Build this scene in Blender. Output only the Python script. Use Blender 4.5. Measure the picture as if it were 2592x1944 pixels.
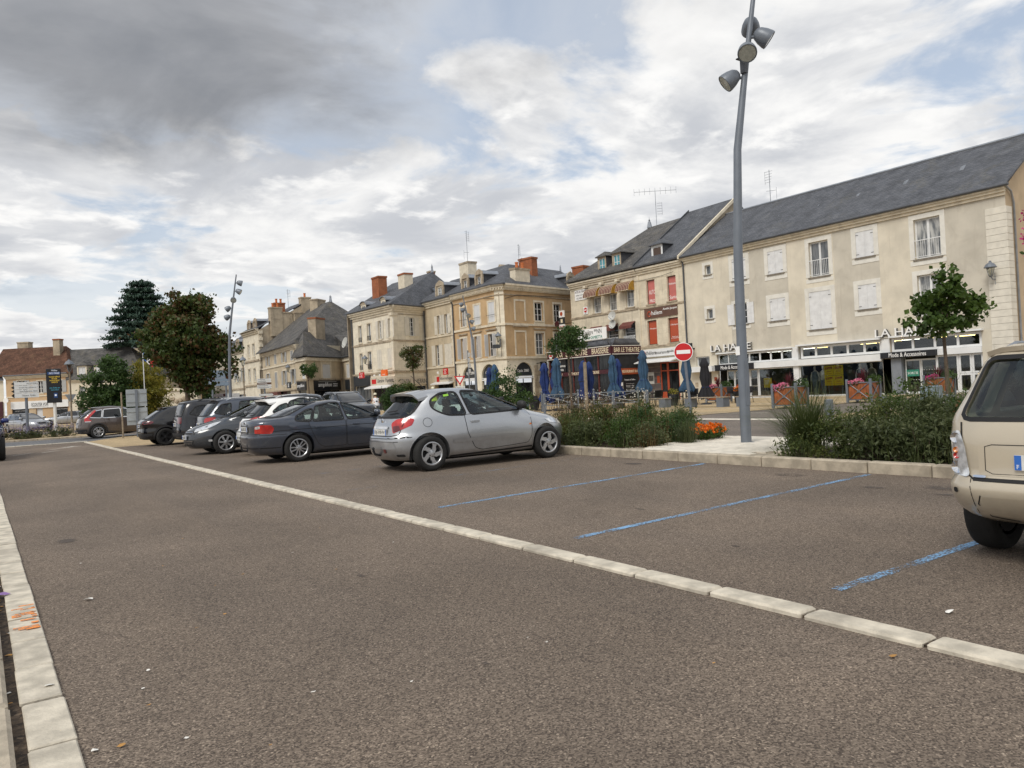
import bpy, bmesh, math, random
import numpy as np
from math import sin, cos, pi, radians as rad, sqrt, atan2
from mathutils import Matrix, Vector
from mathutils.bvhtree import BVHTree
from mathutils.geometry import delaunay_2d_cdt
for _o in list(bpy.data.objects): bpy.data.objects.remove(_o)
SC = bpy.context.scene
COL = SC.collection
random.seed(7)
# ------------------------------------------------------------------ camera
cam_d = bpy.data.cameras.new('camera'); cam = bpy.data.objects.new('camera', cam_d); COL.objects.link(cam)
cam_d.sensor_width = 36.0; cam_d.lens = 26.94; cam_d.clip_end = 5000; cam_d.clip_start = 0.05
_a, _p, _r = rad(35.0), rad(0.38), rad(2.9)          # heading from +Y towards +X, pitch, roll
_F = Vector((sin(_a)*cos(_p), cos(_a)*cos(_p), sin(_p)))
_R0 = Vector((cos(_a), -sin(_a), 0)); _U0 = _R0.cross(_F)
_R = cos(_r)*_R0 - sin(_r)*_U0; _U = sin(_r)*_R0 + cos(_r)*_U0
cam.matrix_world = Matrix(((_R.x, _U.x, -_F.x, 0), (_R.y, _U.y, -_F.y, 0), (_R.z, _U.z, -_F.z, 1.34), (0, 0, 0, 1)))
SC.camera = cam
# ------------------------------------------------------------------ colour management
SC.view_settings.view_transform = 'Standard'
SC.view_settings.look = 'None'
SC.view_settings.gamma = 1.0
SC.view_settings.exposure = 0.45
SC.view_settings.use_curve_mapping = False
# ------------------------------------------------------------------ node helpers
class NT:
 def __init__(s, tree): s.t = tree; s.n = tree.nodes; s.l = tree.links
 def new(s, typ, **kw):
  nd = s.n.new(typ)
  for k, v in kw.items(): setattr(nd, k, v)
  return nd
 def put(s, sock, v):
  if isinstance(v, bpy.types.NodeSocket): s.l.new(v, sock)
  elif v is not None: sock.default_value = v
 def math(s, op, a, b=None, c=None, clamp=False):
  nd = s.new('ShaderNodeMath', operation=op, use_clamp=clamp)
  s.put(nd.inputs[0], a); s.put(nd.inputs[1], b)
  if c is not None: s.put(nd.inputs[2], c)
  return nd.outputs[0]
 def mix(s, f, a, b, mode='MIX'):
  nd = s.new('ShaderNodeMix', data_type='RGBA', blend_type=mode)
  s.put(nd.inputs[0], f); s.put(nd.inputs[6], a); s.put(nd.inputs[7], b)
  return nd.outputs[2]
 def noise(s, vec, scale, detail=4, rough=.55, dist=0, out=0):
  nd = s.new('ShaderNodeTexNoise'); s.put(nd.inputs['Vector'], vec)
  nd.inputs['Scale'].default_value = scale; nd.inputs['Detail'].default_value = detail
  nd.inputs['Roughness'].default_value = rough; nd.inputs['Distortion'].default_value = dist
  return nd.outputs[out]
 def voro(s, vec, scale, feature='F1', out=0, rnd=1):
  nd = s.new('ShaderNodeTexVoronoi', feature=feature); s.put(nd.inputs['Vector'], vec)
  nd.inputs['Scale'].default_value = scale; nd.inputs['Randomness'].default_value = rnd
  return nd.outputs[out]
 def ramp(s, f, lo, hi, smooth=True):
  nd = s.new('ShaderNodeMapRange'); nd.interpolation_type = 'SMOOTHSTEP' if smooth else 'LINEAR'
  s.put(nd.inputs[0], f); nd.inputs[1].default_value = lo; nd.inputs[2].default_value = hi
  return nd.outputs[0]
 def scalevec(s, vec, sc):
  nd = s.new('ShaderNodeMapping'); s.put(nd.inputs[0], vec); nd.inputs['Scale'].default_value = sc
  return nd.outputs[0]
def S(h, k=1.0):
 h = h.lstrip('#'); c = [int(h[i:i+2], 16)/255 for i in (0, 2, 4)]
 return tuple((x/12.92 if x <= .04045 else ((x+.055)/1.055)**2.4)*k for x in c) + (1.0,)
# ------------------------------------------------------------------ sky
SUN_EL, SUN_AZ = rad(48), rad(248)       # azimuth clockwise from +Y
W_ = bpy.data.worlds.new('World'); SC.world = W_; W_.use_nodes = True
w = NT(W_.node_tree); w.n.clear()
wout = w.new('ShaderNodeOutputWorld')
sky = w.new('ShaderNodeTexSky'); sky.sky_type = 'NISHITA'; sky.sun_disc = False
sky.sun_elevation = SUN_EL; sky.sun_rotation = SUN_AZ; sky.air_density = 1.0; sky.dust_density = 1.6; sky.ozone_density = 1.2
tc = w.new('ShaderNodeTexCoord')
sep = w.new('ShaderNodeSeparateXYZ'); w.l.new(tc.outputs['Generated'], sep.inputs[0])
zc = w.math('MAXIMUM', sep.outputs[2], 0.0)
den = w.math('ADD', zc, 0.16)
cmb = w.new('ShaderNodeCombineXYZ')
w.l.new(w.math('DIVIDE', sep.outputs[0], den), cmb.inputs[0]); w.l.new(w.math('DIVIDE', sep.outputs[1], den), cmb.inputs[1])
cmb.inputs[2].default_value = 7.7
cv = cmb.outputs[0]
n_big = w.noise(cv, .8, 2, .5, .2)
n_mid = w.noise(cv, 1.9, 9, .58, .35)
n_fine = w.noise(cv, 6.0, 6, .55, .2)
dens = w.math('ADD', w.math('MULTIPLY', n_big, .55), w.math('ADD', w.math('MULTIPLY', n_mid, .62), w.math('MULTIPLY', n_fine, .10)))
cover = w.ramp(dens, .535, .625)
# one thick cloud bank high in the north, seen from beneath
def dotv(v):
 nd = w.new('ShaderNodeVectorMath', operation='DOT_PRODUCT'); w.l.new(tc.outputs['Generated'], nd.inputs[0]); nd.inputs[1].default_value = v; return nd.outputs['Value']
bank_n = w.noise(w.scalevec(tc.outputs['Generated'], (1.0, 1.0, 2.4)), 3.2, 7, .55, .4)
bu = w.math('DIVIDE', dotv((.98, -.17, 0)), .50); bv = w.math('DIVIDE', w.math('SUBTRACT', sep.outputs[2], .42), .155)
bd = w.math('SQRT', w.math('ADD', w.math('MULTIPLY', bu, bu), w.math('MULTIPLY', bv, bv)))
bank = w.ramp(w.math('SUBTRACT', 1.5, w.math('ADD', bd, w.math('MULTIPLY', w.math('SUBTRACT', bank_n, .5), 1.5))), .25, 1.15)
bank = w.math('MULTIPLY', bank, w.ramp(dotv((.17, .98, 0)), .2, .5))
# cloud brightness: sunlit tops, grey undersides
n_sh = w.noise(cv, 1.25, 8, .6, .5)
shade = w.ramp(w.math('ADD', w.math('MULTIPLY', n_sh, .7), w.math('MULTIPLY', n_mid, .35)), .42, .66)
bright = w.mix(shade, (.715, .71, .70, 1), (.43, .445, .475, 1))
bright = w.mix(w.ramp(n_fine, .48, .70), bright, (.73, .725, .715, 1))
dark = w.mix(w.ramp(bank_n, .3, .7), (.165, .175, .195, 1), (.29, .297, .315, 1))
cloudcol = w.mix(w.math('MULTIPLY', bank, .92), bright, dark)
horiz = w.ramp(sep.outputs[2], .02, .30)
cover2 = w.math('MAXIMUM', cover, bank)
cover2 = w.math('MAXIMUM', cover2, w.math('SUBTRACT', .72, w.math('MULTIPLY', horiz, .72)))
bg_sky = w.new('ShaderNodeBackground'); bg_sky.inputs[1].default_value = .092
sky_c = w.mix(.45, sky.outputs[0], (6.0, 6.5, 7.1, 1))
w.l.new(sky_c, bg_sky.inputs[0])
bg_cl = w.new('ShaderNodeBackground'); bg_cl.inputs[1].default_value = 1.0
w.l.new(cloudcol, bg_cl.inputs[0])
mixs = w.new('ShaderNodeMixShader'); w.l.new(cover2, mixs.inputs[0]); w.l.new(bg_sky.outputs[0], mixs.inputs[1]); w.l.new(bg_cl.outputs[0], mixs.inputs[2])
w.l.new(mixs.outputs[0], wout.inputs[0])
# ------------------------------------------------------------------ sun (veiled by cloud)
sd = bpy.data.lights.new('sun', 'SUN'); sd.energy = 1.5; sd.angle = rad(22); sd.color = (1.0, .95, .87)
sun = bpy.data.objects.new('sun', sd); COL.objects.link(sun)
_sdir = Vector((sin(SUN_AZ)*cos(SUN_EL), cos(SUN_AZ)*cos(SUN_EL), sin(SUN_EL)))
sun.rotation_euler = _sdir.to_track_quat('Z', 'Y').to_euler(); sun.location = (-30, -20, 60)
# ------------------------------------------------------------------ materials
MATS = {}
def mk(name, col, rough=.7, metal=0.0, var=.10, vscale=2.0, bump=0.0, bscale=60.0, coat=0.0, spec=.5, grime=0.0, grimecol=(.10, .09, .075, 1), streak=0.0, island=0.0):
 m = bpy.data.materials.new(name); m.use_nodes = True; MATS[name] = m
 t = NT(m.node_tree); b = t.n['Principled BSDF']
 tc = t.new('ShaderNodeTexCoord'); v = tc.outputs['Object']
 c = col if len(col) == 4 else tuple(col)+(1,)
 cur = c
 if var:
  f = t.ramp(t.noise(v, vscale, 5), .3, .7)
  lo = tuple(x*(1-var) for x in c[:3])+(1,); hi = tuple(min(1, x*(1+var)) for x in c[:3])+(1,)
  cur = t.mix(f, lo, hi)
 if island:
  g = t.new('ShaderNodeNewGeometry')
  k = t.math('ADD', t.math('MULTIPLY', g.outputs['Random Per Island'], 2*island), 1-island)
  vm = t.new('ShaderNodeVectorMath', operation='SCALE'); t.put(vm.inputs[0], cur); t.put(vm.inputs['Scale'], k); cur = vm.outputs[0]
 if grime:
  f = t.ramp(t.noise(v, .9, 8, .65, .6), .5, .72)
  cur = t.mix(t.math('MULTIPLY', f, grime), cur, grimecol)
 if streak:
  sv = t.scalevec(v, (2.2, 2.2, .18))
  f = t.ramp(t.noise(sv, 1.6, 6, .6), .52, .74)
  cur = t.mix(t.math('MULTIPLY', f, streak), cur, grimecol)
 t.put(b.inputs['Base Color'], cur)
 b.inputs['Roughness'].default_value = rough; b.inputs['Metallic'].default_value = metal
 b.inputs['Specular IOR Level'].default_value = spec
 b.inputs['Coat Weight'].default_value = coat; b.inputs['Coat Roughness'].default_value = .04
 if bump:
  bn = t.new('ShaderNodeBump'); bn.inputs['Strength'].default_value = bump; bn.inputs['Distance'].default_value = .02
  t.l.new(t.noise(v, bscale, 4), bn.inputs['Height']); t.l.new(bn.outputs[0], b.inputs['Normal'])
 return m
def m_brick(name, c1, c2, mortar, bw, rh, ms, rough=.8, bump=.4, var=.25, spec=.3, moss=0, mosscol=(.16, .14, .07, 1), streak=0):
 m = bpy.data.materials.new(name); m.use_nodes = True; MATS[name] = m
 t = NT(m.node_tree); b = t.n['Principled BSDF']
 uv = t.new('ShaderNodeUVMap'); v = uv.outputs[0]
 br = t.new('ShaderNodeTexBrick'); t.put(br.inputs['Vector'], v)
 br.inputs['Color1'].default_value = c1; br.inputs['Color2'].default_value = c2; br.inputs['Mortar'].default_value = mortar
 br.inputs['Scale'].default_value = 1; br.inputs['Brick Width'].default_value = bw; br.inputs['Row Height'].default_value = rh
 br.inputs['Mortar Size'].default_value = ms; br.inputs['Mortar Smooth'].default_value = .2; br.inputs['Bias'].default_value = 0
 n = t.ramp(t.noise(v, 1.1, 7, .65), .3, .72)
 k = t.mix(n, (1-var,)*3+(1,), (1+var,)*3+(1,))
 cur = t.mix(1.0, br.outputs[0], k, 'MULTIPLY')
 if moss:
  f = t.math('MULTIPLY', t.ramp(t.noise(v, .55, 9, .7, .8), .52, .66), moss)
  f = t.math('MULTIPLY', f, t.ramp(t.noise(v, 9, 4, .6), .4, .62))
  cur = t.mix(f, cur, mosscol)
 if streak:
  sv = t.scalevec(v, (2.4, .2, 1)); f = t.ramp(t.noise(sv, 1.4, 6, .6), .52, .74)
  cur = t.mix(t.math('MULTIPLY', f, streak), cur, (.12, .105, .085, 1))
 t.put(b.inputs['Base Color'], cur); b.inputs['Roughness'].default_value = rough; b.inputs['Specular IOR Level'].default_value = spec
 bn = t.new('ShaderNodeBump'); bn.inputs['Strength'].default_value = bump; bn.inputs['Distance'].default_value = .02
 h = t.math('ADD', t.math('SUBTRACT', 1.0, br.outputs[1]), t.math('MULTIPLY', t.noise(v, 30, 4), .35))
 t.l.new(h, bn.inputs['Height']); t.l.new(bn.outputs[0], b.inputs['Normal'])
 return m
def m_paint(name, col, flake=.0, metal=.0, rough=.28, coat=1.0, dust=.06):
 m = bpy.data.materials.new(name); m.use_nodes = True; MATS[name] = m
 t = NT(m.node_tree); b = t.n['Principled BSDF']; tc = t.new('ShaderNodeTexCoord'); v = tc.outputs['Object']
 cur = col if len(col) == 4 else tuple(col)+(1,)
 if flake:
  f = t.noise(v, 900, 2); cur = t.mix(t.ramp(f, .4, .65), cur, tuple(min(1, x*(1+flake)) for x in col[:3])+(1,))
 # road dust low on the body
 sp = t.new('ShaderNodeSeparateXYZ'); t.l.new(v, sp.inputs[0])
 d = t.math('MULTIPLY', t.math('SUBTRACT', 1.0, t.ramp(sp.outputs[2], .2, .75)), t.ramp(t.noise(v, 5, 5, .65), .3, .75))
 cur = t.mix(t.math('MULTIPLY', d, dust*6), cur, (.16, .14, .12, 1))
 t.put(b.inputs['Base Color'], cur); b.inputs['Metallic'].default_value = metal
 t.put(b.inputs['Roughness'], t.math('ADD', rough, t.math('MULTIPLY', t.noise(v, 7, 4), dust)))
 b.inputs['Coat Weight'].default_value = coat; b.inputs['Coat Roughness'].default_value = .05
 return m
def m_glass(name, tint=(.55, .63, .60, 1), refl=.5, dark=0.0):
 m = bpy.data.materials.new(name); m.use_nodes = True; MATS[name] = m
 t = NT(m.node_tree); t.n.clear(); out = t.new('ShaderNodeOutputMaterial')
 tr = t.new('ShaderNodeBsdfTransparent'); tr.inputs[0].default_value = tint
 gl = t.new('ShaderNodeBsdfGlossy'); gl.inputs['Roughness'].default_value = .02; gl.inputs[0].default_value = (.95, .97, 1, 1)
 fr = t.new('ShaderNodeFresnel'); fr.inputs[0].default_value = 1.52
 f = t.math('ADD', t.math('MULTIPLY', fr.outputs[0], .95), .015*refl, clamp=True)
 mx = t.new('ShaderNodeMixShader'); t.l.new(f, mx.inputs[0]); t.l.new(tr.outputs[0], mx.inputs[1]); t.l.new(gl.outputs[0], mx.inputs[2])
 t.l.new(mx.outputs[0], out.inputs[0]); return m
def m_emit(name, col, s):
 m = bpy.data.materials.new(name); m.use_nodes = True; MATS[name] = m
 b = m.node_tree.nodes['Principled BSDF']; b.inputs['Base Color'].default_value = col
 b.inputs['Emission Color'].default_value = col; b.inputs['Emission Strength'].default_value = s; return m
def m_leaf(name, cols, trans=.35, rough=.5):
 m = bpy.data.materials.new(name); m.use_nodes = True; MATS[name] = m
 t = NT(m.node_tree); t.n.clear(); out = t.new('ShaderNodeOutputMaterial')
 g = t.new('ShaderNodeNewGeometry'); tc = t.new('ShaderNodeTexCoord')
 cr = t.new('ShaderNodeValToRGB'); e = cr.color_ramp.elements
 while len(e) < len(cols): e.new(.5)
 for i, c in enumerate(cols): e[i].position = i/(len(cols)-1); e[i].color = c
 big = t.noise(tc.outputs['Object'], .9, 2)
 f = t.math('ADD', t.math('MULTIPLY', g.outputs['Random Per Island'], .55), t.math('MULTIPLY', t.ramp(big, .3, .7), .45))
 t.l.new(f, cr.inputs[0])
 d = t.new('ShaderNodeBsdfPrincipled'); t.l.new(cr.outputs[0], d.inputs['Base Color']); d.inputs['Roughness'].default_value = rough; d.inputs['Specular IOR Level'].default_value = .35
 tl = t.new('ShaderNodeBsdfTranslucent'); t.l.new(cr.outputs[0], tl.inputs[0])
 mx = t.new('ShaderNodeMixShader'); mx.inputs[0].default_value = trans
 t.l.new(d.outputs[0], mx.inputs[1]); t.l.new(tl.outputs[0], mx.inputs[2]); t.l.new(mx.outputs[0], out.inputs[0]); return m
# ------------------------------------------------------------------ object helpers
MW = {}
def world(o): return MW.get(o.name, Matrix())
def tag(o, label=None, cat=None, group=None, kind=None):
 if label: o['label'] = label
 if cat: o['category'] = cat
 if group: o['group'] = group
 if kind: o['kind'] = kind
 return o
def frame(o, u):
 l = sqrt(u[0]**2+u[1]**2); ux, uy = u[0]/l, u[1]/l
 return Matrix(((ux, -uy, 0, o[0]), (uy, ux, 0, o[1]), (0, 0, 1, o[2] if len(o) > 2 else 0), (0, 0, 0, 1)))
def thing(name, label, cat, M=None, loc=None, rz=0.0, group=None, kind=None):
 o = bpy.data.objects.new(name, None); COL.objects.link(o); o.empty_display_size = .2
 if M is None: M = Matrix.Translation(loc or (0, 0, 0)) @ Matrix.Rotation(rz, 4, 'Z')
 o.matrix_basis = M; MW[o.name] = M.copy()
 return tag(o, label, cat, group, kind)
def link(name, me, parent=None, M=None):
 o = bpy.data.objects.new(name, me); COL.objects.link(o)
 if parent is not None: o.parent = parent
 B = M if M is not None else Matrix()
 o.matrix_basis = B
 MW[o.name] = (world(parent) if parent is not None else Matrix()) @ B
 return o
def setuv(me):
 n = len(me.polygons)
 if not n: return
 uvl = me.uv_layers.new(name='UVMap')
 co = np.empty(len(me.vertices)*3); me.vertices.foreach_get('co', co); co = co.reshape(-1, 3)
 li = np.empty(len(me.loops), int); me.loops.foreach_get('vertex_index', li)
 nrm = np.empty(n*3); me.polygons.foreach_get('normal', nrm); nrm = nrm.reshape(-1, 3)
 tot = np.empty(n, int); me.polygons.foreach_get('loop_total', tot)
 t = np.stack([-nrm[:, 1], nrm[:, 0], np.zeros(n)], 1); l = np.linalg.norm(t, axis=1)
 flat = l < .05; t[flat] = (1, 0, 0); l[flat] = 1; t /= l[:, None]
 b = np.cross(nrm, t)
 tl = np.repeat(t, tot, 0); bl = np.repeat(b, tot, 0); p = co[li]
 uv = np.stack([(p*tl).sum(1), (p*bl).sum(1)], 1).astype(np.float32)
 uvl.data.foreach_set('uv', uv.ravel())
class MB:
 def __init__(s): s.v = []; s.f = []; s.mi = []; s.cur = 0
 def add(s, vs, fs):
  k = len(s.v); s.v += [tuple(x) for x in vs]; s.f += [tuple(i+k for i in f) for f in fs]; s.mi += [s.cur]*len(fs); return s
 def box(s, x0, x1, y0, y1, z0, z1):
  if x1 < x0: x0, x1 = x1, x0
  if y1 < y0: y0, y1 = y1, y0
  if z1 < z0: z0, z1 = z1, z0
  return s.add([(x0, y0, z0), (x1, y0, z0), (x1, y1, z0), (x0, y1, z0), (x0, y0, z1), (x1, y0, z1), (x1, y1, z1), (x0, y1, z1)],
                     [(0, 3, 2, 1), (4, 5, 6, 7), (0, 1, 5, 4), (1, 2, 6, 5), (2, 3, 7, 6), (3, 0, 4, 7)])
 def cbox(s, c, h, M=None):
  b = MB().box(-h[0], h[0], -h[1], h[1], -h[2], h[2]); M2 = Matrix.Translation(c) @ (M or Matrix())
  return s.add([tuple(M2 @ Vector(p)) for p in b.v], b.f)
 def bevbox(s, x0, x1, y0, y1, z0, z1, r):
  "box with chamfered top and vertical edges"
  o = [(x0+r, y0), (x1-r, y0), (x1, y0+r), (x1, y1-r), (x1-r, y1), (x0+r, y1), (x0, y1-r), (x0, y0+r)]
  i = [(x0+2*r, y0+r), (x1-2*r, y0+r), (x1-r, y0+2*r), (x1-r, y1-2*r), (x1-2*r, y1-r), (x0+2*r, y1-r), (x0+r, y1-2*r), (x0+r, y0+2*r)]
  v = [(a, b, z0) for a, b in o]+[(a, b, z1-r) for a, b in o]+[(a, b, z1) for a, b in i]
  f = [(k, (k+1) % 8, 8+(k+1) % 8, 8+k) for k in range(8)]+[(8+k, 8+(k+1) % 8, 16+(k+1) % 8, 16+k) for k in range(8)]+[tuple(range(16, 24)), tuple(range(7, -1, -1))]
  return s.add(v, f)
 def poly(s, pts): return s.add(pts, [tuple(range(len(pts)))])
 def prism(s, pts, d):
  "extrude a planar loop of 3D points by vector d"
  n = len(pts); a = [Vector(p) for p in pts]; b = [p+Vector(d) for p in a]
  return s.add(a+b, [tuple(range(n-1, -1, -1)), tuple(range(n, 2*n))]+[(i, (i+1) % n, n+(i+1) % n, n+i) for i in range(n)])
 def tube(s, pts, r, n=8, cap=True):
  pts = [Vector(p) for p in pts]; rs = r if isinstance(r, (list, tuple)) else [r]*len(pts); rings = []
  up = Vector((0, 0, 1))
  for i, p in enumerate(pts):
   d = (pts[min(i+1, len(pts)-1)]-pts[max(i-1, 0)]).normalized()
   if abs(d.dot(up)) > .95: up = Vector((1, 0, 0)) if abs(d.x) < .9 else Vector((0, 1, 0))
   a = d.cross(up).normalized(); b = d.cross(a)
   rings.append([p+rs[i]*(cos(2*pi*k/n)*a+sin(2*pi*k/n)*b) for k in range(n)])
   up = Vector((0, 0, 1)) if abs(d.z) < .95 else up
  v = [q for rg in rings for q in rg]; f = []
  for i in range(len(rings)-1):
   for k in range(n): f.append((i*n+k, i*n+(k+1) % n, (i+1)*n+(k+1) % n, (i+1)*n+k))
  if cap: f += [tuple(range(n-1, -1, -1)), tuple(range(len(v)-n, len(v)))]
  return s.add(v, f)
 def lathe(s, prof, n=20, M=None, cap=True):
  "profile (r,h) turned about local z"
  M = M or Matrix(); v = []; f = []
  for r, h in prof:
   for k in range(n): v.append(tuple(M @ Vector((r*cos(2*pi*k/n), r*sin(2*pi*k/n), h))))
  for i in range(len(prof)-1):
   for k in range(n): f.append((i*n+k, i*n+(k+1) % n, (i+1)*n+(k+1) % n, (i+1)*n+k))
  if cap:
   if prof[0][0] > 1e-4: f.append(tuple(range(n-1, -1, -1)))
   if prof[-1][0] > 1e-4: f.append(tuple(range(len(v)-n, len(v))))
  return s.add(v, f)
 def merge(s, o, M=None):
  k = len(s.v); s.v += [tuple(M @ Vector(p)) for p in o.v] if M else list(o.v)
  s.f += [tuple(i+k for i in f) for f in o.f]; s.mi += o.mi; return s
 def build(s, name, mat, parent=None, T=None, smooth=False, M=None, angle=None):
  me = bpy.data.meshes.new(name)
  vs = s.v if T is None else [tuple(T @ Vector(p)) for p in s.v]
  me.from_pydata(vs, [], s.f)
  mats = mat if isinstance(mat, (list, tuple)) else [mat]
  for m in mats: me.materials.append(MATS[m] if isinstance(m, str) else m)
  if len(mats) > 1: me.polygons.foreach_set('material_index', s.mi)
  me.update(); setuv(me)
  if smooth:
   me.polygons.foreach_set('use_smooth', [True]*len(me.polygons))
   if angle is None: angle = .7
   if angle < 3: sharpen(me, angle)
  return link(name, me, parent, M)
def sharpen(me, ang):
 bm = bmesh.new(); bm.from_mesh(me)
 for e in bm.edges:
  if len(e.link_faces) == 2 and e.calc_face_angle(0) > ang: e.smooth = False
 bm.to_mesh(me); bm.free()
def clone(o, parent=None, M=None):
 "copy of a thing with copies of its parts and sub-parts (mesh data shared)"
 c = o.copy(); COL.objects.link(c)
 c.parent = parent
 if M is not None: c.matrix_basis = M
 MW[c.name] = (world(parent) if parent is not None else Matrix()) @ c.matrix_basis
 for ch in list(o.children): clone(ch, c)
 return c
# ------------------------------------------------------------------ lettering (built-in font, turned to mesh in one go)
TXT = {}
def make_text(strings):
 obs = []
 for st in strings:
  cu = bpy.data.curves.new('txt', 'FONT'); cu.body = st; cu.size = 1; cu.align_x = 'CENTER'; cu.align_y = 'CENTER'; cu.extrude = .06; cu.resolution_u = 2
  o = bpy.data.objects.new('txt', cu); COL.objects.link(o); obs.append((st, o))
 bpy.context.view_layer.update(); dg = bpy.context.evaluated_depsgraph_get()
 for st, o in obs:
  me = o.evaluated_get(dg).to_mesh()
  v = np.empty(len(me.vertices)*3); me.vertices.foreach_get('co', v); v = v.reshape(-1, 3)
  fs = [tuple(p.vertices) for p in me.polygons]
  if len(v):
   mn, mx = v.min(0), v.max(0); v = v-(mn+mx)/2
   TXT[st] = (v, fs, mx-mn)
  o.evaluated_get(dg).to_mesh_clear()
 for st, o in obs:
  cu = o.data; bpy.data.objects.remove(o); bpy.data.curves.remove(cu)
def lettering(st, parent, s, z, height, mat, T=None, width=None, off=.03, depth=.02, name='lettering'):
 "letters on the outer face of frame T: centre (s,z), outward offset off"
 v, fs, dim = TXT[st]
 ky = height/dim[1]; kx = (width/dim[0]) if width else ky; kd = depth/.12
 m = MB(); m.add([(s+p[0]*kx, -off-p[2]*kd, z+p[1]*ky) for p in v], fs)
 return m.build(name, mat, parent, T)
# ================================================================== materials for the setting
def m_asphalt(name, base, light, dark, stain=.5, agg=130.0, patchy=.18):
 m = bpy.data.materials.new(name); m.use_nodes = True; MATS[name] = m
 t = NT(m.node_tree); b = t.n['Principled BSDF']; tc = t.new('ShaderNodeTexCoord'); v = tc.outputs['Object']
 g1 = t.voro(v, agg, out=1); sepc = t.new('ShaderNodeSeparateColor'); t.l.new(g1, sepc.inputs[0])
 n1 = t.noise(v, agg*1.6, 3, .7)
 f = t.math('ADD', t.math('MULTIPLY', sepc.outputs[0], .6), t.math('MULTIPLY', n1, .5))
 c = t.mix(t.ramp(f, .25, .72), dark, base)
 c = t.mix(t.ramp(f, .72, .98), c, light)
 # sparse pale chips
 ch = t.ramp(sepc.outputs[1], .955, .985); c = t.mix(t.math('MULTIPLY', ch, .5), c, tuple(min(1, x*1.5) for x in light[:3])+(1,))
 # broad wear, tyre polish along the lanes and old damp patches
 w1 = t.ramp(t.noise(v, .35, 6, .62, .4), .3, .72)
 c = t.mix(1.0, c, t.mix(w1, (1-patchy,)*3+(1,), (1+patchy,)*3+(1,)), 'MULTIPLY')
 w2 = t.ramp(t.noise(t.scalevec(v, (1.0, .12, 1)), 1.2, 4, .5), .35, .7)
 c = t.mix(1.0, c, t.mix(w2, (.94, .94, .95, 1), (1.05, 1.04, 1.03, 1)), 'MULTIPLY')
 st = t.math('MULTIPLY', t.ramp(t.noise(v, .55, 3, .5, .3), .66, .74), t.ramp(t.noise(v, 4.2, 6, .7, .5), .50, .62))
 c = t.mix(t.math('MULTIPLY', st, stain), c, tuple(x*.35 for x in base[:3])+(1,))
 sp = t.math('MULTIPLY', t.ramp(t.voro(v, 1.3), .05, .02), .5)
 c = t.mix(sp, c, tuple(x*.3 for x in base[:3])+(1,))
 t.put(b.inputs['Base Color'], c); b.inputs['Roughness'].default_value = .86; b.inputs['Specular IOR Level'].default_value = .35
 bn = t.new('ShaderNodeBump'); bn.inputs['Strength'].default_value = .75; bn.inputs['Distance'].default_value = .006
 t.l.new(t.math('ADD', t.math('MULTIPLY', sepc.outputs[0], .6), n1), bn.inputs['Height']); t.l.new(bn.outputs[0], b.inputs['Normal'])
 return m
m_asphalt('asphalt_brown', (.215, .170, .130, 1), (.40, .325, .25, 1), (.075, .057, .044, 1), .6)
m_asphalt('asphalt_grey', (.20, .168, .140, 1), (.34, .29, .25, 1), (.11, .092, .078, 1), .3, 90)
m_asphalt('asphalt_blue', (.16, .162, .168, 1), (.26, .26, .26, 1), (.09, .092, .096, 1), .3, 70)
m_asphalt('paving_sand', (.46, .35, .20, 1), (.60, .49, .32, 1), (.30, .22, .125, 1), .25, 60, .12)
m_asphalt('bed_soil', (.085, .06, .04, 1), (.16, .12, .08, 1), (.03, .022, .016, 1), .2, 40)
mk('stone_kerb', (.40, .345, .265), .85, var=.22, vscale=6, bump=.35, bscale=45, grime=.55, grimecol=(.17, .14, .11, 1))
mk('stone_kerb_pale', (.54, .49, .40), .85, var=.24, vscale=7, bump=.35, bscale=50, grime=.55, grimecol=(.24, .21, .17, 1))
mk('stone_white', (.66, .61, .52), .8, var=.12, vscale=4, bump=.25, bscale=60, grime=.25, grimecol=(.3, .27, .22, 1))
def m_wornpaint(name, col, wear_lo, wear_hi, under=(.15, .12, .10, 1), scale=55, soft=False):
 m = bpy.data.materials.new(name); m.use_nodes = True; MATS[name] = m
 t = NT(m.node_tree); b = t.n['Principled BSDF']; tc = t.new('ShaderNodeTexCoord'); v = tc.outputs['Object']
 f = t.math('ADD', t.math('MULTIPLY', t.noise(v, scale, 5, .7), .65), t.math('MULTIPLY', t.noise(v, 2.3, 4, .6), .35))
 k = t.ramp(f, wear_lo, wear_hi)
 if soft:      # stain thins out towards its rim
  sp = t.new('ShaderNodeSeparateXYZ'); t.l.new(tc.outputs['Generated'], sp.inputs[0]); a, b_ = (t.math('SUBTRACT', sp.outputs[i], .5) for i in (0, 1))
  rd = t.math('SQRT', t.math('ADD', t.math('MULTIPLY', a, a), t.math('MULTIPLY', b_, b_))); k = t.math('MAXIMUM', t.math('MAXIMUM', k, t.ramp(t.math('ADD', rd, t.math('MULTIPLY', f, .3)), .18, .50)), .25)
 und = t.mix(t.noise(v, 130, 3), tuple(x*.6 for x in under[:3])+(1,), tuple(x*1.6 for x in under[:3])+(1,))
 t.put(b.inputs['Base Color'], t.mix(k, col, und)); b.inputs['Roughness'].default_value = .8
 tr = t.new('ShaderNodeBsdfTransparent'); mx = t.new('ShaderNodeMixShader'); out = t.n['Material Output']
 t.l.new(k, mx.inputs[0]); t.l.new(b.outputs[0], mx.inputs[1]); t.l.new(tr.outputs[0], mx.inputs[2]); t.l.new(mx.outputs[0], out.inputs[0])
 return m
m_wornpaint('paint_blue', (.20, .38, .60, 1), .44, .585)
m_wornpaint('paint_blue_faint', (.24, .36, .50, 1), .37, .50)
m_wornpaint('paint_white', (.60, .56, .50, 1), .46, .60)
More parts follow.
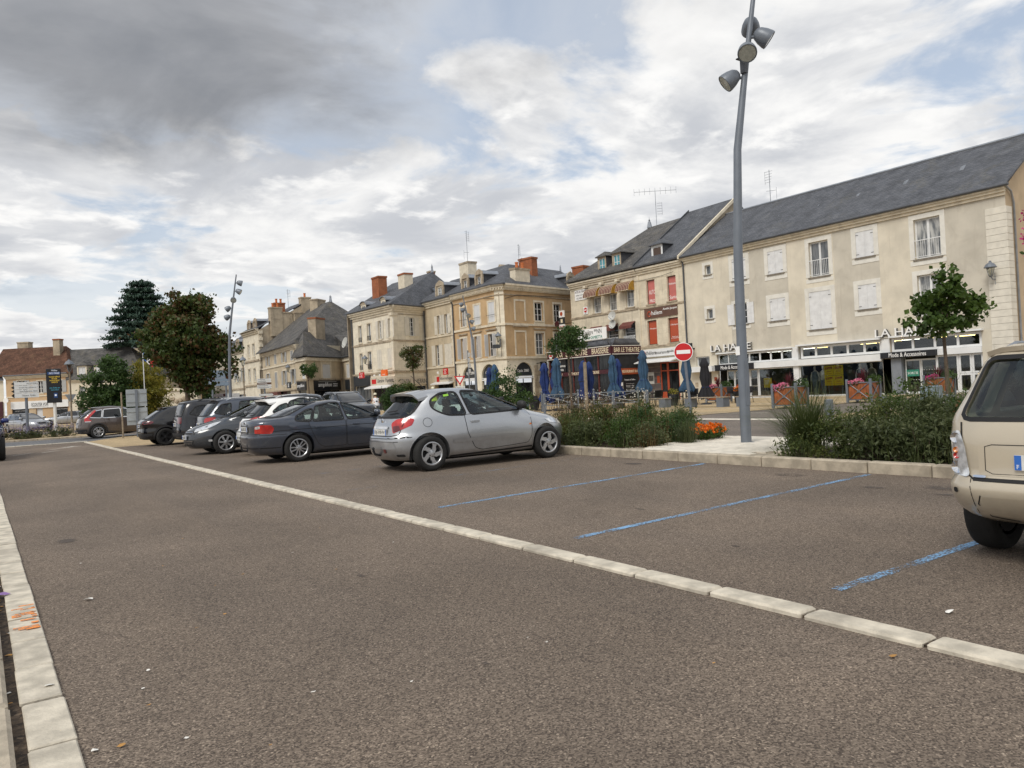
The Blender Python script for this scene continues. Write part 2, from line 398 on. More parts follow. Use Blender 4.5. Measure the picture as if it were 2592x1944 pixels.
m_wornpaint('paint_orange', (.90, .30, .06, 1), .50, .66, scale=30)
m_wornpaint('oil_stain', (.06, .048, .04, 1), .44, .62, scale=9, soft=True)
def sheet(name, pts, z, mat, label, cat=None, kind='structure'):
 m = MB().poly([(x, y, z) for x, y in pts]); o = m.build(name, mat)
 if kind == 'structure': return tag(o, label, None, None, kind)
 return tag(o, label, cat, None, kind)
def rect(x0, x1, y0, y1): return [(x0, y0), (x1, y0), (x1, y1), (x0, y1)]
# ================================================================== ground
sheet('ground', rect(-700, 900, -500, 1200), -.012, 'asphalt_grey', 'grey asphalt ground reaching to the horizon')
sheet('parking_lot', rect(-.35, 9.62, -8, 37.45), .0, 'asphalt_brown', 'brown grey asphalt of the parking lot')
sheet('road', rect(12.95, 20.0, -40, 58), -.004, 'asphalt_grey', 'grey asphalt road behind the planted island')
sheet('cross_street', rect(-60, 13, 37.8, 44.1), -.006, 'asphalt_blue', 'bluish asphalt cross street at the end of the parking lot')
sheet('plaza', [(20.0, 20.0), (39.9, 18.0), (39.9, -20), (60, -20), (60, 15.9), (39.95, 15.9), (39.95, 48), (33.2, 62), (26, 70), (20.0, 58)], .002, 'paving_sand', 'sand coloured paving of the plaza in front of the shops')
sheet('plaza_apron', [(20.0, 14.9), (20.7, 14.7), (24.0, 14.1), (39.9, 11.5), (39.9, -20), (20.0, -20)], .004, 'paving_sand', 'sand coloured paving beyond the service lane')
sheet('service_lane', [(20.0, 18.3), (21.3, 18.3), (29.1, 17.2), (39.9, 15.6), (39.9, 11.6), (24.0, 14.2), (20.7, 14.8), (20.0, 15.0)], .006, 'asphalt_grey', 'grey asphalt lane cutting across the sand coloured plaza')
sheet('pavement', [(3.9, 30.2), (9.4, 30.0), (12.5, 31), (12.5, 37), (9.0, 42.5), (6.2, 42.0), (3.7, 37.2)], .002, 'paving_sand', 'sand coloured pavement at the end of the parked row')
sheet('far_pavement', [(-8, 45.6), (5.2, 44.5), (7.2, 47), (7.2, 52), (-8, 56)], .05, 'paving_sand', 'sand coloured island across the street carrying the sign posts')
sheet('far_forecourt', [(-20, 66), (9, 62), (14, 84), (9, 103), (-6, 110), (-30, 108)], .003, 'paving_sand', 'sand coloured forecourt before the houses at the street end')
# strips of flush stones, one piece each
def stone_row(parent, x0, x1, ys, z0, z1, mat, gap=.012, rr=.012, name='kerb_stone', jit=.004):
 for a, b in zip(ys[:-1], ys[1:]):
  j = random.uniform(-jit, jit); dz = random.uniform(-jit, jit)*.8
  m = MB().bevbox(x0+j, x1+j, a+gap, b-gap, z0, z1+dz, rr); m.build(name, mat, parent)
def ylist(a, b, step, jit=.02):
 r = [a]
 while r[-1] < b: r.append(r[-1]+step*random.uniform(1-jit, 1+jit))
 return r
st = thing('kerb_strip', 'line of pale stones set in the asphalt along the parking bays', None, loc=(0, 0, 0), kind='structure')
stone_row(st, 3.665, 3.83, [-6+.66*i for i in range(66)], -.05, .03, 'stone_kerb_pale', .011)
MB().box(3.69, 3.80, -6, 37.4, -.04, .012).build('mortar_bed', 'bed_soil', st)
st2 = thing('cross_strip', 'line of pale stones across the end of the parking lot', None, loc=(0, 0, 0), kind='structure')
for i in range(22):
 x = -10.6+.66*i; MB().bevbox(x, x+.64, 37.45+.03*i*.66, 37.72+.03*i*.66, -.05, .018, .01).build('kerb_stone', 'stone_kerb_pale', st2)
gut = thing('gutter', 'row of pale gutter slabs along the road edge with a dirty joint', None, loc=(0, 0, 0), kind='structure')
stone_row(gut, .115, .285, [-2.2+.58*i for i in range(46)], -.06, .022, 'stone_kerb_pale', .013, .006, 'gutter_slab')
MB().box(.118, .282, -2.2, 24.5, -.05, .006).build('joint_bed', 'bed_soil', gut)
stone_row(gut, -.16, .068, [-2.5+.82*i for i in range(33)], -.06, .075, 'stone_kerb', .008, .018, 'kerb_stone')
MB().box(.06, .125, -2.5, 24.5, -.05, .006).build('joint_soil', 'bed_soil', gut)
sheet('pavement_left', rect(-30, -.16, -8, 37.4), .05, 'paving_sand', 'pavement beside the gutter')
# orange survey spray and litter on the gutter
m = MB(); rr = random.Random(3)
for k in range(16):
 y = rr.uniform(5.35, 6.3); x = rr.uniform(.13, .26); l = rr.uniform(.03, .13); wd = rr.uniform(.010, .03)
 m.box(x, min(x+l+.02, .275), y, y+wd, .0255, .0275)
tag(m.build('spray_mark', 'paint_orange'), 'orange survey spray marks on the gutter slabs', 'paint mark', kind='stuff')
# raised island with kerb, pale paving pad and planting beds
isl = thing('planting_island', 'raised kerbed island with planting beds and a pale paved pad', None, loc=(0, 0, 0), kind='structure')
ys = [-6+.83*i for i in range(55)]
stone_row(isl, 9.55, 9.72, ys, -.05, .15, 'stone_kerb', .006, .016, 'kerb_stone')
stone_row(isl, 12.78, 12.95, ys, -.05, .09, 'stone_kerb', .008, .014, 'kerb_stone')
MB().box(9.6, 12.9, -6, 38.6, -.05, .085).build('soil', 'bed_soil', isl)
# pad pavers
pad = [(9.74, 12.76, 7.05, 11.0)]
n = 0
for (x0, x1, y0, y1) in pad:
 r0 = 0; x = x0
 while x < x1-.05:
  y = y0-(.13 if r0 % 2 else 0)
  while y < y1:
   # beds eat into the pad diagonally
   lo = 7.05+max(0, .5-(x-9.74)*.15); hi = 10.1+min(.9, (x-9.74)*.30)
   if y > lo and y+.26 < hi+.05:
    MB().bevbox(x+.006, min(x+.194, x1), y+.005, y+.285, .06, .150+random.uniform(-.003, .003), .006).build('paver', 'stone_white', isl); n += 1
   y += .29
  x += .2; r0 += 1
MB().box(9.73, 12.77, 7.3, 10.6, .06, .128).build('paver_joint_sand', 'stone_kerb', isl)
# pale stone line between road and plaza
ln = thing('road_edging', 'pale stone edging between the road and the plaza', None, loc=(0, 0, 0), kind='structure')
for i in range(70):
 y = -10+1.0*i; MB().bevbox(19.85, 20.25, y+.006, y+.994, -.05, .014+random.uniform(0, .002), .01).build('edging_stone', 'stone_white', ln)
# plaza joint lines
for x in (23.5, 27.0, 31.5, 36.0):
 sheet('paving_joint', [(x, 17.9 - (x-20)*.1), (x+.10, 17.9 - (x-20)*.1), (x+.10, 46), (x, 46)], .0075, 'stone_white', 'pale joint line laid in the plaza paving')
fk = thing('far_kerb', 'stone kerb of the sign island across the street', None, loc=(0, 0, 0), kind='structure')
for i in range(14):
 a = -8+.95*i; MB().bevbox(a, a+.93, 45.45-.083*(a+8), 45.62-.083*(a+8), -.05, .075, .015).build('kerb_stone', 'stone_kerb', fk)
# painted lines
def pline(p, q, wd, z, mat, label, cat='road marking', group=None):
 p = Vector((p[0], p[1], z)); q = Vector((q[0], q[1], z)); d = (q-p).normalized(); s = Vector((-d.y, d.x, 0))*wd/2
 # ragged edges
 m = MB(); n = max(2, int((q-p).length/.08)); L = [];
 for i in range(n+1):
  c = p.lerp(q, i/n); L.append((c+s*random.uniform(.8, 1.1), c-s*random.uniform(.8, 1.1)))
 m.v = [tuple(x) for ab in L for x in ab]; m.f = [(2*i, 2*i+1, 2*i+3, 2*i+2) for i in range(n)]; m.mi = [0]*n
 return tag(m.build('bay_line', mat), label, cat, group)
pline((4.30, 2.77), (9.3, 2.80), .085, .004, 'paint_blue', 'bright blue bay line ending under the cream car wheel')
pline((4.26, 5.25), (9.42, 5.52), .085, .004, 'paint_blue', 'blue bay line with a solid end at the kerb below the leafy bed')
pline((4.38, 7.87), (9.44, 8.27), .085, .004, 'paint_blue', 'worn blue bay line ending at the kerb beside the lamp pad')
pline((4.30, 10.45), (9.42, 10.95), .085, .004, 'paint_blue_faint', 'faint blue bay line beside the silver hatchback')
pline((4.4, 13.2), (8.4, 13.6), .08, .004, 'paint_blue_faint', 'faint blue bay line between silver hatchback and dark saloon')
for k, (a, b) in enumerate([((.9, 29.6), (1.5, 30.5)), ((1.75, 30.2), (2.35, 31.0))]):
 pline(a, b, .12, .004, 'paint_white', 'short white dash on the road at the lot exit', group='white dashes at the exit')
pline((2.0, 31.9), (2.9, 33.2), .14, .004, 'paint_white', 'white arrow shaft on the asphalt at the lot exit')
m = MB().poly([(2.5, 33.1, .0045), (3.25, 33.3, .0045), (2.95, 34.0, .0045)]); tag(m.build('arrow_head', 'paint_white'), 'white painted arrow head at the lot exit', 'road marking')
# stains and litter
def blot(x, y, rx, ry, seed):
 r = random.Random(seed); n = 22
 m = MB().poly([(x+rx*cos(2*pi*k/n)*r.uniform(.55, 1.1), y+ry*sin(2*pi*k/n)*r.uniform(.55, 1.1), .0045) for k in range(n)])
 tag(m.build('oil_stain', 'oil_stain'), 'dark oil stain on the parking asphalt', 'stain', 'oil stains on the asphalt')
for i, (x, y, rx, ry) in enumerate([(.72, 9.2, .16, .34), (8.9, 6.3, .28, .5), (8.7, 4.2, .34, .55), (8.3, 4.0, .15, .4), (8.9, 9.3, .25, .35), (8.4, 4.9, .16, .28), (8.8, 3.6, .25, .3),
                                   (4.9, 4.0, .05, .09), (5.7, 5.9, .05, .16), (2.3, 5.4, .05, .12), (2.0, 3.2, .03, .04), (1.5, 2.7, .03, .05)]): blot(x, y, rx, ry, i)
mk('litter_paper', (.75, .73, .68), .8); mk('litter_leaf', (.42, .22, .06), .8, var=.3); mk('litter_purple', (.28, .16, .40), .6, var=.3)
def litter(x, y, sz, mat, label, z=.006, seed=0):
 r = random.Random(seed); n = 7; m = MB()
 pts = [(x+sz*cos(2*pi*k/n)*r.uniform(.5, 1), y+sz*.7*sin(2*pi*k/n)*r.uniform(.5, 1), z+r.uniform(0, sz*.35)) for k in range(n)]
 m.add([(x, y, z+sz*.3)]+pts, [(0, 1+k, 1+(k+1) % n) for k in range(n)])
 tag(m.build('litter', mat), label, 'litter', 'litter on the asphalt')
litter(.60, 6.2, .045, 'litter_paper', 'crumpled white paper scrap on the road near the gutter', seed=1)
litter(.10, 6.75, .06, 'litter_purple', 'crumpled purple wrapper in the gutter joint', .03, seed=2)
litter(.24, 4.35, .03, 'litter_paper', 'flat white scrap on the gutter slab', .026, seed=3)
litter(.33, 3.45, .022, 'litter_paper', 'cigarette end at the gutter edge', seed=4)
litter(.42, 3.42, .022, 'litter_leaf', 'small brown leaf at the gutter edge', seed=5)
litter(3.45, 1.95, .03, 'litter_leaf', 'small orange leaf by the kerb strip', seed=6)
litter(4.3, 2.1, .04, 'litter_paper', 'pale scrap beside the kerb strip', seed=7)
rr = random.Random(21)
for k in range(26): litter(rr.uniform(.07, .12), rr.uniform(3.3, 9), rr.uniform(.010, .024), rr.choice(['litter_leaf', 'litter_leaf', 'litter_paper']), 'tiny leaf scrap in the gutter joint', .008, seed=40+k)
for k in range(22): litter(rr.uniform(.5, 3.4), rr.uniform(2.4, 9), rr.uniform(.008, .016), rr.choice(['litter_leaf', 'litter_paper']), 'tiny scrap lying on the asphalt', seed=90+k)
# ================================================================== building materials
mk('render_cream', (.66, .605, .495), .9, var=.10, vscale=.8, bump=.12, bscale=120, grime=.35, grimecol=(.48, .43, .345, 1), streak=.4)
mk('render_stained', (.555, .515, .435), .9, var=.10, vscale=.7, bump=.12, bscale=120, grime=.55, grimecol=(.42, .38, .31, 1), streak=.55)
mk('render_cream_pale', (.68, .62, .50), .9, var=.06, vscale=1, bump=.1, bscale=120, grime=.2, grimecol=(.42, .37, .3, 1), streak=.2)
mk('render_tan', (.50, .39, .26), .9, var=.08, vscale=1.2, bump=.12, bscale=110, grime=.3, grimecol=(.30, .23, .16, 1), streak=.2)
mk('render_ochre', (.52, .36, .20), .9, var=.10, vscale=1, bump=.15, bscale=100, grime=.45, grimecol=(.33, .215, .115, 1), streak=.25)
mk('render_beige', (.52, .44, .315), .9, var=.10, vscale=1, bump=.15, bscale=100, grime=.45, grimecol=(.27, .22, .15, 1), streak=.3)
mk('render_old', (.40, .335, .245), .95, var=.18, vscale=1.4, bump=.3, bscale=60, grime=.6, grimecol=(.16, .13, .10, 1), streak=.4)
mk('render_peach', (.53, .37, .22), .9, var=.07, vscale=1, bump=.1, bscale=100, grime=.2, grimecol=(.36, .26, .17, 1))
m_brick('ashlar', (.70, .625, .49, 1), (.64, .57, .44, 1), (.54, .47, .36, 1), .72, .34, .006, .9, .25, .14, streak=.4)
m_brick('ashlar_pale', (.76, .70, .57, 1), (.71, .65, .525, 1), (.60, .54, .43, 1), .8, .36, .006, .9, .2, .12, streak=.25)
m_brick('slate', (.072, .077, .089, 1), (.118, .123, .137, 1), (.035, .037, .042, 1), .20, .115, .006, .62, .9, .28, .35, .35, (.17, .15, .095, 1))
m_brick('slate_mossy', (.085, .083, .083, 1), (.14, .132, .122, 1), (.04, .04, .04, 1), .22, .12, .007, .75, .9, .35, .3, .75, (.20, .17, .11, 1))
m_brick('tile_brown', (.10, .05, .033, 1), (.165, .085, .055, 1), (.05, .026, .018, 1), .17, .20, .016, .85, 1.0, .35, .2, .4, (.24, .17, .09, 1))
m_brick('brick_red', (.36, .11, .045, 1), (.28, .085, .038, 1), (.30, .17, .10, 1), .22, .07, .008, .9, .4, .15)
mk('stone_trim', (.68, .61, .48), .85, var=.10, vscale=3, bump=.15, bscale=50, grime=.4, grimecol=(.33, .27, .19, 1), streak=.25)
mk('stone_dirty', (.40, .33, .24), .9, var=.2, vscale=4, bump=.3, bscale=40, grime=.7, grimecol=(.15, .12, .09, 1))
mk('trim_grey', (.72, .70, .64), .85, var=.06, vscale=3, bump=.1, bscale=80, grime=.25, grimecol=(.42, .40, .35, 1))
mk('quoin_pale', (.70, .66, .57), .85, var=.07, vscale=3, bump=.1, bscale=80, grime=.2, grimecol=(.42, .38, .3, 1))
mk('white_paint', (.72, .73, .73), .5, var=.05, vscale=5)
mk('sill_dark', (.20, .175, .14), .9, var=.25, vscale=8, bump=.2)
mk('zinc', (.30, .32, .35), .45, .7, var=.15, vscale=3); mk('zinc_dark', (.10, .105, .115), .5, .5, var=.15)
mk('lead_cheek', (.060, .062, .07), .7, var=.2, vscale=4, bump=.3, bscale=30)
mk('iron_dark', (.03, .032, .035), .5, .6); mk('iron_grey', (.22, .25, .29), .45, .4, var=.06)
mk('grey_paint', (.16, .18, .21), .42, .2, var=.08, vscale=3, grime=.12, grimecol=(.3, .3, .28, 1))
mk('terracotta', (.52, .16, .055), .85, var=.15, vscale=8)
mk('black_fascia', (.012, .013, .017), .35, var=.2); mk('slate_fascia', (.035, .04, .046), .4, var=.15)
mk('white_fascia', (.74, .75, .75), .4, var=.05, grime=.12, grimecol=(.55, .54, .5, 1))
mk('fascia_cream', (.56, .50, .40), .7, var=.06); mk('letters_white', (.85, .85, .84), .5, var=0); mk('letters_grey', (.12, .12, .12), .5, var=0)
mk('letters_cream', (.80, .70, .50), .5, var=.03); mk('burgundy', (.055, .009, .016), .35, var=.12, vscale=3); mk('burgundy_post', (.09, .015, .013), .4, var=.12)
mk('rust_red', (.36, .075, .025), .45, var=.1); mk('orange_red', (.42, .075, .03), .4, var=.05); mk('red_sign', (.55, .012, .015), .4, var=.05)
mk('orange_sign', (.85, .14, .01), .4, var=.03); mk('poster_red', (.52, .15, .13), .5, var=.06); mk('poster_yellow', (.86, .62, .01), .5, var=.04)
mk('tile_grey', (.10, .085, .085), .5, var=.25, vscale=3); mk('blue_grey_wall', (.20, .22, .25), .6, var=.08); mk('green_panel', (.03, .22, .15), .4)
mk('rust_brown', (.12, .06, .04), .6); mk('dish_grey', (.50, .50, .47), .5, var=.05); mk('awning_maroon', (.14, .045, .035), .8, var=.2, vscale=6); mk('awning_mustard', (.40, .22, .03), .8, var=.2, vscale=5)
mk('blind_white', (.62, .63, .64), .6, var=.04); mk('wood_dark', (.055, .04, .032), .6, var=.2)
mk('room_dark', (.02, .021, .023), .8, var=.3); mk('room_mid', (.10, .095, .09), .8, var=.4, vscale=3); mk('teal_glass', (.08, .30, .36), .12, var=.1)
mk('skin_mannequin', (.62, .58, .54), .5, var=.03); mk('denim', (.10, .15, .24), .85, var=.2, vscale=9); mk('cloth_black', (.015, .015, .018), .9); mk('cloth_cream', (.58, .54, .47), .9); mk('cloth_print', (.16, .19, .22), .9, var=.6, vscale=26); mk('cloth_olive', (.15, .15, .11), .9)
def m_pane(name, c1, c2, rough=.06, coat=.6):
 m = bpy.data.materials.new(name); m.use_nodes = True; MATS[name] = m
 t = NT(m.node_tree); b = t.n['Principled BSDF']; tc = t.new('ShaderNodeTexCoord')
 f = t.ramp(t.noise(t.scalevec(tc.outputs['Object'], (2.5, 2.5, .5)), 2.2, 3), .35, .65)
 t.put(b.inputs['Base Color'], t.mix(f, c1, c2)); b.inputs['Roughness'].default_value = rough
 b.inputs['Coat Weight'].default_value = coat; b.inputs['Specular IOR Level'].default_value = .5 if coat else .3; b.inputs['Coat Roughness'].default_value = .02
 bn = t.new('ShaderNodeBump'); bn.inputs['Strength'].default_value = .06; bn.inputs['Distance'].default_value = .02
 t.l.new(t.noise(tc.outputs['Object'], 2.5, 2), bn.inputs['Height']); t.l.new(bn.outputs[0], b.inputs['Normal']); t.l.new(bn.outputs[0], b.inputs['Coat Normal'])
m_pane('pane_dark', (.008, .009, .011, 1), (.028, .032, .035, 1), .08, 0); m_pane('pane_mid', (.05, .06, .07, 1), (.16, .17, .18, 1)); m_pane('pane_curtain', (.10, .11, .12, 1), (.48, .48, .46, 1), .12)
m_glass('shop_glass', (.80, .84, .83, 1), .6)
m_emit('tube_light', (1.0, .72, .28, 1), 5.0); m_emit('tube_white', (1, .93, .82, 1), 5.0)
def m_louvre(name, col, pitch=.055):
 m = bpy.data.materials.new(name); m.use_nodes = True; MATS[name] = m
 t = NT(m.node_tree); b = t.n['Principled BSDF']; uv = t.new('ShaderNodeUVMap'); sp = t.new('ShaderNodeSeparateXYZ'); t.l.new(uv.outputs[0], sp.inputs[0])
 saw = t.math('FRACT', t.math('DIVIDE', sp.outputs[1], pitch))
 tc = t.new('ShaderNodeTexCoord'); n = t.ramp(t.noise(tc.outputs['Object'], 3, 5), .3, .7)
 t.put(b.inputs['Base Color'], t.mix(n, tuple(x*.86 for x in col)+(1,), tuple(col)+(1,))); b.inputs['Roughness'].default_value = .6
 bn = t.new('ShaderNodeBump'); bn.inputs['Strength'].default_value = .3; bn.inputs['Distance'].default_value = .02
 t.l.new(saw, bn.inputs['Height']); t.l.new(bn.outputs[0], b.inputs['Normal'])
m_louvre('louvre_white', (.80, .81, .82)); m_louvre('louvre_cream', (.72, .68, .59)); m_louvre('louvre_grey', (.42, .43, .43)); m_louvre('roller_brown', (.10, .065, .05), .04)
make_text(['LA HALLE', 'Mode & Accessoires', 'LA\nHALLE', 'bons', 'plans', 'les', 'SORTIE', 'thélem', 'assurances', 'Amélie Jacquet', 'AUTO', 'PRO', 'Habitation', 'Santé', 'Prévoyance', 'Obsèques', 'Assurances\nprofessionnels', 'BAR', 'LE THEATRE', 'BRASSERIE', 'BAR LE THEATRE',
 'HOTEL DU THEATRE', 'GRAND CONFORT **', 'OUVERT 7/7', 'le Théâtre **NN', '65 Bis Bd GAMBETTA', 'ICI\nGlaces Italiennes\net Granités', 'PMU', 'BAR RESTAURANT SNACK', 'Formules du Théâtre', 'Entrée + Plat', 'Plat + Dessert', 'OPEL', 'CAFE', 'Optic 2000', 'Informatique', 'MAISON\nde la\nPRESSE', 'orange', 'Librairie  Papeterie', 'COUSIN', 'PERRIN', 'amplifon', 'Solutions\nauditives', 'a',
 'ECOUTER VOIR', 'optique mutualiste', 'POITIERS', 'CHÂTELLERAULT', 'Sous-Préfecture  Hôtel', 'Châteaux  Moulins', 'Cimetière', 'Ville', 'INFO MAIRIE', 'NOUVEAU SERVICE\nEN LIGNE\nPOUR VOS PIECES\nD\'IDENTITE', 'plus d\'infos sur\nwww.ville.fr', 'CEDEZ LE\nPASSAGE', 'DJ-310-FV', 'BH-', 'AB-578-ZK', 'CW-214-LE', 'F', 'GAMBETTA', 'P', 'Théâtre', 'Loire et Vienne', 'LE\nDUFFY', 'Pepsi', 'MERCI', 'i'])
# ================================================================== building helpers
def facade(par, T, L, H, ops, mat, z0=0.0, dep=.22, name='wall', top=None, s0=0.0):
 xs = sorted({s0, L}|{v for o in ops for v in o[:2]}); zs = sorted({z0, H}|{v for o in ops for v in o[2:4]})
 xs = [v for v in xs if s0 <= v <= L]; zs = [v for v in zs if z0 <= v <= H]
 m = MB()
 for a, b in zip(xs[:-1], xs[1:]):
  for c, d in zip(zs[:-1], zs[1:]):
   mx, mz = (a+b)/2, (c+d)/2
   if any(o[0] < mx < o[1] and o[2] < mz < o[3] for o in ops): continue
   m.poly([(a, 0, c), (b, 0, c), (b, 0, d), (a, 0, d)])
 for o in ops:
  a, b, c, d = o[:4]; D = dep
  if a < s0-1e-4 or b > L+1e-4 or c < z0-1e-4 or d > H+1e-4: continue
  if len(o) > 4 and o[4] == 'arch':
   r = (b-a)/2; rise = min(r, (d-c)*.8) if len(o) < 6 else o[5]; cx = (a+b)/2; zsp = d-rise; n = 14
   P = [(cx-r*cos(pi*k/n), zsp+rise*sin(pi*k/n)) for k in range(n+1)]
   for k in range(n):
    (xa, za), (xb, zb) = P[k], P[k+1]
    m.poly([(xa, 0, za), (xb, 0, zb), (xb, 0, d), (xa, 0, d)]) if za < d or zb < d else None
    m.poly([(xa, 0, za), (xa, D, za), (xb, D, zb), (xb, 0, zb)])
   m.poly([(a, 0, c), (a, D, c), (a, D, zsp), (a, 0, zsp)]); m.poly([(b, D, c), (b, 0, c), (b, 0, zsp), (b, D, zsp)])
  else:
   m.poly([(a, 0, c), (a, D, c), (a, D, d), (a, 0, d)]); m.poly([(b, D, c), (b, 0, c), (b, 0, d), (b, D, d)])
   m.poly([(a, 0, d), (a, D, d), (b, D, d), (b, 0, d)])
  m.poly([(a, 0, c), (b, 0, c), (b, D, c), (a, D, c)])
 if top:
  m.poly(top)
 return m.build(name, mat, par, T)
def shutter(par, T, a, b, z0, z1, y, mat, nbar=2, hinge=True):
 m = MB(); e = .05
 m.box(a+e, b-e, y+.008, y+.03, z0+e, z1-e)
 for (p, q, r, s_) in [(a, a+e, z0, z1), (b-e, b, z0, z1)]: m.box(p, q, y, y+.038, r, s_)
 for k in range(nbar+1):
  zz = z0+(z1-z0-e)*k/nbar; m.box(a+e+.001, b-e-.001, y+.002, y+.036, zz, zz+e)
 return m.build('shutter', mat, par, T)
def window(par, T, r, leaf=2, rows=3, fr='white_paint', pane='pane_dark', sill='sill_dark', sh=None, shm='louvre_white', rail=None, sur=None, surw=.16, dep=.15, head=None, surbot=True, shw=None, hooks=False, fw=.055):
 a, b, c, d = r; y = dep; m = MB(); f = fw
 closed = sh == 'closed'
 m.box(a, a+f, y, y+.06, c, d); m.box(b-f, b, y, y+.06, c, d); m.box(a+f+.001, b-f-.001, y, y+.06, d-f, d); m.box(a+f+.001, b-f-.001, y, y+.06, c, c+f)
 xs = [a+f+(b-a-2*f)*k/leaf for k in range(leaf+1)]; zs = [c+f+(d-c-2*f)*k/rows for k in range(rows+1)]
 for x in xs[1:-1]: m.box(x-f*.75, x+f*.75, y-.004, y+.055, c+f+.001, d-f-.001)
 for k in range(leaf):
  for z in zs[1:-1]: m.box(xs[k]+(f*.75 if k else 0)+.001, xs[k+1]-(f*.75 if k < leaf-1 else 0)-.001, y+.012, y+.05, z-.018, z+.018)
 w = m.build('window', fr, par, T)
 # window object sits at the parent's origin, so sub-parts use the same frame
 if not closed:
  for k in range(leaf):
   for z0_, z1_ in zip(zs[:-1], zs[1:]):
    MB().box(xs[k], xs[k+1], y+.028, y+.036, z0_, z1_).build('pane', pane, w, T)
 if sill: MB().box(a-.08, b+.08, -.07, y, c-.09, c-.001).build('sill', sill, w, T)
 if sur:
  s = surw; mm = MB(); mm.box(a-s, a-.001, -.025, .02, c, d+.001); mm.box(b+.001, b+s, -.025, .02, c, d+.001); mm.box(a-s-.002, b+s+.002, -.027, .02, d+.002, d+s)
  if surbot: mm.box(a-s-.002, b+s+.002, -.022, .02, c-s-.09, c-.091)
  mm.build('surround', sur, w, T)
 if head: MB().box(a-.22, b+.22, -.12, -.001, d+head, d+head+.10).build('lintel_cornice', 'stone_dirty', w, T)
 if closed:
  mid = (a+b)/2; shutter(w, T, a+.01, mid-.004, c+.01, d-.01, -.012, shm); shutter(w, T, mid+.004, b-.01, c+.01, d-.01, -.012, shm)
  if hooks:
   for x, sg in ((a, 1), (b, -1)):
    for z in (c+.12*(d-c), d-.12*(d-c)): h = MB().box(x-sg*.008, x+sg*.16, -.02, -.013, z-.012, z+.012); h.box(x-sg*.03, x-sg*.007, -.021, -.013, z-.06, z+.06); h.build('hinge', 'iron_dark', w, T)
 elif sh == 'open':
  wd = shw or (b-a)/2
  shutter(w, T, a-wd-.01, a-.01, c+.01, d-.01, -.055, shm); shutter(w, T, b+.01, b+wd+.01, c+.01, d-.01, -.055, shm)
 elif sh == 'half':
  mid = (a+b)/2; shutter(w, T, a-.01, mid-.1, c+.01, d-.01, -.04, shm); shutter(w, T, mid+.12, b+.01, c+.01, d-.01, -.05, shm)
 if rail:
  mm = MB(); zt = c+rail
  mm.box(a, b, -.05, -.02, zt-.02, zt+.02); mm.box(a, b, -.045, -.022, c+.10, c+.125)
  n = max(4, int((b-a)/.11))
  for k in range(n+1):
   x = a+(b-a)*k/n; mm.box(x-.008, x+.008, -.043, -.027, c+.11, zt)
  mm.build('railing', 'white_paint' if rail > .8 else 'iron_dark', w, T)
 return w
def roof_polys(par, polys, mat='slate', name='roof', th=.10):
 m = MB()
 for p in polys: m.prism(p, (0, 0, -th))
 return m.build(name, mat, par, world(par).inverted())
def gutter(par, T, a, b, z, y=-.22, r=.07, mat='zinc_dark'):
 MB().tube([(a, y, z), (b, y, z)], r, 8).build('gutter', mat, par, T, smooth=True)
def pipe(par, T, s, z0, z1, y=-.10, r=.05, mat='zinc_dark'):
 MB().tube([(s, y, z0), (s, y, z1-.35), (s, y-.02, z1-.2), (s, y-.13, z1)], r, 8).build('downpipe', mat, par, T, smooth=True)
def cornice(par, T, a, b, z, h=.35, d=.28, mat='stone_trim', dent=False):
 m = MB(); m.box(a, b, -d*.35, .0, z, z+h*.38); m.box(a-.02, b+.02, -d*.7, .0, z+h*.385, z+h*.7); m.box(a-.04, b+.04, -d, .0, z+h*.705, z+h)
 c = m.build('cornice', mat, par, T)
 if dent:
  mm = MB(); n = int((b-a)/.22)
  for k in range(n): x = a+.22*k+.05; mm.box(x, x+.11, -d*.66, -d*.36, z+h*.14, z+h*.38)
  mm.build('dentils', mat, c, T)
def band(par, T, a, b, z, h=.16, d=.07, mat='stone_dirty', name='string_course'):
 MB().box(a, b, -d, .0, z, z+h).build(name, mat, par, T)
def chimney(par, P, sx, sy, z0, z1, mat, pots=0, rz=0.0, cap='stone_dirty', potmat='terracotta', poth=.5):
 T = world(par).inverted() @ Matrix.Translation((P[0], P[1], 0)) @ Matrix.Rotation(rz, 4, 'Z')
 m = MB().box(-sx/2, sx/2, -sy/2, sy/2, z0, z1-.16); ch = m.build('chimney', mat, par, T)
 MB().box(-sx/2-.05, sx/2+.05, -sy/2-.05, sy/2+.05, z1-.16, z1).build('cap', cap, ch, T)
 for k in range(pots):
  x = (k-(pots-1)/2)*sx*.8/max(1, pots)
  MB().lathe([(.13, z1), (.12, z1+poth*.8), (.15, z1+poth*.82), (.15, z1+poth)], 12, Matrix.Translation((x, 0, 0))).build('pot', potmat, ch, T, smooth=True)
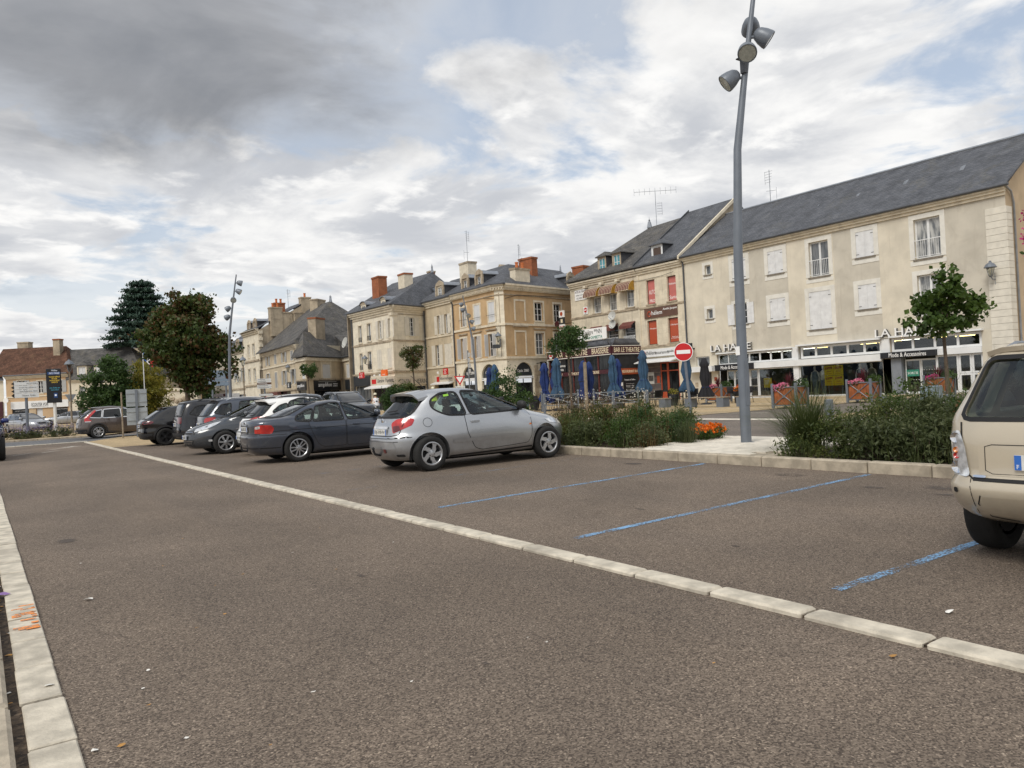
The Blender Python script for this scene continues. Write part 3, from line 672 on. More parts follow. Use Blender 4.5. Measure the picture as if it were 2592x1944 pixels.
def antenna(par, P, z0, z1, kind='yagi', rz=0.0):
 T = world(par).inverted() @ Matrix.Translation((P[0], P[1], 0)) @ Matrix.Rotation(rz, 4, 'Z')
 m = MB().tube([(0, 0, z0), (0, 0, z1)], .022, 6)
 if kind == 'yagi':
  m.tube([(-1.7, 0, z1), (1.7, 0, z1)], .016, 5)
  for k in range(9): x = -1.7+3.4*k/8; m.tube([(x, 0, z1-.28), (x, 0, z1+.28)], .010, 4)
  for k in range(5): m.tube([(.1, 0, z1-1.0-.22*k), (.5, 0, z1-1.0-.22*k)], .012, 4)
  m.tube([(.5, 0, z1-.95), (.5, 0, z1-1.95)], .012, 4)
 else:
  for k in range(5):
   zz = z1-.12-.18*k; m.tube([(-.25+.04*k, 0, zz), (.38, 0, zz+.02)], .010, 4)
  m.tube([(.36, 0, z1-.05), (.36, 0, z1-.95)], .012, 4)
  if kind == 'tall': m.tube([(-.5, 0, z0+.9), (.3, 0, z0+1.0)], .012, 4); m.tube([(-.5, 0, z0+.3), (-.5, 0, z0+1.1)], .012, 4)
 m.build('antenna', 'zinc', par, T)
def dish(par, T, s, y, z, r=.35):
 T = T or Matrix()
 M = T @ Matrix.Translation((s, y, z)) @ Matrix.Rotation(rad(75), 4, 'X') @ Matrix.Rotation(rad(8), 4, 'Y')
 d = MB().lathe([(.0, -.06), (r*.5, -.03), (r, .06), (r*.98, .075), (r*.5, -.015), (.0, -.045)], 24, M, cap=False).build('satellite_dish', 'dish_grey', par, smooth=True)
 MB().tube([(s, y, z-r), (s, y+.02, z), (s, y+.3, z-.05)], .02, 6).build('bracket', 'zinc', d, T)
 MB().tube([(s, y-.02, z-r*.9), (s, y-.42, z-.05)], .012, 6).build('arm', 'iron_dark', d, T)
def dormer(par, T, s0, s1, z0, z1, y0, back, kind='slate', pane='pane_mid', front='stone_trim', roofm='slate', cheek='lead_cheek', rise=.45, open_=None):
 T = T or Matrix()
 "dormer: front wall with a real opening, cheeks and roof running back into the main roof"
 f = .16; a, b, c, d = s0+f, s1-f, z0+.12, z1-.18
 Td = T @ Matrix.Translation((0, y0, 0))
 wl = facade(par, Td, s1, z1, [(a, b, c, d)], front, z0=z0-.35, s0=s0, dep=.10, name='dormer')
 window(par, Td, (a, b, c, d), 2, 2, pane=pane, sill=None, dep=.05, fw=.04)
 m = MB(); y1 = back
 for s in (s0, s1):
  e = .04 if s == s0 else -.04
  m.prism([(s, .001, z0-.35), (s, .001, z1), (s, y1, z1)], (e, 0, 0))
 m.build('cheek', cheek, wl, Td)
 sm = (s0+s1)/2; zz = z1; o = .14; r = MB()
 if kind == 'slate':
  A = (s0-o, -o, zz); B = (s1+o, -o, zz); R0 = (sm, .35, zz+rise); R1 = (sm, y1+rise*1.1, zz+rise); C = (s1+o, y1+.1, zz); D = (s0-o, y1+.1, zz)
  r.prism([A, B, R0], (0, 0, -.06)); r.prism([B, C, R1, R0], (0, 0, -.06)); r.prism([A, R0, R1, D], (0, 0, -.06))
 elif kind == 'gable':
  for sg in (-1, 1):
   e = s0-o if sg < 0 else s1+o
   r.prism([(e, -.02, zz), (sm, -.02, zz+rise), (sm, y1+.3, zz+rise), (e, y1, zz)], (0, 0, -.06))
  p = MB().prism([(s0-.06, -.10, zz-.02), (s1+.06, -.10, zz-.02), (s1-.02, -.10, zz+rise*.55), (sm, -.10, zz+rise*1.25), (s0+.02, -.10, zz+rise*.55)], (0, .14, 0))
  p.box(s0-.09, s0+.10, -.13, .02, z0-.3, zz-.03); p.box(s1-.10, s1+.09, -.13, .02, z0-.3, zz-.03)
  p.build('pediment', 'stone_dirty', wl, Td)
 elif kind == 'barrel':
  n = 8; P = [(sm-(sm-s0+o)*cos(pi*k/n), zz-.05+rise*sin(pi*k/n)) for k in range(n+1)]
  for k in range(n): r.prism([(P[k][0], -.12, P[k][1]), (P[k+1][0], -.12, P[k+1][1]), (P[k+1][0], y1+.6, P[k+1][1]), (P[k][0], y1+.6, P[k][1])], (0, 0, -.05))
  MB().prism([(x, -.02, z) for x, z in P], (0, .05, 0)).build('pediment', 'stone_dirty', wl, Td)
 r.build('dormer_roof', roofm if kind != 'barrel' else 'zinc', wl, Td)
 return wl
def skylight(par, P, n, wd, h, mat='pane_mid'):
 "roof window lying in the roof plane at world point P with roof normal n"
 z = Vector(n).normalized(); x = Vector((0, 0, 1)).cross(z).normalized(); y = z.cross(x)
 M = world(par).inverted() @ Matrix(((x.x, y.x, z.x, P[0]), (x.y, y.y, z.y, P[1]), (x.z, y.z, z.z, P[2]), (0, 0, 0, 1)))
 m = MB(); t = .06; m.box(-wd/2, wd/2, -h/2, -h/2+t, .02, .10); m.box(-wd/2, wd/2, h/2-t, h/2, .02, .10); m.box(-wd/2, -wd/2+t, -h/2+t, h/2-t, .02, .10); m.box(wd/2-t, wd/2, -h/2+t, h/2-t, .02, .10)
 s = m.build('roof_window', 'zinc_dark', par, M); MB().box(-wd/2+t, wd/2-t, -h/2+t, h/2-t, .03, .06).build('pane', mat, s, M)
def wall_lantern(T, s, z, label, group=None):
 t = thing('wall_lantern', label, 'lantern', M=T @ Matrix.Translation((s, 0, z)), group=group)
 m = MB().tube([(0, .05, -.5), (0, -.05, -.35), (0, -.32, -.36), (0, -.48, -.22)], .025, 6); m.tube([(0, -.03, -.6), (0, -.03, -.05)], .022, 6); m.box(-.04, .04, -.03, .03, -.62, .0); m.build('bracket', 'grey_paint', t)
 lantern_head(t, Matrix.Translation((0, -.48, -.2)), .9)
def lantern_head(t, M, k=1.0):
 b = MB()
 for i in range(4):
  a = pi/4+pi/2*i; b.tube([(.10*k*cos(a), .10*k*sin(a), 0), (.20*k*cos(a), .20*k*sin(a), .42*k)], .014*k, 4)
 b.lathe([(.03*k, -.08*k), (.12*k, 0), (.02*k, .01)], 4, Matrix.Rotation(pi/4, 4, 'Z')); b.build('cage', 'grey_paint', t, M)
 MB().lathe([(.30*k, .42*k), (.31*k, .45*k), (.20*k, .62*k), (.10*k, .68*k), (.06*k, .74*k), (.07*k, .78*k), (.0, .80*k)], 12, M).build('hood', 'grey_paint', t)
 g = MB().lathe([(.085*k, .01), (.185*k, .42*k)], 4, M @ Matrix.Rotation(pi/4, 4, 'Z'), cap=False); g.build('pane', 'lantern_glass', t)
m_glass('lantern_glass', (.75, .75, .7, 1), .6)
def signbox(par, T, a, b, z0, z1, mat, y=-.10, th=.08, name='sign'):
 return MB().box(a, b, y-th, y, z0, z1).build(name, mat, par, T)
# ================================================================== clothing store (long cream building)
LH = frame((40, 36.8), (0, -1))
hb = thing('clothing_store', 'long cream rendered building with slate roof, white shutters and a clothing shop below', 'building', M=LH)
T = None
A0, A1 = .72, 20.85
up = [(2.66, 3.16, 8.26, 8.88), (2.66, 3.16, 5.33, 5.98), (4.9, 5.95, 7.53, 8.9), (4.9, 5.9, 4.72, 6.05), (7.6, 8.66, 7.53, 8.91), (7.6, 8.68, 4.68, 6.02), (10.42, 11.66, 6.93, 8.95), (10.28, 11.68, 3.9, 6.07),
      (13.33, 14.35, 7.58, 8.98), (13.33, 14.36, 4.73, 6.06), (16.52, 17.84, 6.96, 9.0), (16.56, 17.8, 4.0, 6.12)]
shop = [(1.5, 2.67, 2.25, 2.88), (2.05, 2.77, .05, 1.8), (3.3, 9.02, 0.04, 2.92), (9.35, 14.5, .04, 3.0), (14.95, 19.5, .04, 3.02)]
facade(hb, T, A1, 3.05, shop, 'render_cream', s0=A0)
for a, b, mt in ((A0, 4.62, 'render_cream'), (4.62, 8.95, 'render_stained'), (8.95, 11.95, 'render_cream'), (11.95, 14.62, 'render_stained'), (14.62, 18.05, 'render_cream'), (18.05, A1, 'render_stained')): facade(hb, T, b, 9.65, up, mt, z0=3.05, s0=a)
for i, (r, kind) in enumerate(zip(up, ['s', 's', 'c', 'o', 'c', 'c', 'f', 'c', 'c', 'c', 'f', 'f2'])):
 if kind == 's': window(hb, T, r, 1, 1, pane='pane_mid', sur='trim_grey', surw=.2)
 if kind == 'c': window(hb, T, r, 2, 2, sh='closed', sur='trim_grey', surw=.26, hooks=True)
 if kind == 'o': window(hb, T, r, 2, 3, sh='open', sur='trim_grey', surw=.2, shw=.5, pane='pane_dark')
 if kind == 'f': window(hb, T, r, 2, 1, rail=.95, sur='trim_grey', surw=.24, pane='pane_mid' if r[0] < 12 else 'pane_curtain', fw=.08)
 if kind == 'f2': window(hb, T, r, 2, 1, rail=.95, sur='trim_grey', surw=.24, pane='pane_curtain', fw=.08)
cornice(hb, T, A0, A1+.02, 9.3, .38, .3, 'stone_trim'); gutter(hb, T, A0, A1+.3, 9.72, -.36, .075)
# quoins: one block each at the corner, both faces
for k in range(27):
 z = 1.0+.325*k-.98
 if z+.3 > 9.3: break
 MB().bevbox(19.95, 20.89, -.045, .55, z+.008, z+.317, .008).build('quoin', 'quoin_pale', hb)
# gable end wall, facing the near side
GE = LH @ Matrix.Translation((A1, 0, 0)) @ Matrix.Rotation(pi/2, 4, 'Z')
Tg = LH.inverted() @ GE
gop = [(6.9, 7.9, 4.7, 6.1)]
facade(hb, Tg, 10.0, 9.65, gop, 'render_tan', top=[(0, 0, 9.65), (10, 0, 9.65), (5.0, 0, 13.05)])
window(hb, Tg, gop[0], 2, 2, sh='closed', sur='trim_grey')
MB().tube([(.75, -.07, .2), (.72, -.07, 9.0), (.4, -.1, 9.5), (-.2, -.1, 9.72)], .05, 8).build('downpipe', 'zinc', hb, Tg, smooth=True)
facade(hb, LH.inverted() @ frame((50, 16), (0, 1)), 20, 9.6, [], 'render_tan', name='wall')
eX, rX, bX = 39.62, 44.9, 50.3
Y0, Y1 = 15.75, 36.15
roof_polys(hb, [[(eX, Y1, 9.78), (eX, Y0, 9.78), (rX, Y0, 13.15), (rX, Y1, 13.15)], [(rX, Y1, 13.15), (rX, Y0, 13.15), (bX, Y0, 9.8), (bX, Y1, 9.8)]])
MB().tube([(rX, Y0, 13.17), (rX, Y1, 13.17)], .09, 8).build('ridge', 'zinc', hb, LH.inverted(), smooth=True)
for s, z in ((4.5, 11.42), (6.86, 11.46), (9.66, 11.5), (12.2, 11.55), (14.96, 11.6), (17.94, 11.62)):
 y = 2.62; MB().prism([(s-.11, y-.28, z-.12), (s+.11, y-.28, z-.12), (s, y-.28, z+.08)], (0, .5, .18)).build('roof_vent', 'zinc', hb)
antenna(hb, (44.9, 32.3), 13.0, 15.4, 'tall', pi/2)
pipe(hb, T, .85, 0.1, 9.5, -.08, .055)
# shop floor: jambs, bands, transoms, glass and the room behind
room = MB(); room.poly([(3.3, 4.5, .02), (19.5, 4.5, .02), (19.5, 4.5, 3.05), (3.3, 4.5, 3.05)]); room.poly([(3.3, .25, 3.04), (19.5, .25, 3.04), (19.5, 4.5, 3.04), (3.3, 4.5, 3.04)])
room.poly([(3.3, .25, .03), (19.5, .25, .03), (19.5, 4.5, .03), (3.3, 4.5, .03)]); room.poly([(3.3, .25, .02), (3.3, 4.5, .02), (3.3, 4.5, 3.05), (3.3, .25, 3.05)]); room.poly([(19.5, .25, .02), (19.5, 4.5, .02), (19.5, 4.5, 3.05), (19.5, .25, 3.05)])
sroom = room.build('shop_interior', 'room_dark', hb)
rr = random.Random(5)
for k in range(22):   # stock on shelves, dim in the background
 x = 4+15*k/22; MB().box(x, x+.5, 3.6+rr.uniform(0, .5), 4.4, .1, rr.uniform(.8, 1.5)).build('display_rack', 'room_mid', sroom)
for k in range(15):
 x = 3.9+1.02*k+rr.uniform(-.2, .2); yy = rr.choice([1.2, 2.2, 3.2])
 MB().box(x, x+.95, yy, yy+.06, 2.90, 2.945).build('ceiling_lamp', rr.choice(['tube_light', 'tube_light', 'tube_white']), sroom)
def glazing(a, b, z0, z1, n, y=.1, post=.06, mat='shop_glass', glass=True):
 m = MB(); m.box(a, b, y-.03, y+.05, z0, z0+post); m.box(a, b, y-.03, y+.05, z1-post, z1); xs = [a+(b-a)*k/n for k in range(n+1)]
 for k, x in enumerate(xs):
  l = x if k == 0 else x-post/2; h = x if k == n else x+post/2
  if k == 0: h = x+post
  if k == n: l = x-post
  m.box(l, h, y-.032, y+.052, z0+post, z1-post)
 w = m.build('shop_window', 'white_fascia', hb)
 for p, q in zip(xs[:-1], xs[1:]): MB().box(p+.02, q-.02, y+.005, y+.013, z0+post*.6, z1-post*.6).build('pane', mat, w)
glazing(3.38, 4.97, 2.24, 2.90, 2); glazing(5.02, 8.98, 2.24, 2.90, 5, post=.10); glazing(9.5, 14.46, 2.26, 2.98, 5, post=.13); glazing(15.0, 19.48, 2.28, 3.0, 4, post=.12)
glazing(6.42, 9.0, .06, 1.84, 1, .12); glazing(9.36, 14.5, .06, 1.86, 1, .12, .04); glazing(17.24, 18.33, .06, 1.96, 1, .12, .09)
glazing(18.34, 18.95, 1.0, 1.96, 1, .12, .09); glazing(18.96, 19.48, 1.0, 1.96, 1, .12, .09); glazing(18.34, 18.95, .06, .99, 1, .12, .09); glazing(18.96, 19.48, .06, .99, 1, .12, .09)
MB().box(6.3, 14.52, -.16, .08, 1.86, 2.225).build('fascia', 'white_fascia', hb); MB().box(17.42, 19.5, -.10, .08, 1.97, 2.27).build('fascia', 'white_fascia', hb)
MB().box(3.3, 9.02, -.14, .16, 2.93, 3.02).build('blind_box', 'white_fascia', hb); MB().box(9.4, 14.5, -.3, .12, 3.0, 3.09).build('blind_box', 'white_fascia', hb); MB().box(15.0, 19.6, -.26, .12, 3.03, 3.12).build('blind_box', 'white_fascia', hb)
MB().box(9.0, 9.36, -.02, .25, .02, 3.0).build('pier', 'white_fascia', hb); MB().box(14.51, 14.94, -.04, .28, 2.24, 3.02).build('pier', 'white_fascia', hb)
MB().box(14.51, 15.5, .0, .5, .02, 1.94).build('pier', 'blue_grey_wall', hb)
for a, b, z0, z1 in ((3.22, 6.28, 1.84, 2.23), (14.51, 17.4, 1.96, 2.27)):
 sg = MB().box(a, b, -.24, .10, z0, z1).build('shop_sign', 'black_fascia', hb)
 lettering('Mode & Accessoires', sg, (a+b)/2, (z0+z1)/2, .23, 'letters_white', off=.245, width=1.95)
for a, b in ((3.83, 6.25), (15.55, 17.2)):
 n = 4 if a < 10 else 2
 for k in range(n):
  x0 = a+(b-a)*k/n; x1 = a+(b-a)*(k+1)/n; m = MB(); y = .28; e = .07
  m.box(x0+.01, x0+e, y, y+.05, .04, 1.84); m.box(x1-e, x1-.01, y, y+.05, .04, 1.84); m.box(x0+e, x1-e, y, y+.05, 1.76, 1.84); m.box(x0+e, x1-e, y, y+.05, .04, .14)
  d = m.build('door', 'white_fascia', hb); MB().box(x0+e, x1-e, y+.02, y+.028, .14, 1.76).build('pane', 'shop_glass', d)
  dots = MB()
  for q in range(5):
   for zz in (1.25, .75): xx = x0+e+(x1-x0-2*e)*(q+.5)/5; dots.box(xx-.018, xx+.018, y+.012, y+.018, zz, zz+.03)
  dots.build('sight_mark', 'letters_white', d)
  MB().box(x0+e+.02, x0+e+.04, y-.06, y-.03, .6, 1.2).build('handle', 'zinc', d)
pn = MB().box(15.62, 16.28, .262, .272, .95, 1.3).build('exit_panel', 'green_panel', hb); lettering('SORTIE', pn, 15.95, 1.12, .12, 'letters_white', off=-.258, depth=.008)
# small entrance at the left end
MB().box(1.18, 3.28, -.55, .02, 1.84, 2.2).build('canopy', 'white_fascia', hb)
window(hb, T, shop[0], 2, 1, pane='pane_mid', sill=None, fw=.08); MB().box(2.05, 2.77, .12, .2, .05, 1.8).build('door', 'wood_dark', hb); MB().box(3.0, 3.22, -.015, .0, 1.2, 1.45).build('plaque', 'rust_red', hb); MB().box(1.35, 1.6, -.02, .0, .85, 1.15).build('plaque', 'stone_dirty', hb)
pk = MB().box(1.05, 1.74, -.62, -.54, 3.14, 3.82).build('hanging_sign', 'black_fascia', hb); lettering('LA\nHALLE', pk, 1.42, 3.42, .34, 'letters_white', off=.625, depth=.01); MB().box(1.35, 1.45, -.56, .01, 3.4, 3.5).build('arm', 'iron_dark', pk)
for s0, s1 in ((2.95, 6.15), (14.25, 17.45)): lettering('LA HALLE', hb, (s0+s1)/2, 3.33, .42, 'letters_white', width=s1-s0, off=.19, depth=.03); lettering('LA HALLE', hb, (s0+s1)/2+.035, 3.30, .44, 'letters_grey', width=s1-s0, off=.10, depth=.08); MB().box(s0, s1, -.09, -.04, 3.06, 3.10).build('letter_rail', 'trim_grey', hb)  # grey copy set back, right and down paints the letters' shadow edges
# posters standing in the window
def mannequin(s, y, label, top, leg, pose=0):
 t = thing('mannequin', label, 'mannequin', M=LH @ Matrix.Translation((s, y, .08)))
 bm_body(t, [((0, 0, .02), .05), ((-.05, 0, .45), .06), ((-.08, 0, .85), .09), ((0, 0, .95), .13), ((0, 0, 1.15), .115), ((0, 0, 1.34), .14), ((0, 0, 1.44), .06), ((0, 0, 1.52), .05), ((0, -.02, 1.60), .085), ((0, -.02, 1.70), .06),
    ((.10, 0, .45), .06), ((.08, 0, .85), .09), ((.14, -.02, .02), .05), ((-.19, 0, 1.32), .055), ((-.26, -.02, 1.05), .042), ((-.22, -.10, .82), .035), ((.19, 0, 1.32), .055), ((.27, 0, 1.05), .042), ((.25, -.05, .80), .035)],
   [(3, 4), (4, 5), (5, 6), (6, 7), (7, 8), (8, 9), (3, 2), (2, 1), (1, 0), (3, 11), (11, 10), (10, 12), (5, 13), (13, 14), (14, 15), (5, 16), (16, 17), (17, 18)], 'skin_mannequin', 3)
 m = MB().lathe([(.14, .86), (.155, .95), (.135, 1.12), (.165, 1.32), (.10, 1.40)], 14, Matrix.Diagonal((1.25, .85, 1, 1))); m.build('top', top, t, smooth=True)
 m = MB()
 for p in ([(-.08, 0, .9), (-.065, 0, .45), (-.02, 0, .08)], [(.08, 0, .9), (.10, 0, .45), (.13, -.02, .08)]): m.tube(p, [.115, .08, .065], 10)
 m.build('trousers', leg, t, smooth=True); MB().box(-.14, .26, -.14, .14, -.05, .0).build('base', 'white_fascia', t)
def bm_body(parent, verts, edges, mat, root, name='body', sub=2, T=None):
 me = bpy.data.meshes.new(name); me.from_pydata([v for v, r in verts], edges, [])
 o = bpy.data.objects.new('tmp', me); COL.objects.link(o)
 md = o.modifiers.new('s', 'SKIN'); md.use_smooth_shade = True
 for i, (v, r) in enumerate(verts):
  sv = me.skin_vertices[0].data[i]; sv.radius = (r, r) if not isinstance(r, tuple) else r; sv.use_root = i == root
 o.modifiers.new('u', 'SUBSURF').levels = sub
 bpy.context.view_layer.update(); m2 = bpy.data.meshes.new_from_object(o.evaluated_get(bpy.context.evaluated_depsgraph_get()))
 bpy.data.objects.remove(o); m2.materials.clear(); m2.materials.append(MATS[mat] if isinstance(mat, str) else mat)
 m2.polygons.foreach_set('use_smooth', [True]*len(m2.polygons)); m2.name = name
 return link(name, m2, parent, T)
mannequin(10.05, .55, 'mannequin in a printed blouse standing left in the shop window', 'cloth_print', 'cloth_print')
mannequin(10.55, .6, 'mannequin in cream top and blue jeans in the shop window', 'cloth_cream', 'denim')
mannequin(12.85, .6, 'mannequin in a black jacket right of the yellow posters', 'cloth_black', 'cloth_black')
mannequin(13.4, .8, 'mannequin in olive top behind the dark red plume plant', 'cloth_olive', 'cloth_black')
mannequin(8.35, .9, 'mannequin in dark clothes behind the first shop pane', 'cloth_black', 'cloth_black')
def poster4(s0, s1, z0, z1):
 t = thing('poster_stand', 'four yellow offer posters on a stand behind the shop glass', 'poster', M=LH @ Matrix.Translation((0, .2, 0)))
 sm, zm = (s0+s1)/2, (z0+z1)/2
 for (a, b, c, d) in ((s0, sm-.01, z0, zm-.01), (sm+.01, s1, z0, zm-.01), (s0, sm-.01, zm+.01, z1), (sm+.01, s1, zm+.01, z1)):
  p = MB().box(a, b, 0, .02, c, d).build('poster', 'poster_yellow', t); h = d-c; wd = b-a
  MB().prism([(a+.07, -.004, c+h*.58), (b-.08, -.004, c+h*.66), (b-.08, -.004, c+h*.88), (a+.07, -.004, c+h*.80)], (0, .003, 0)).build('label', 'rust_red', p)
  lettering('bons', p, (a+b)/2, c+h*.73, .12, 'poster_yellow', off=.006, depth=.003); lettering('plans', p, (a+b)/2, c+h*.40, .13, 'rust_red', off=.004, depth=.003); lettering('les', p, a+.14, c+h*.91, .05, 'rust_red', off=.004, depth=.003)
  MB().box(a+.1, b-.1, -.003, .0, c+h*.15, c+h*.18).build('fine_print', 'rust_red', p)
 m = MB(); m.box(s0+.22, s0+.25, .005, .03, .06, z0); m.box(s1-.12, s1-.09, .005, .03, .06, z0); m.build('leg', 'zinc', t)
poster4(10.88, 12.05, .62, 1.77)
pt = thing('window_poster', 'single yellow poster behind the first shop pane', 'poster', M=LH @ Matrix.Translation((0, .2, 0))); p = MB().box(6.7, 7.28, 0, .02, .63, 1.22).build('sheet', 'poster_yellow', pt)
for k in range(4): MB().box(6.76, 7.1-.02*k, -.004, 0, 1.06-.07*k, 1.09-.07*k).build('print', 'letters_white', p)
MB().box(6.95, 7.0, .0, .03, .06, .63).build('leg', 'zinc', pt)
wall_lantern(LH, 20.25, 5.75, 'grey wall lantern on the pale quoin of the clothing store')
# ================================================================== insurance office (pale stone, two bays)
tb = thing('insurance_building', 'narrow pale stone building with red window films between store and brasserie', 'building', M=LH)
ops = [(-2.81, -1.97, 6.93, 8.68), (-.79, .05, 6.93, 8.68), (-2.9, -1.97, 4.02, 5.77), (-.88, .08, 4.04, 5.76), (-3.4, -.05, .03, 2.72)]
facade(tb, None, .70, 9.65, ops, 'ashlar', s0=-3.62)
txts = [[('AUTO', .3, .5), ('PRO', .22, .14)], [('Habitation', .14, .70), ('Santé', .24, .16)], [('Prévoyance', .13, .66)], [('Obsèques', .14, .72), ('Assurances\nprofessionnels', .2, .2)]]
for r, tx in zip(ops[:4], txts):
 w = window(tb, None, r, 1, 1, fr='wood_dark', pane='pane_dark', sill='stone_dirty', dep=.14, fw=.04)
 MB().box(r[0]+.05, r[1]-.05, .150, .158, r[2]+.05, r[3]-.06).build('film', 'poster_red' if r[2] > 6 else 'orange_red', w)
 for st_, h_, f_ in tx: lettering(st_, w, (r[0]+r[1])/2, r[2]+(r[3]-r[2])*f_, h_, 'letters_white', off=-.148, depth=.004, width=min(.72, .72*len(st_.split('\n')[0])/7+.2))
sg = MB().box(-3.05, .1, -.08, -.001, 5.92, 6.62).build('sign', 'rust_brown', tb)
def logo(par, s, z, r, y, mat='orange_red'):
 m = MB()
 for k in range(12):
  a = 2*pi*k/12; m.tube([(s+r*.6*cos(a), y, z+r*.6*sin(a)), (s+r*cos(a+.25), y, z+r*sin(a+.25))], r*.14, 5)
 m.build('emblem', mat, par)
logo(sg, -2.55, 6.22, .22, -.09); lettering('thélem', sg, -1.9, 6.27, .3, 'letters_white', off=.085); lettering('Amélie Jacquet', sg, -.55, 6.42, .2, 'letters_white', off=.085)
sg = MB().box(-3.55, .55, -.18, -.001, 3.14, 3.68).build('sign', 'white_fascia', tb); logo(sg, -3.2, 3.40, .19, -.19, 'poster_red'); lettering('thélem', sg, -2.5, 3.44, .27, 'letters_grey', off=.185); lettering('assurances', sg, -1.4, 3.38, .15, 'letters_grey', off=.185); lettering('Amélie Jacquet', sg, -.25, 3.42, .2, 'letters_grey', off=.185)
MB().prism([(-3.55, 0, 3.02), (-3.55, -.9, 2.76), (-3.55, -.9, 2.70), (-3.55, 0, 2.9)], (3.6, 0, 0)).build('awning', 'white_fascia', tb)
m = MB(); m.box(-3.4, -1.85, .02, .2, .03, 2.72); m.build('tiled_wall', 'tile_grey', tb)
for k in range(6): MB().box(-3.39, -1.86, .012, .019, .4+.4*k, .415+.4*k).build('tile_joint', 'stone_dirty', tb)
m = MB(); e = .08
for a, b in ((-1.84, -1.15), (-1.14, -.05)):
 m.box(a, a+e, .03, .12, .03, 2.7); m.box(b-e, b, .03, .12, .03, 2.7); m.box(a+e, b-e, .03, .12, 2.62, 2.7); m.box(a+e, b-e, .03, .12, 2.05, 2.13)
m.box(-1.84+e, -1.15-e, .03, .12, .03, .6); dr = m.build('door_frame', 'orange_red', tb); MB().box(-1.83, -.06, .07, .08, .05, 2.66).build('pane', 'pane_dark', dr)
MB().box(-2.2, -1.95, .005, .018, 1.25, 1.75).build('notice', 'orange_red', tb); MB().box(-3.1, -2.5, .005, .018, 1.2, 2.05).build('notice', 'dish_grey', tb); MB().box(-3.05, -2.55, .0, .004, 1.4, 1.8).build('notice_photo', 'room_mid', tb)
band(tb, None, -3.62, .7, 6.66, .12, .06); band(tb, None, -3.62, .7, 3.80, .14, .06); cornice(tb, None, -3.62, .7, 9.2, .42, .28)
MB().box(-3.72, -3.50, -.05, .0, .0, 9.2).build('pilaster', 'ashlar', tb); gutter(tb, None, -3.62, .7, 9.75, -.33);
MB().tube([(-.0, -.15, 8.9), (-1.2, -.05, 8.8), (-3.5, -.05, 8.75), (-6, -.05, 8.98), (-11.2, -.05, 9.02)], .014, 5).build('cable', 'iron_dark', tb)
# roof over both stone buildings (gable on the store side, hip at the far end)
eX2 = 39.6; R1 = (45.9, 36.05, 14.45);
roof_polys(tb, [[(eX2, 40.45, 9.82), (eX2, 36.0, 9.82), (45.9, 36.0, 14.45), (45.9, 40.45, 14.4)], [(45.9, 40.45, 14.4), (45.9, 36, 14.45), (52, 36, 9.8), (52, 40.45, 9.8)]])
m = MB().prism([(40.0, 36.12, 9.6), (45.9, 36.12, 14.30), (51.8, 36.12, 9.6)], (0, .3, 0)); m.build('gable_wall', 'render_old', tb, LH.inverted())
MB().prism([(39.55, 35.97, 9.62), (39.55, 35.97, 9.86), (45.9, 35.97, 14.52), (45.9, 35.97, 14.28)], (0, .14, 0)).build('verge', 'stone_trim', tb, LH.inverted())
dormer(tb, None, -2.55, -1.45, 9.95, 11.2, .45, 1.4, 'slate', 'pane_dark', 'white_paint', rise=.4); MB().box(-2.36, -1.64, .46, .49, 10.1, 10.95).build('roller_shutter', 'roller_brown', tb)
# ================================================================== brasserie building with hotel above
br = thing('brasserie_building', 'stained stone hotel building with burgundy brasserie veranda at its foot', 'building', M=LH)
up = [(-8.7, -7.75, 6.93, 8.2), (-6.88, -5.98, 6.93, 8.22), (-4.98, -4.12, 6.98, 8.27), (-9.0, -7.78, 4.3, 5.9), (-7.2, -5.95, 4.3, 5.85), (-5.36, -4.12, 4.3, 5.9)]
facade(br, None, -3.62, 9.65, up, 'ashlar', s0=-11.4)
for i, r in enumerate(up): window(br, None, r, 1, 2, pane='pane_curtain' if i < 3 else 'pane_mid', sill='stone_dirty', fw=.07, dep=.16)
facade(br, LH.inverted() @ frame((51, 48.2), (-1, 0)), 11, 9.65, [], 'render_old', name='wall')
for r in up[:3]:      # domed window awnings
 a, b = r[0]-.42, r[1]+.1; zt = 8.9; n = 6; w = MB(); pr = [(-.62*sin(pi/2*k/n)-.02, zt-.72*(1-cos(pi/2*k/n))) for k in range(n+1)]
 for k in range(n):
  (y0, z0), (y1, z1) = pr[k], pr[k+1]; w.poly([(a, y0, z0), (b, y0, z0), (b, y1, z1), (a, y1, z1)])
 aw = w.build('awning', 'awning_maroon', br)
 s_ = MB()
 for x in (a, b): s_.poly([(x, y, z) for y, z in pr]+[(x, -.02, zt-.72)])
 s_.build('awning_side', 'awning_mustard', aw)
 v = MB()
 for k in range(9):
  x = a+(b-a)*k/8; v.tube([(x, pr[j][0]-.006, pr[j][1]+.004) for j in range(n+1)], .012, 4)
 v.tube([(a, pr[-1][0], pr[-1][1]), (b, pr[-1][0], pr[-1][1])], .016, 5); v.build('awning_stripe', 'letters_cream', aw)
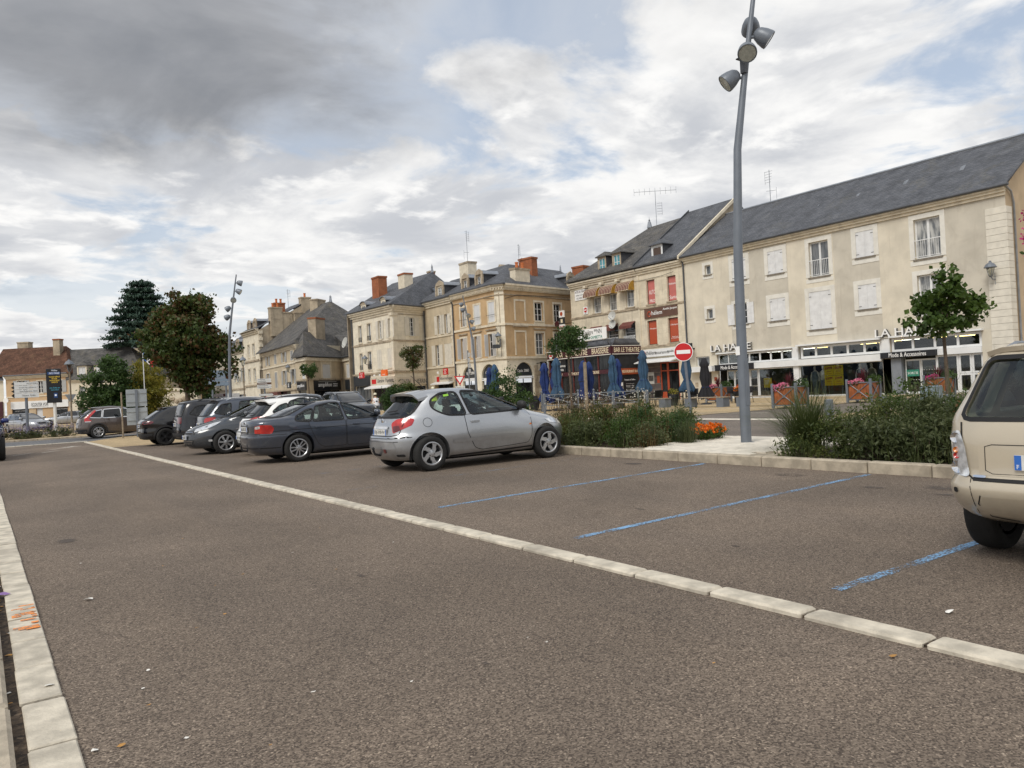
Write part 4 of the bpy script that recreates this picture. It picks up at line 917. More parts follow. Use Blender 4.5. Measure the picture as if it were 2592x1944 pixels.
for r in up[3:]:
 m = MB().poly([(r[0]-.05, -.02, 5.9), (r[1]+.05, -.02, 5.9), (r[1]+.05, -.45, 5.6), (r[0]-.05, -.45, 5.6)]); m.poly([(r[0]-.05, -.45, 5.6), (r[1]+.05, -.45, 5.6), (r[1]+.05, -.46, 5.38), (r[0]-.05, -.46, 5.38)]); m.build('awning', 'awning_maroon', br)
 m = MB(); k0 = 10
 for k in range(k0):   # trellis guard
  x0 = r[0]+(r[1]-r[0])*k/k0; x1 = r[0]+(r[1]-r[0])*(k+1)/k0
  for z in (4.35, 4.6): m.tube([(x0, -.06, z), (x1, -.06, z+.25)], .016, 4); m.tube([(x1, -.06, z), (x0, -.06, z+.25)], .016, 4)
 m.box(r[0], r[1], -.08, -.04, 4.83, 4.87); m.build('trellis_guard', 'white_paint', br)
MB().tube([(-9.1, -.3, 5.35), (-4.0, -.3, 5.35)], .02, 5).build('guard_rail', 'iron_grey', br)
band(br, None, -11.4, -3.62, 6.72, .13, .07); cornice(br, None, -11.4, -3.62, 9.2, .42, .28); gutter(br, None, -11.5, -3.62, 9.75, -.33)
for s in (-9.3, -7.4, -5.6): MB().box(s-.15, s+.15, -.34, -.05, 9.02, 9.2).build('bracket', 'stone_trim', br)
dish(br, None, -6.0, -.5, 6.46, .36); dish(br, None, -5.98, -.52, 5.82, .34)
sg = signbox(br, None, -10.8, -9.32, 8.18, 9.02, 'letters_white', -.02, .03); lettering('HOTEL DU THEATRE', sg, -10.06, 8.85, .17, 'burgundy', off=.055, width=1.35, depth=.006); lettering('GRAND CONFORT **', sg, -10.06, 8.58, .10, 'letters_grey', off=.055, width=1.2, depth=.006); lettering('OUVERT 7/7', sg, -10.0, 8.34, .15, 'letters_grey', off=.055, depth=.006)
sg = signbox(br, None, -9.82, -9.30, 6.98, 7.58, 'letters_white', -.02, .03); MB().lathe([(.0, 0), (.19, 0), (.19, .01), (0, .011)], 20, Matrix.Translation((-9.56, -.053, 7.32)) @ Matrix.Rotation(pi/2, 4, 'X')).build('emblem', 'red_sign', sg); MB().box(-9.72, -9.40, -.068, -.062, 7.28, 7.36).build('emblem_bar', 'letters_white', sg); lettering('Pepsi', sg, -9.56, 7.07, .1, 'letters_grey', off=.055, depth=.006)
# long hotel banner above the veranda
sg = signbox(br, None, -8.05, -4.4, 4.66, 5.5, 'letters_white', -2.6, .05); lettering('le Théâtre **NN', sg, -6.1, 5.26, .34, 'letters_grey', off=2.66, width=2.4, depth=.008); lettering('65 Bis Bd GAMBETTA', sg, -6.0, 4.84, .22, 'green_panel', off=2.66, width=2.3, depth=.008)
MB().box(-7.6, -7.55, -2.6, -.0, 4.9, 4.94).build('stay', 'iron_grey', sg)
# veranda: projects 2.9 m, side face towards the near end at s=-3.75
V0, V1, VD = -10.9, -3.74, 2.9
vr = MB().box(V0, V1, -VD, .0, 4.18, 4.28).build('veranda_roof', 'slate', br)
MB().prism([(V0-.05, -VD-.05, 4.0), (V0-.05, -VD+.45, 4.62), (V0-.05, -VD+.55, 4.62), (V0-.05, -VD+.05, 4.0)], (V1-V0+.1, 0, 0)).build('roof_skirt', 'slate', vr)
MB().prism([(V1+.05, -VD, 4.0), (V1-.42, -VD, 4.62), (V1-.52, -VD, 4.62), (V1-.05, -VD, 4.0)], (0, VD-.02, 0)).build('roof_skirt', 'slate', vr)
fa = MB().box(V0-.08, V1+.08, -VD-.12, -VD, 3.48, 4.05).build('fascia', 'burgundy', br); MB().box(V0-.1, V1+.1, -VD-.15, -VD-.121, 3.44, 3.49).build('trim', 'trim_grey', fa); MB().box(V0-.1, V1+.1, -VD-.15, -VD-.121, 4.04, 4.09).build('trim', 'trim_grey', fa)
lettering('BAR', fa, -9.45, 3.76, .36, 'letters_cream', off=VD+.125, width=.85); lettering('LE THEATRE', fa, -7.4, 3.78, .42, 'letters_cream', off=VD+.125, width=2.5); lettering('BRASSERIE', fa, -4.75, 3.78, .42, 'letters_cream', off=VD+.125, width=1.8)
MB().lathe([(0, 0), (.24, 0), (.24, .02), (0, .021)], 20, Matrix.Translation((-10.5, -VD-.13, 3.76)) @ Matrix.Rotation(pi/2, 4, 'X')).build('emblem', 'letters_white', fa)
MB().box(-10.68, -10.32, -VD-.16, -VD-.152, 3.70, 3.82).build('emblem_bar', 'red_sign', fa)
VS = Matrix.Translation((V1, 0, 0)) @ Matrix.Rotation(pi/2, 4, 'Z') @ Matrix.Translation((-VD, 0, 0))     # side face: s from the front corner back to the wall
fb = MB().box(.0, VD-.05, -.12, .0, 3.48, 4.05).build('fascia', 'burgundy', br, VS); lettering('BAR LE THEATRE', fb, VD/2, 3.77, .34, 'letters_cream', T=VS, off=.125, width=2.5); MB().box(.0, VD, -.15, -.121, 4.04, 4.09).build('trim', 'trim_grey', fb, VS); MB().box(.0, VD, -.15, -.121, 3.44, 3.49).build('trim', 'trim_grey', fb, VS)
vg = []
m = MB()
for k in range(6):
 x = V0+(V1-V0)*k/5; m.box(x-.06, x+.06, -VD-.005, -VD+.12, .02, 3.46)
vf = m.build('veranda_frame', 'burgundy_post', br); MB().box(V0, V1, -VD+.02, -VD+.10, .02, .75).build('parapet', 'black_fascia', vf)
for k in range(5):
 x0 = V0+(V1-V0)*k/5+.06; x1 = V0+(V1-V0)*(k+1)/5-.06
 MB().box(x0, x1, -VD+.05, -VD+.06, .78, 2.1).build('pane', 'pane_dark', vf); MB().box(x0, x1, -VD+.05, -VD+.06, 2.42, 3.44).build('pane', 'pane_dark', vf)
lo = MB().box(V0-.02, V1-.1, -VD-.10, -VD-.006, 2.10, 2.40).build('lower_fascia', 'burgundy', br); lettering('PMU', lo, -9.5, 2.25, .2, 'letters_cream', off=VD+.105); lettering('LE THEATRE', lo, -7.7, 2.25, .2, 'letters_cream', off=VD+.105, width=1.5); lettering('BRASSERIE', lo, -5.6, 2.25, .2, 'letters_cream', off=VD+.105, width=1.25)
sg = MB().box(V0+.5, V0+2.05, -VD-.03, -VD-.008, 2.45, 3.40).build('menu_panel', 'black_fascia', br); lettering('ICI\nGlaces Italiennes\net Granités', sg, V0+1.3, 2.93, .8, 'letters_white', off=VD+.032, width=1.4, depth=.006)
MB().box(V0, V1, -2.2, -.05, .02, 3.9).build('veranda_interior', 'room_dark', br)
# side of the veranda: door panel, menu boards
m = MB().box(.0, .12, -.004, .10, .02, 3.46); m.box(VD-.3, VD-.18, -.004, .10, .02, 3.46); m.build('side_post', 'burgundy_post', br, VS)
MB().box(.12, VD-.3, .02, .03, 2.42, 3.44).build('pane', 'pane_dark', br, VS); sg = MB().box(.35, VD-.05, -.08, .0, 1.98, 2.42).build('sign', 'rust_red', br, VS); lettering('BAR RESTAURANT SNACK', sg, 1.65, 2.2, .2, 'letters_cream', T=VS, off=.085, width=2.2)
MB().box(.12, VD-.1, .01, .05, .02, 1.97).build('side_panel', 'black_fascia', br, VS); pl = MB().box(.45, 1.0, -.02, .0, .35, 1.42).build('menu_board', 'letters_white', br, VS)
for i in range(3):
 for j in range(5):
  if (i+j) % 2: MB().box(.48+.17*i, .63+.17*i, -.026, -.021, .4+.2*j, .58+.2*j).build('menu_photo', 'room_mid', pl, VS)
bd = MB().box(1.12, 2.3, -.02, .0, .3, 1.75).build('menu_board', 'black_fascia', br, VS); lettering('Formules du Théâtre', bd, 1.7, 1.6, .12, 'letters_white', T=VS, off=.022, width=1.05, depth=.004); lettering('Entrée + Plat', bd, 1.7, 1.15, .10, 'letters_white', T=VS, off=.022, depth=.004); lettering('Plat + Dessert', bd, 1.7, .85, .10, 'letters_white', T=VS, off=.022, depth=.004)
m = MB()
for z in (1.0, 1.3): m.box(1.3, 2.1, -.024, -.021, z, z+.012)
m.build('board_rule', 'letters_white', bd, VS)
# projecting signs on the street corner
for k, (z0, z1, mt) in enumerate(((7.0, 7.55, 'letters_white'), (6.45, 6.98, 'slate_fascia'), (5.9, 6.42, 'letters_white'))):
 sg = MB().box(-12.4, -11.75, -.5, -.42, z0, z1).build('hanging_sign', mt, br)
 if k == 0: MB().lathe([(0, 0), (.17, 0), (.17, .01), (0, .011)], 16, Matrix.Translation((-12.08, -.505, 7.28)) @ Matrix.Rotation(pi/2, 4, 'X')).build('emblem', 'orange_red', sg)
 if k == 2: lettering('CAFE', sg, -12.08, 6.16, .28, 'red_sign', off=.505, width=.58)
 if k == 1: MB().box(-12.2, -11.95, -.51, -.501, 6.55, 6.85).build('emblem', 'letters_cream', sg)
MB().tube([(-11.4, .0, 7.4), (-11.9, -.4, 7.4)], .02, 5).build('sign_arm', 'iron_dark', br)
rd = MB().lathe([(0, 0), (.26, 0), (.26, .06), (0, .061)], 20, Matrix.Translation((-12.75, -.44, 6.5)) @ Matrix.Rotation(pi/2, 4, 'X')).build('round_sign', 'burgundy', br)
MB().tube([(-11.4, -.02, 6.48), (-12.75, -.42, 6.48)], .02, 5).build('sign_arm', 'iron_dark', br)
roof_polys(br, [[(eX2, 48.4, 9.82), (eX2, 40.46, 9.82), (45.9, 40.46, 14.15), (45.9, 44.7, 14.05)], [(eX2, 48.4, 9.82), (45.9, 44.7, 14.05), (52, 48.6, 9.82)], [(45.9, 44.7, 14.05), (45.9, 40.46, 14.15), (52, 40.46, 9.8), (52, 48.6, 9.82)]], 'slate_mossy')
MB().prism([(39.6, 40.42, 9.8), (39.6, 40.42, 9.95), (45.9, 40.42, 14.55), (45.9, 40.42, 14.2)], (0, .06, 0)).build('roof_step', 'zinc_dark', br, LH.inverted())
for s in (-8.4, -6.72): dormer(br, None, s, s+.98, 9.98, 11.35, .45, 1.5, 'slate', 'teal_glass', 'stone_dirty', 'slate_mossy', rise=.4)
MB().lathe([(.22, 14.0), (.12, 14.5), (.05, 14.55), (.08, 14.65), (.02, 14.72), (.0, 15.0)], 10, Matrix.Translation((45.9, 44.7, 0))).build('finial', 'zinc', br, LH.inverted())
antenna(br, (45.9, 43.9), 14.0, 16.85, 'yagi', rad(-38))
# ================================================================== ochre corner building with optician
DL = frame((33.5, 56.5), (0, -1)); DR = frame((33.95, 49.03), (.981, .196)); DC = frame((33.5, 49.67), (.45, -.64))
ob = thing('optician_building', 'ochre corner building with stone bands and three dark shop arches', 'building', M=DL)
iT = DL.inverted()
ol = [(1.66, 2.56, 6.72, 8.3), (3.8, 4.66, 6.7, 8.26), (5.92, 6.78, 6.7, 8.26), (1.5, 2.42, 4.02, 5.76), (3.65, 4.57, 4.02, 5.77), (5.7, 6.75, 4.0, 5.78), (1.52, 3.5, .05, 3.4, 'arch'), (4.42, 6.6, .05, 3.42, 'arch')]
facade(ob, None, 6.83, 3.72, ol[6:], 'ashlar_pale', s0=.5)
facade(ob, None, 6.83, 9.1, ol[:6], 'render_ochre', z0=3.72, s0=.5)
for i, r in enumerate(ol[:6]):
 if i in (1, 2): window(ob, None, r, 2, 1, sh='closed', shm='blind_white', sur='stone_trim', surw=.16, sill='stone_trim', rail=None)
 else: window(ob, None, r, 2, 3 if i > 2 else 1, pane='pane_curtain' if i < 3 else 'pane_dark', sur='stone_trim', surw=.16, sill='stone_trim', fw=.05, head=.28 if i > 2 else None, sh='half' if i == 9 else None)
 if i in (0, 1, 2): MB().tube([(r[0]-.2, -.12, r[2]+.55), (r[1]+.2, -.12, r[2]+.55)], .015, 5).build('guard_bar', 'iron_dark', ob)
for r in ol[3:6]:
 for sg_ in (0, 1):
  x = r[0]-.03 if not sg_ else r[1]+.03; MB().box(x-.02, x+.02, -.35, -.03, r[2]+.02, r[3]-.02).build('shutter', 'blind_white', ob)
def arch_shop(par, T, r):
 a, b, c, d = r[:4]; cx = (a+b)/2; R = (b-a)/2; zs = d-R*1.0 if R < (d-c)*.8 else d-(d-c)*.8
 n = 14; P = [(cx-R*cos(pi*k/n), .16, zs+(d-zs)*sin(pi*k/n)) for k in range(n+1)]
 f = MB().prism(P, (0, .05, 0)); fo = f.build('arch_fascia', 'slate_fascia', par, T); MB().box(a, b, .05, .21, zs-.07, zs-.001).build('awning_box', 'white_fascia', fo, T); MB().box(a, b, .02, .2, zs-.22, zs-.12).build('awning_edge', 'white_fascia', fo, T)
 lettering('Optic 2000', fo, cx, zs+.38, .3, 'letters_white', T=T, off=-.155, width=R*1.25)
 m = MB(); y = .17
 for x in (a, cx-.03, b-.06): m.box(x, x+.06, y, y+.05, c, zs-.23)
 m.box(a, b, y+.001, y+.049, zs-.6, zs-.54); fr = m.build('shop_front', 'slate_fascia', par, T)
 MB().box(a+.06, cx-.03, y+.02, y+.03, c, zs-.6).build('pane', 'pane_dark', fr, T); MB().box(cx+.03, b-.06, y+.02, y+.03, c, zs-.6).build('pane', 'pane_dark', fr, T)
for r in ol[6:]: arch_shop(ob, None, r)
Tr = iT @ DR
orr = [(3.55, 4.56, 6.78, 8.3), (5.93, 6.86, 6.76, 8.26), (3.5, 4.5, 4.04, 5.8), (5.82, 6.8, 4.04, 5.8), (.9, 3.05, .05, 3.44, 'arch')]
facade(ob, Tr, 11, 3.72, orr[4:], 'ashlar_pale'); facade(ob, Tr, 11, 9.1, orr[:4], 'render_ochre', z0=3.72)
for i, r in enumerate(orr[:4]): window(ob, Tr, r, 2, 3, pane='pane_dark' if i != 2 else 'pane_mid', sur='stone_trim', surw=.16, sill='stone_trim', head=.28 if i > 1 else None)
for r, hd in (((1.25, 2.3, 6.75, 8.3), 0), ((1.15, 2.25, 4.0, 5.83), 1)):     # blind windows
 m = MB(); s = .14; m.box(r[0]-s, r[0], -.04, 0, r[2], r[3]); m.box(r[1], r[1]+s, -.04, 0, r[2], r[3]); m.box(r[0]-s-.002, r[1]+s+.002, -.042, 0, r[3]+.001, r[3]+s)
 b_ = m.build('blind_window', 'stone_trim', ob, Tr)
 if hd: MB().box(r[0]-.3, r[1]+.3, -.14, 0, r[3]+.42, r[3]+.52).build('lintel_cornice', 'stone_dirty', b_, Tr)
arch_shop(ob, Tr, orr[4])
for k in range(7): MB().bevbox(3.12, 3.55+(.22 if k % 2 else 0), -.03, .02, .05+.45*k, .05+.45*k+.43, .01).build('quoin', 'stone_dirty', ob, Tr)
Tc = iT @ DC; CL = sqrt(.45**2+.64**2)
facade(ob, Tc, CL, 9.1, [], 'ashlar_pale'); MB().box(CL*.5-.03, CL*.5+.03, -.02, 0, 3.8, 8.9).build('corner_joint', 'stone_dirty', ob, Tc)
for (TT, a, b) in ((None, .45, 6.86), (Tr, -.02, 11), (Tc, -.05, CL+.05)):
 band(ob, TT, a, b, 6.35, .17, .09, 'stone_trim'); band(ob, TT, a, b, 3.72, .18, .11, 'stone_trim'); cornice(ob, TT, a, b, 9.1, .5, .36, 'stone_trim', dent=True); band(ob, TT, a, b, 8.72, .08, .06)
MB().tube([(5.4, -.1, 8.7), (6.9, -.12, 8.45)], .02, 5).build('cable', 'iron_dark', ob); MB().tube([(.05, -.1, 8.42), (1.4, -.1, 8.75), (8, -.1, 8.9)], .02, 5).build('cable', 'iron_dark', ob, Tr)
pipe(ob, None, .55, .1, 9.0, -.1, .06);
e = 9.62; P = (37.4, 53.1, 11.95)
roof_polys(ob, [[(33.1, 56.6, e), (33.1, 49.5, e), P, (37.4, 56.6, 11.95)], [(33.1, 49.5, e), (33.7, 48.65, e), P], [(33.7, 48.65, e), (44.8, 50.9, e), (44.2, 54.5, 11.9), P], [P, (44.2, 54.5, 11.9), (44, 58, e), (41.6, 57.2, e)], [(37.4, 56.6, 11.95), P, (41.6, 57.2, e), (41.6, 58, e)], [(44.8, 50.9, e), (48, 54, e), (44.2, 54.5, 11.9)]])
for a, b in ((1.85, 2.8), (4.0, 4.95)): dormer(ob, None, a, b, 9.75, 10.75, .25, 1.5, 'gable', 'pane_mid', 'stone_dirty', 'zinc', rise=.35)
dormer(ob, Tr, 8.25, 9.1, 9.75, 10.8, .3, 1.4, 'gable', 'pane_mid', 'stone_dirty', 'zinc', rise=.35)
chimney(ob, (36.2, 57.6), .9, 1.45, 10.5, 12.75, 'stone_trim', 0); chimney(ob, (36.3, 49.95), 1.7, .6, 9.7, 11.0, 'stone_trim', 2, rad(11)); chimney(ob, (38.9, 52.3), .7, 1.5, 10.6, 12.4, 'brick_red', 0, rad(11), 'brick_red')
chimney(ob, (45.6, 53.3), .9, 1.3, 10.4, 12.2, 'brick_red', 0, rad(11), 'brick_red'); MB().prism([(38.6, 55.2, 11.3), (38.6, 57.2, 11.3), (38.6, 56.2, 12.5)], (2.2, 0, 0)).build('parapet_gable', 'stone_dirty', ob, iT)
for s in (4.7, 7.0):
 Pw = DR @ Vector((s, 1.0, 10.22)); nn = (DR.to_3x3() @ Vector((0, -.55, .83))); skylight(ob, Pw, nn, .9, .6, 'pane_mid')
antenna(ob, (36.2, 57.6), 12.7, 15.6, 'tall', .4); antenna(ob, (38.2, 52.6), 12.0, 13.6, 'comb', .6); dish(ob, Tr, 5.6, 3.0, 12.25, .3)
MB().lathe([(.1, 11.8), (.05, 12.3), (0, 12.5)], 8, Matrix.Translation((44.2, 54.5, 0))).build('finial', 'zinc', ob, iT)
wall_lantern(DC, .35, 5.3, 'grey wall lantern on the pale corner of the ochre building')
sg = MB().box(-.1, .5, -.62, -.55, 4.55, 4.85).build('street_plate', 'slate_fascia', ob, Tc)
for k, (a, mt) in enumerate(((3.15, 'black_fascia'), (3.95, 'letters_white'))):
 sg = MB().box(a, a+.72, -.75, -.65, 2.72, 3.42).build('hanging_sign', mt, ob, Tr)
 MB().lathe([(0, 0), (.23, 0), (.23, .01), (0, .011)], 20, Tr @ Matrix.Translation((a+.36, -.76, 3.12)) @ Matrix.Rotation(pi/2, 4, 'X')).build('emblem', 'letters_cream' if k == 0 else 'green_panel', sg)
 MB().box(a+.3, a+.4, -.66, .0, 3.3, 3.36).build('arm', 'iron_dark', sg, Tr)
# ================================================================== computer shop, narrow beige house
EL = frame((33.5, 61.2), (0, -1))
eb = thing('computer_shop_building', 'narrow beige house with cream shutters and computer shop sign', 'building', M=EL)
ops = [(2.4, 2.9, 6.45, 8.1), (3.66, 4.2, 6.42, 8.1), (1.85, 2.5, 3.72, 5.55), (3.42, 4.62, 3.74, 5.54), (1.72, 4.62, .05, 2.08)]
facade(eb, None, 5.19, 9.2, ops, 'render_beige', s0=-.1)
window(eb, None, ops[0], 2, 3, sh='open', shm='louvre_cream', shw=.46, sill='stone_trim', sur='stone_trim', surw=.05); window(eb, None, ops[1], 2, 3, sh='open', shm='louvre_cream', shw=.44, sill='stone_trim', pane='pane_mid')
window(eb, None, ops[2], 2, 3, sh='open', shm='louvre_cream', shw=.62, sill='stone_trim'); window(eb, None, ops[3], 2, 3, sh='closed', shm='louvre_cream', sill='stone_trim')
for k in range(16):
 z = 3.6+.33*k
 if z < 8.4: MB().bevbox(4.75-(.12 if k % 2 else 0), 5.02, -.03, .02, z, z+.32, .008).build('quoin', 'stone_trim', eb)
cornice(eb, None, -.1, 5.1, 8.95, .5, .3); band(eb, None, -.1, 5.15, 6.2, .14, .07, 'stone_trim'); band(eb, None, -.1, 5.15, 3.5, .16, .08, 'stone_trim'); gutter(eb, None, 0, 5.2, 9.5, -.34); pipe(eb, None, .2, .1, 9.3)
sg = MB().box(1.5, 4.85, -.06, 0, 2.2, 2.85).build('fascia', 'fascia_cream', eb); lettering('Informatique', sg, 3.5, 2.55, .34, 'letters_grey', off=.065, width=2.1); MB().box(1.95, 2.35, -.10, -.061, 2.32, 2.75).build('emblem', 'red_sign', sg)
MB().prism([(1.45, 0, 2.3), (1.45, -.5, 2.14), (1.45, -.5, 2.05), (1.45, 0, 2.18)], (3.3, 0, 0)).build('awning', 'white_fascia', eb)
m = MB()
for x in (1.75, 2.7, 3.7, 4.55): m.box(x, x+.07, .15, .2, .05, 2.06)
sf = m.build('shop_front', 'wood_dark', eb); MB().box(1.75, 4.6, .17, .18, .05, 2.06).build('pane', 'pane_dark', sf)
sg = MB().box(4.25, 5.0, -.75, -.66, 2.85, 3.38).build('hanging_sign', 'red_sign', eb); lettering('MAISON\nde la\nPRESSE', sg, 4.62, 3.12, .36, 'letters_white', off=.755, depth=.006)
dormer(eb, None, 2.15, 3.35, 9.6, 10.75, .25, 1.7, 'gable', 'pane_curtain', 'stone_trim', 'zinc', rise=.35)
roof_polys(eb, [[(33.1, 61.6, 9.55), (33.1, 56.61, 9.55), (37.4, 56.61, 11.93), (37.4, 62.6, 11.93)], [(37.4, 62.6, 11.93), (37.4, 56.61, 11.93), (41, 58, 9.6), (41, 64, 9.6)]])
for s in (2.6, 3.9): MB().lathe([(.0, 0), (.1, .06), (.12, .2), (.0, .26)], 10, Matrix.Translation((s, -.3, 2.95))).build('spot_lamp', 'letters_white', eb, smooth=True)
# ================================================================== bookshop, pale stone corner building
uF = (.0523, -.9986); FL = frame((29.2, 67.5), uF); FR = frame((29.6, 59.8), (3.9, 1.4))
fb_ = thing('bookshop_building', 'pale stone corner building with tall slate roof, bookshop and telephone shop below', 'building', M=FL)
iT = FL.inverted(); Tr = iT @ FR
ol = [(1.38, 2.0, 6.3, 7.87), (3.08, 3.8, 6.33, 7.92), (5.2, 5.75, 6.33, 7.96), (7.05, 7.6, 6.34, 8.0), (1.38, 1.95, 3.74, 5.32), (2.98, 3.7, 3.74, 5.38), (4.72, 5.58, 3.74, 5.42), (6.63, 7.5, 3.74, 5.42), (.15, 3.3, .05, 2.3), (3.6, 7.6, .05, 2.1)]
facade(fb_, None, 7.75, 9.0, ol, 'ashlar_pale')
for i, r in enumerate(ol[:8]):
 if i in (0, 1, 4, 5): window(fb_, None, r, 2, 1, pane='pane_mid', sill='stone_trim', rail=.45, sur='stone_trim', surw=.12, surbot=False)
 elif i in (2, 3): window(fb_, None, r, 2, 3, sh='open', shm='louvre_cream', shw=.4, sill='stone_trim')
 else: window(fb_, None, r, 2, 3, sh='closed', shm='louvre_cream', sill='stone_trim')
orr = [(2.15, 2.8, 6.5, 8.15), (2.1, 2.85, 3.75, 5.6), (.8, 4.1, .05, 2.05)]
facade(fb_, Tr, 4.14, 9.0, orr, 'ashlar_pale')
for r in orr[:2]: window(fb_, Tr, r, 2, 4, sh='open', shm='louvre_cream', shw=.6, sill='stone_trim')
for (TT, a, b) in ((None, -.05, 7.8), (Tr, -.05, 4.16)):
 cornice(fb_, TT, a, b, 8.6, .5, .34); band(fb_, TT, a, b, 8.35, .07, .05); band(fb_, TT, a, b, 5.98, .16, .07); band(fb_, TT, a, b, 3.28, .16, .12); gutter(fb_, TT, a, b, 9.15, -.38)
MB().box(7.45, 7.8, -.06, 0, 3.5, 8.2).build('pilaster', 'ashlar_pale', fb_); MB().box(7.35, 7.9, -.14, 0, 8.2, 8.45).build('capital', 'stone_trim', fb_)
MB().box(-.06, .5, -.06, 0, 3.5, 8.2).build('pilaster', 'ashlar_pale', fb_, Tr); MB().box(-.12, .6, -.14, 0, 8.2, 8.45).build('capital', 'stone_trim', fb_, Tr)
MB().box(.1, .22, -.12, .0, .1, 9.0).build('downpipe', 'zinc_dark', fb_); pipe(fb_, Tr, 4.05, .1, 9.0)
sg = MB().box(3.4, 7.75, -.1, 0, 2.22, 2.98).build('fascia', 'fascia_cream', fb_); lettering('Librairie  Papeterie', sg, 6.2, 2.62, .42, 'letters_grey', off=.105, width=2.9); MB().box(3.7, 4.5, -.12, -.101, 2.42, 2.82).build('emblem', 'red_sign', sg)
MB().prism([(3.35, 0, 2.3), (3.35, -.75, 2.08), (3.35, -.75, 1.98), (3.35, 0, 2.2)], (4.2, 0, 0)).build('awning', 'white_fascia', fb_)
sg = MB().box(.05, 4.1, -.1, 0, 2.18, 2.86).build('fascia', 'fascia_cream', fb_, Tr); lettering('COUSIN', sg, 1.15, 2.5, .38, 'letters_grey', T=Tr, off=.105, width=1.35); lettering('PERRIN', sg, 3.3, 2.5, .38, 'letters_grey', T=Tr, off=.105, width=1.25)
MB().box(.1, 3.32, -.08, 0, 2.3, 3.2).build('fascia', 'slate_fascia', fb_)
m = MB()
for x in (.2, 1.1, 2.2, 3.2): m.box(x, x+.08, .14, .2, .05, 2.28)
sf = m.build('shop_front', 'slate_fascia', fb_); MB().box(.2, 3.28, .16, .17, .05, 2.28).build('pane', 'pane_mid', sf)
m = MB()
for x in (3.65, 5, 6.3, 7.5): m.box(x, x+.08, .14, .2, .05, 2.08)
sf = m.build('shop_front', 'wood_dark', fb_); MB().box(3.65, 7.55, .16, .17, .05, 2.08).build('pane', 'pane_dark', sf)
sf = MB().box(.85, 4.05, .16, .17, .05, 2.03).build('shop_front', 'pane_dark', fb_, Tr); MB().box(1.0, 1.6, .12, .159, .3, 1.6).build('notice', 'render_tan', sf, Tr)
sg = MB().box(2.75, 3.6, -.85, -.75, 3.0, 3.52).build('hanging_sign', 'red_sign', fb_); lettering('MAISON\nde la\nPRESSE', sg, 3.18, 3.26, .36, 'letters_white', off=.855, depth=.006)
sg = MB().box(7.05, 8.0, -.95, -.80, 3.02, 3.55).build('hanging_sign', 'orange_sign', fb_); lettering('orange', sg, 7.52, 3.13, .12, 'letters_white', off=.955, depth=.006)
for s in (1.6, 2.6, 4.6, 5.6, 6.6): MB().lathe([(.0, 0), (.09, .05), (.10, .16), (.0, .2)], 8, Matrix.Translation((s, -.3, 3.05))).build('spot_lamp', 'letters_white', fb_, smooth=True)
wall_lantern(FL, 3.3, 4.55, 'grey wall lantern on the pale bookshop building')
P = (37.3, 66, 13.25); e = 9.2
roof_polys(fb_, [[(28.8, 68.4, e), (29.25, 59.4, e), P, (36.9, 74, 13.25)], [(29.25, 59.4, e), (34.0, 61.1, e), (41.5, 63.8, e), P], [P, (41.5, 63.8, e), (45, 73, e), (36.9, 74, 13.25)]])
m = MB().prism([(29.0, 67.9, 0), (29.0, 67.9, 9.2), (36.9, 73.9, 13.15), (44.8, 73, 9.2), (44.8, 73, 0)], (.02, .2, 0)); m.build('gable_wall', 'render_old', fb_, iT)
for s0, s1 in ((1.4, 2.4), (5.25, 6.1)): dormer(fb_, None, s0, s1, 9.3, 9.85, .35, 1.4, 'barrel', 'pane_mid', 'stone_trim', rise=.35)
chimney(fb_, (32.6, 68.2), .9, 1.5, 10.2, 12.9, 'brick_red', 0, 0, 'brick_red'); chimney(fb_, (34.0, 65.4), .9, 1.3, 10.6, 12.85, 'stone_trim', 0, 0, 'brick_red')
chimney(fb_, (38.3, 68), .6, .6, 12.6, 13.7, 'brick_red', 0); MB().lathe([(.16, 13.2), (.08, 13.7), (.1, 13.75), (0, 14.1)], 8, Matrix.Translation(P[:2]+(0,))).build('finial', 'zinc', fb_, iT)
skylight(fb_, Vector((36.0, 63.25, 10.95)), (.35, -.75, .6), .75, .9, 'pane_mid')
# ================================================================== hearing aid shop and the old house behind it
GM = frame((27, 88), (-1.3, -15)); GS = frame((25.5, 72.8), (0, -1)); GF = frame((25.5, 70), (.79, .62)); GR = frame((30.8, 74.1), (-.5, -4.1))
gb = thing('hearing_shop_building', 'old beige house with huge mossy slate roof and black hearing aid shop front', 'building', M=GF)
iT = GF.inverted(); Lf = sqrt((30.8-25.5)**2+(74.1-70)**2)
facade(gb, None, Lf, 5.3, [(2.95, 4.35, 3.35, 4.7), (1.3, 6.2, .05, 2.15)], 'render_beige')
window(gb, None, (2.95, 4.35, 3.35, 4.7), 2, 1, sh='closed', shm='blind_white', sur='stone_trim', surw=.3, sill='stone_trim')
sg = MB().box(1.2, 6.15, -.12, 0, 2.15, 3.12).build('fascia', 'black_fascia', gb); lettering('amplifon', sg, 3.1, 2.65, .55, 'letters_white', off=.125, width=2.5); lettering('Solutions\nauditives', sg, 5.05, 2.68, .34, 'letters_white', off=.125, width=.9); MB().box(1.9, 5.3, -.135, -.121, 2.98, 3.0).build('rule', 'letters_white', sg)
MB().box(1.35, 6.15, .1, .15, .05, 2.14).build('shop_front', 'pane_dark', gb)
Ts = iT @ GS; facade(gb, Ts, 2.8, 5.3, [(1.85, 2.6, 3.3, 4.5), (.5, 2.7, .05, 2.2)], 'render_beige'); window(gb, Ts, (1.85, 2.6, 3.3, 4.5), 2, 1, sh='closed', shm='blind_white', sur='stone_trim')
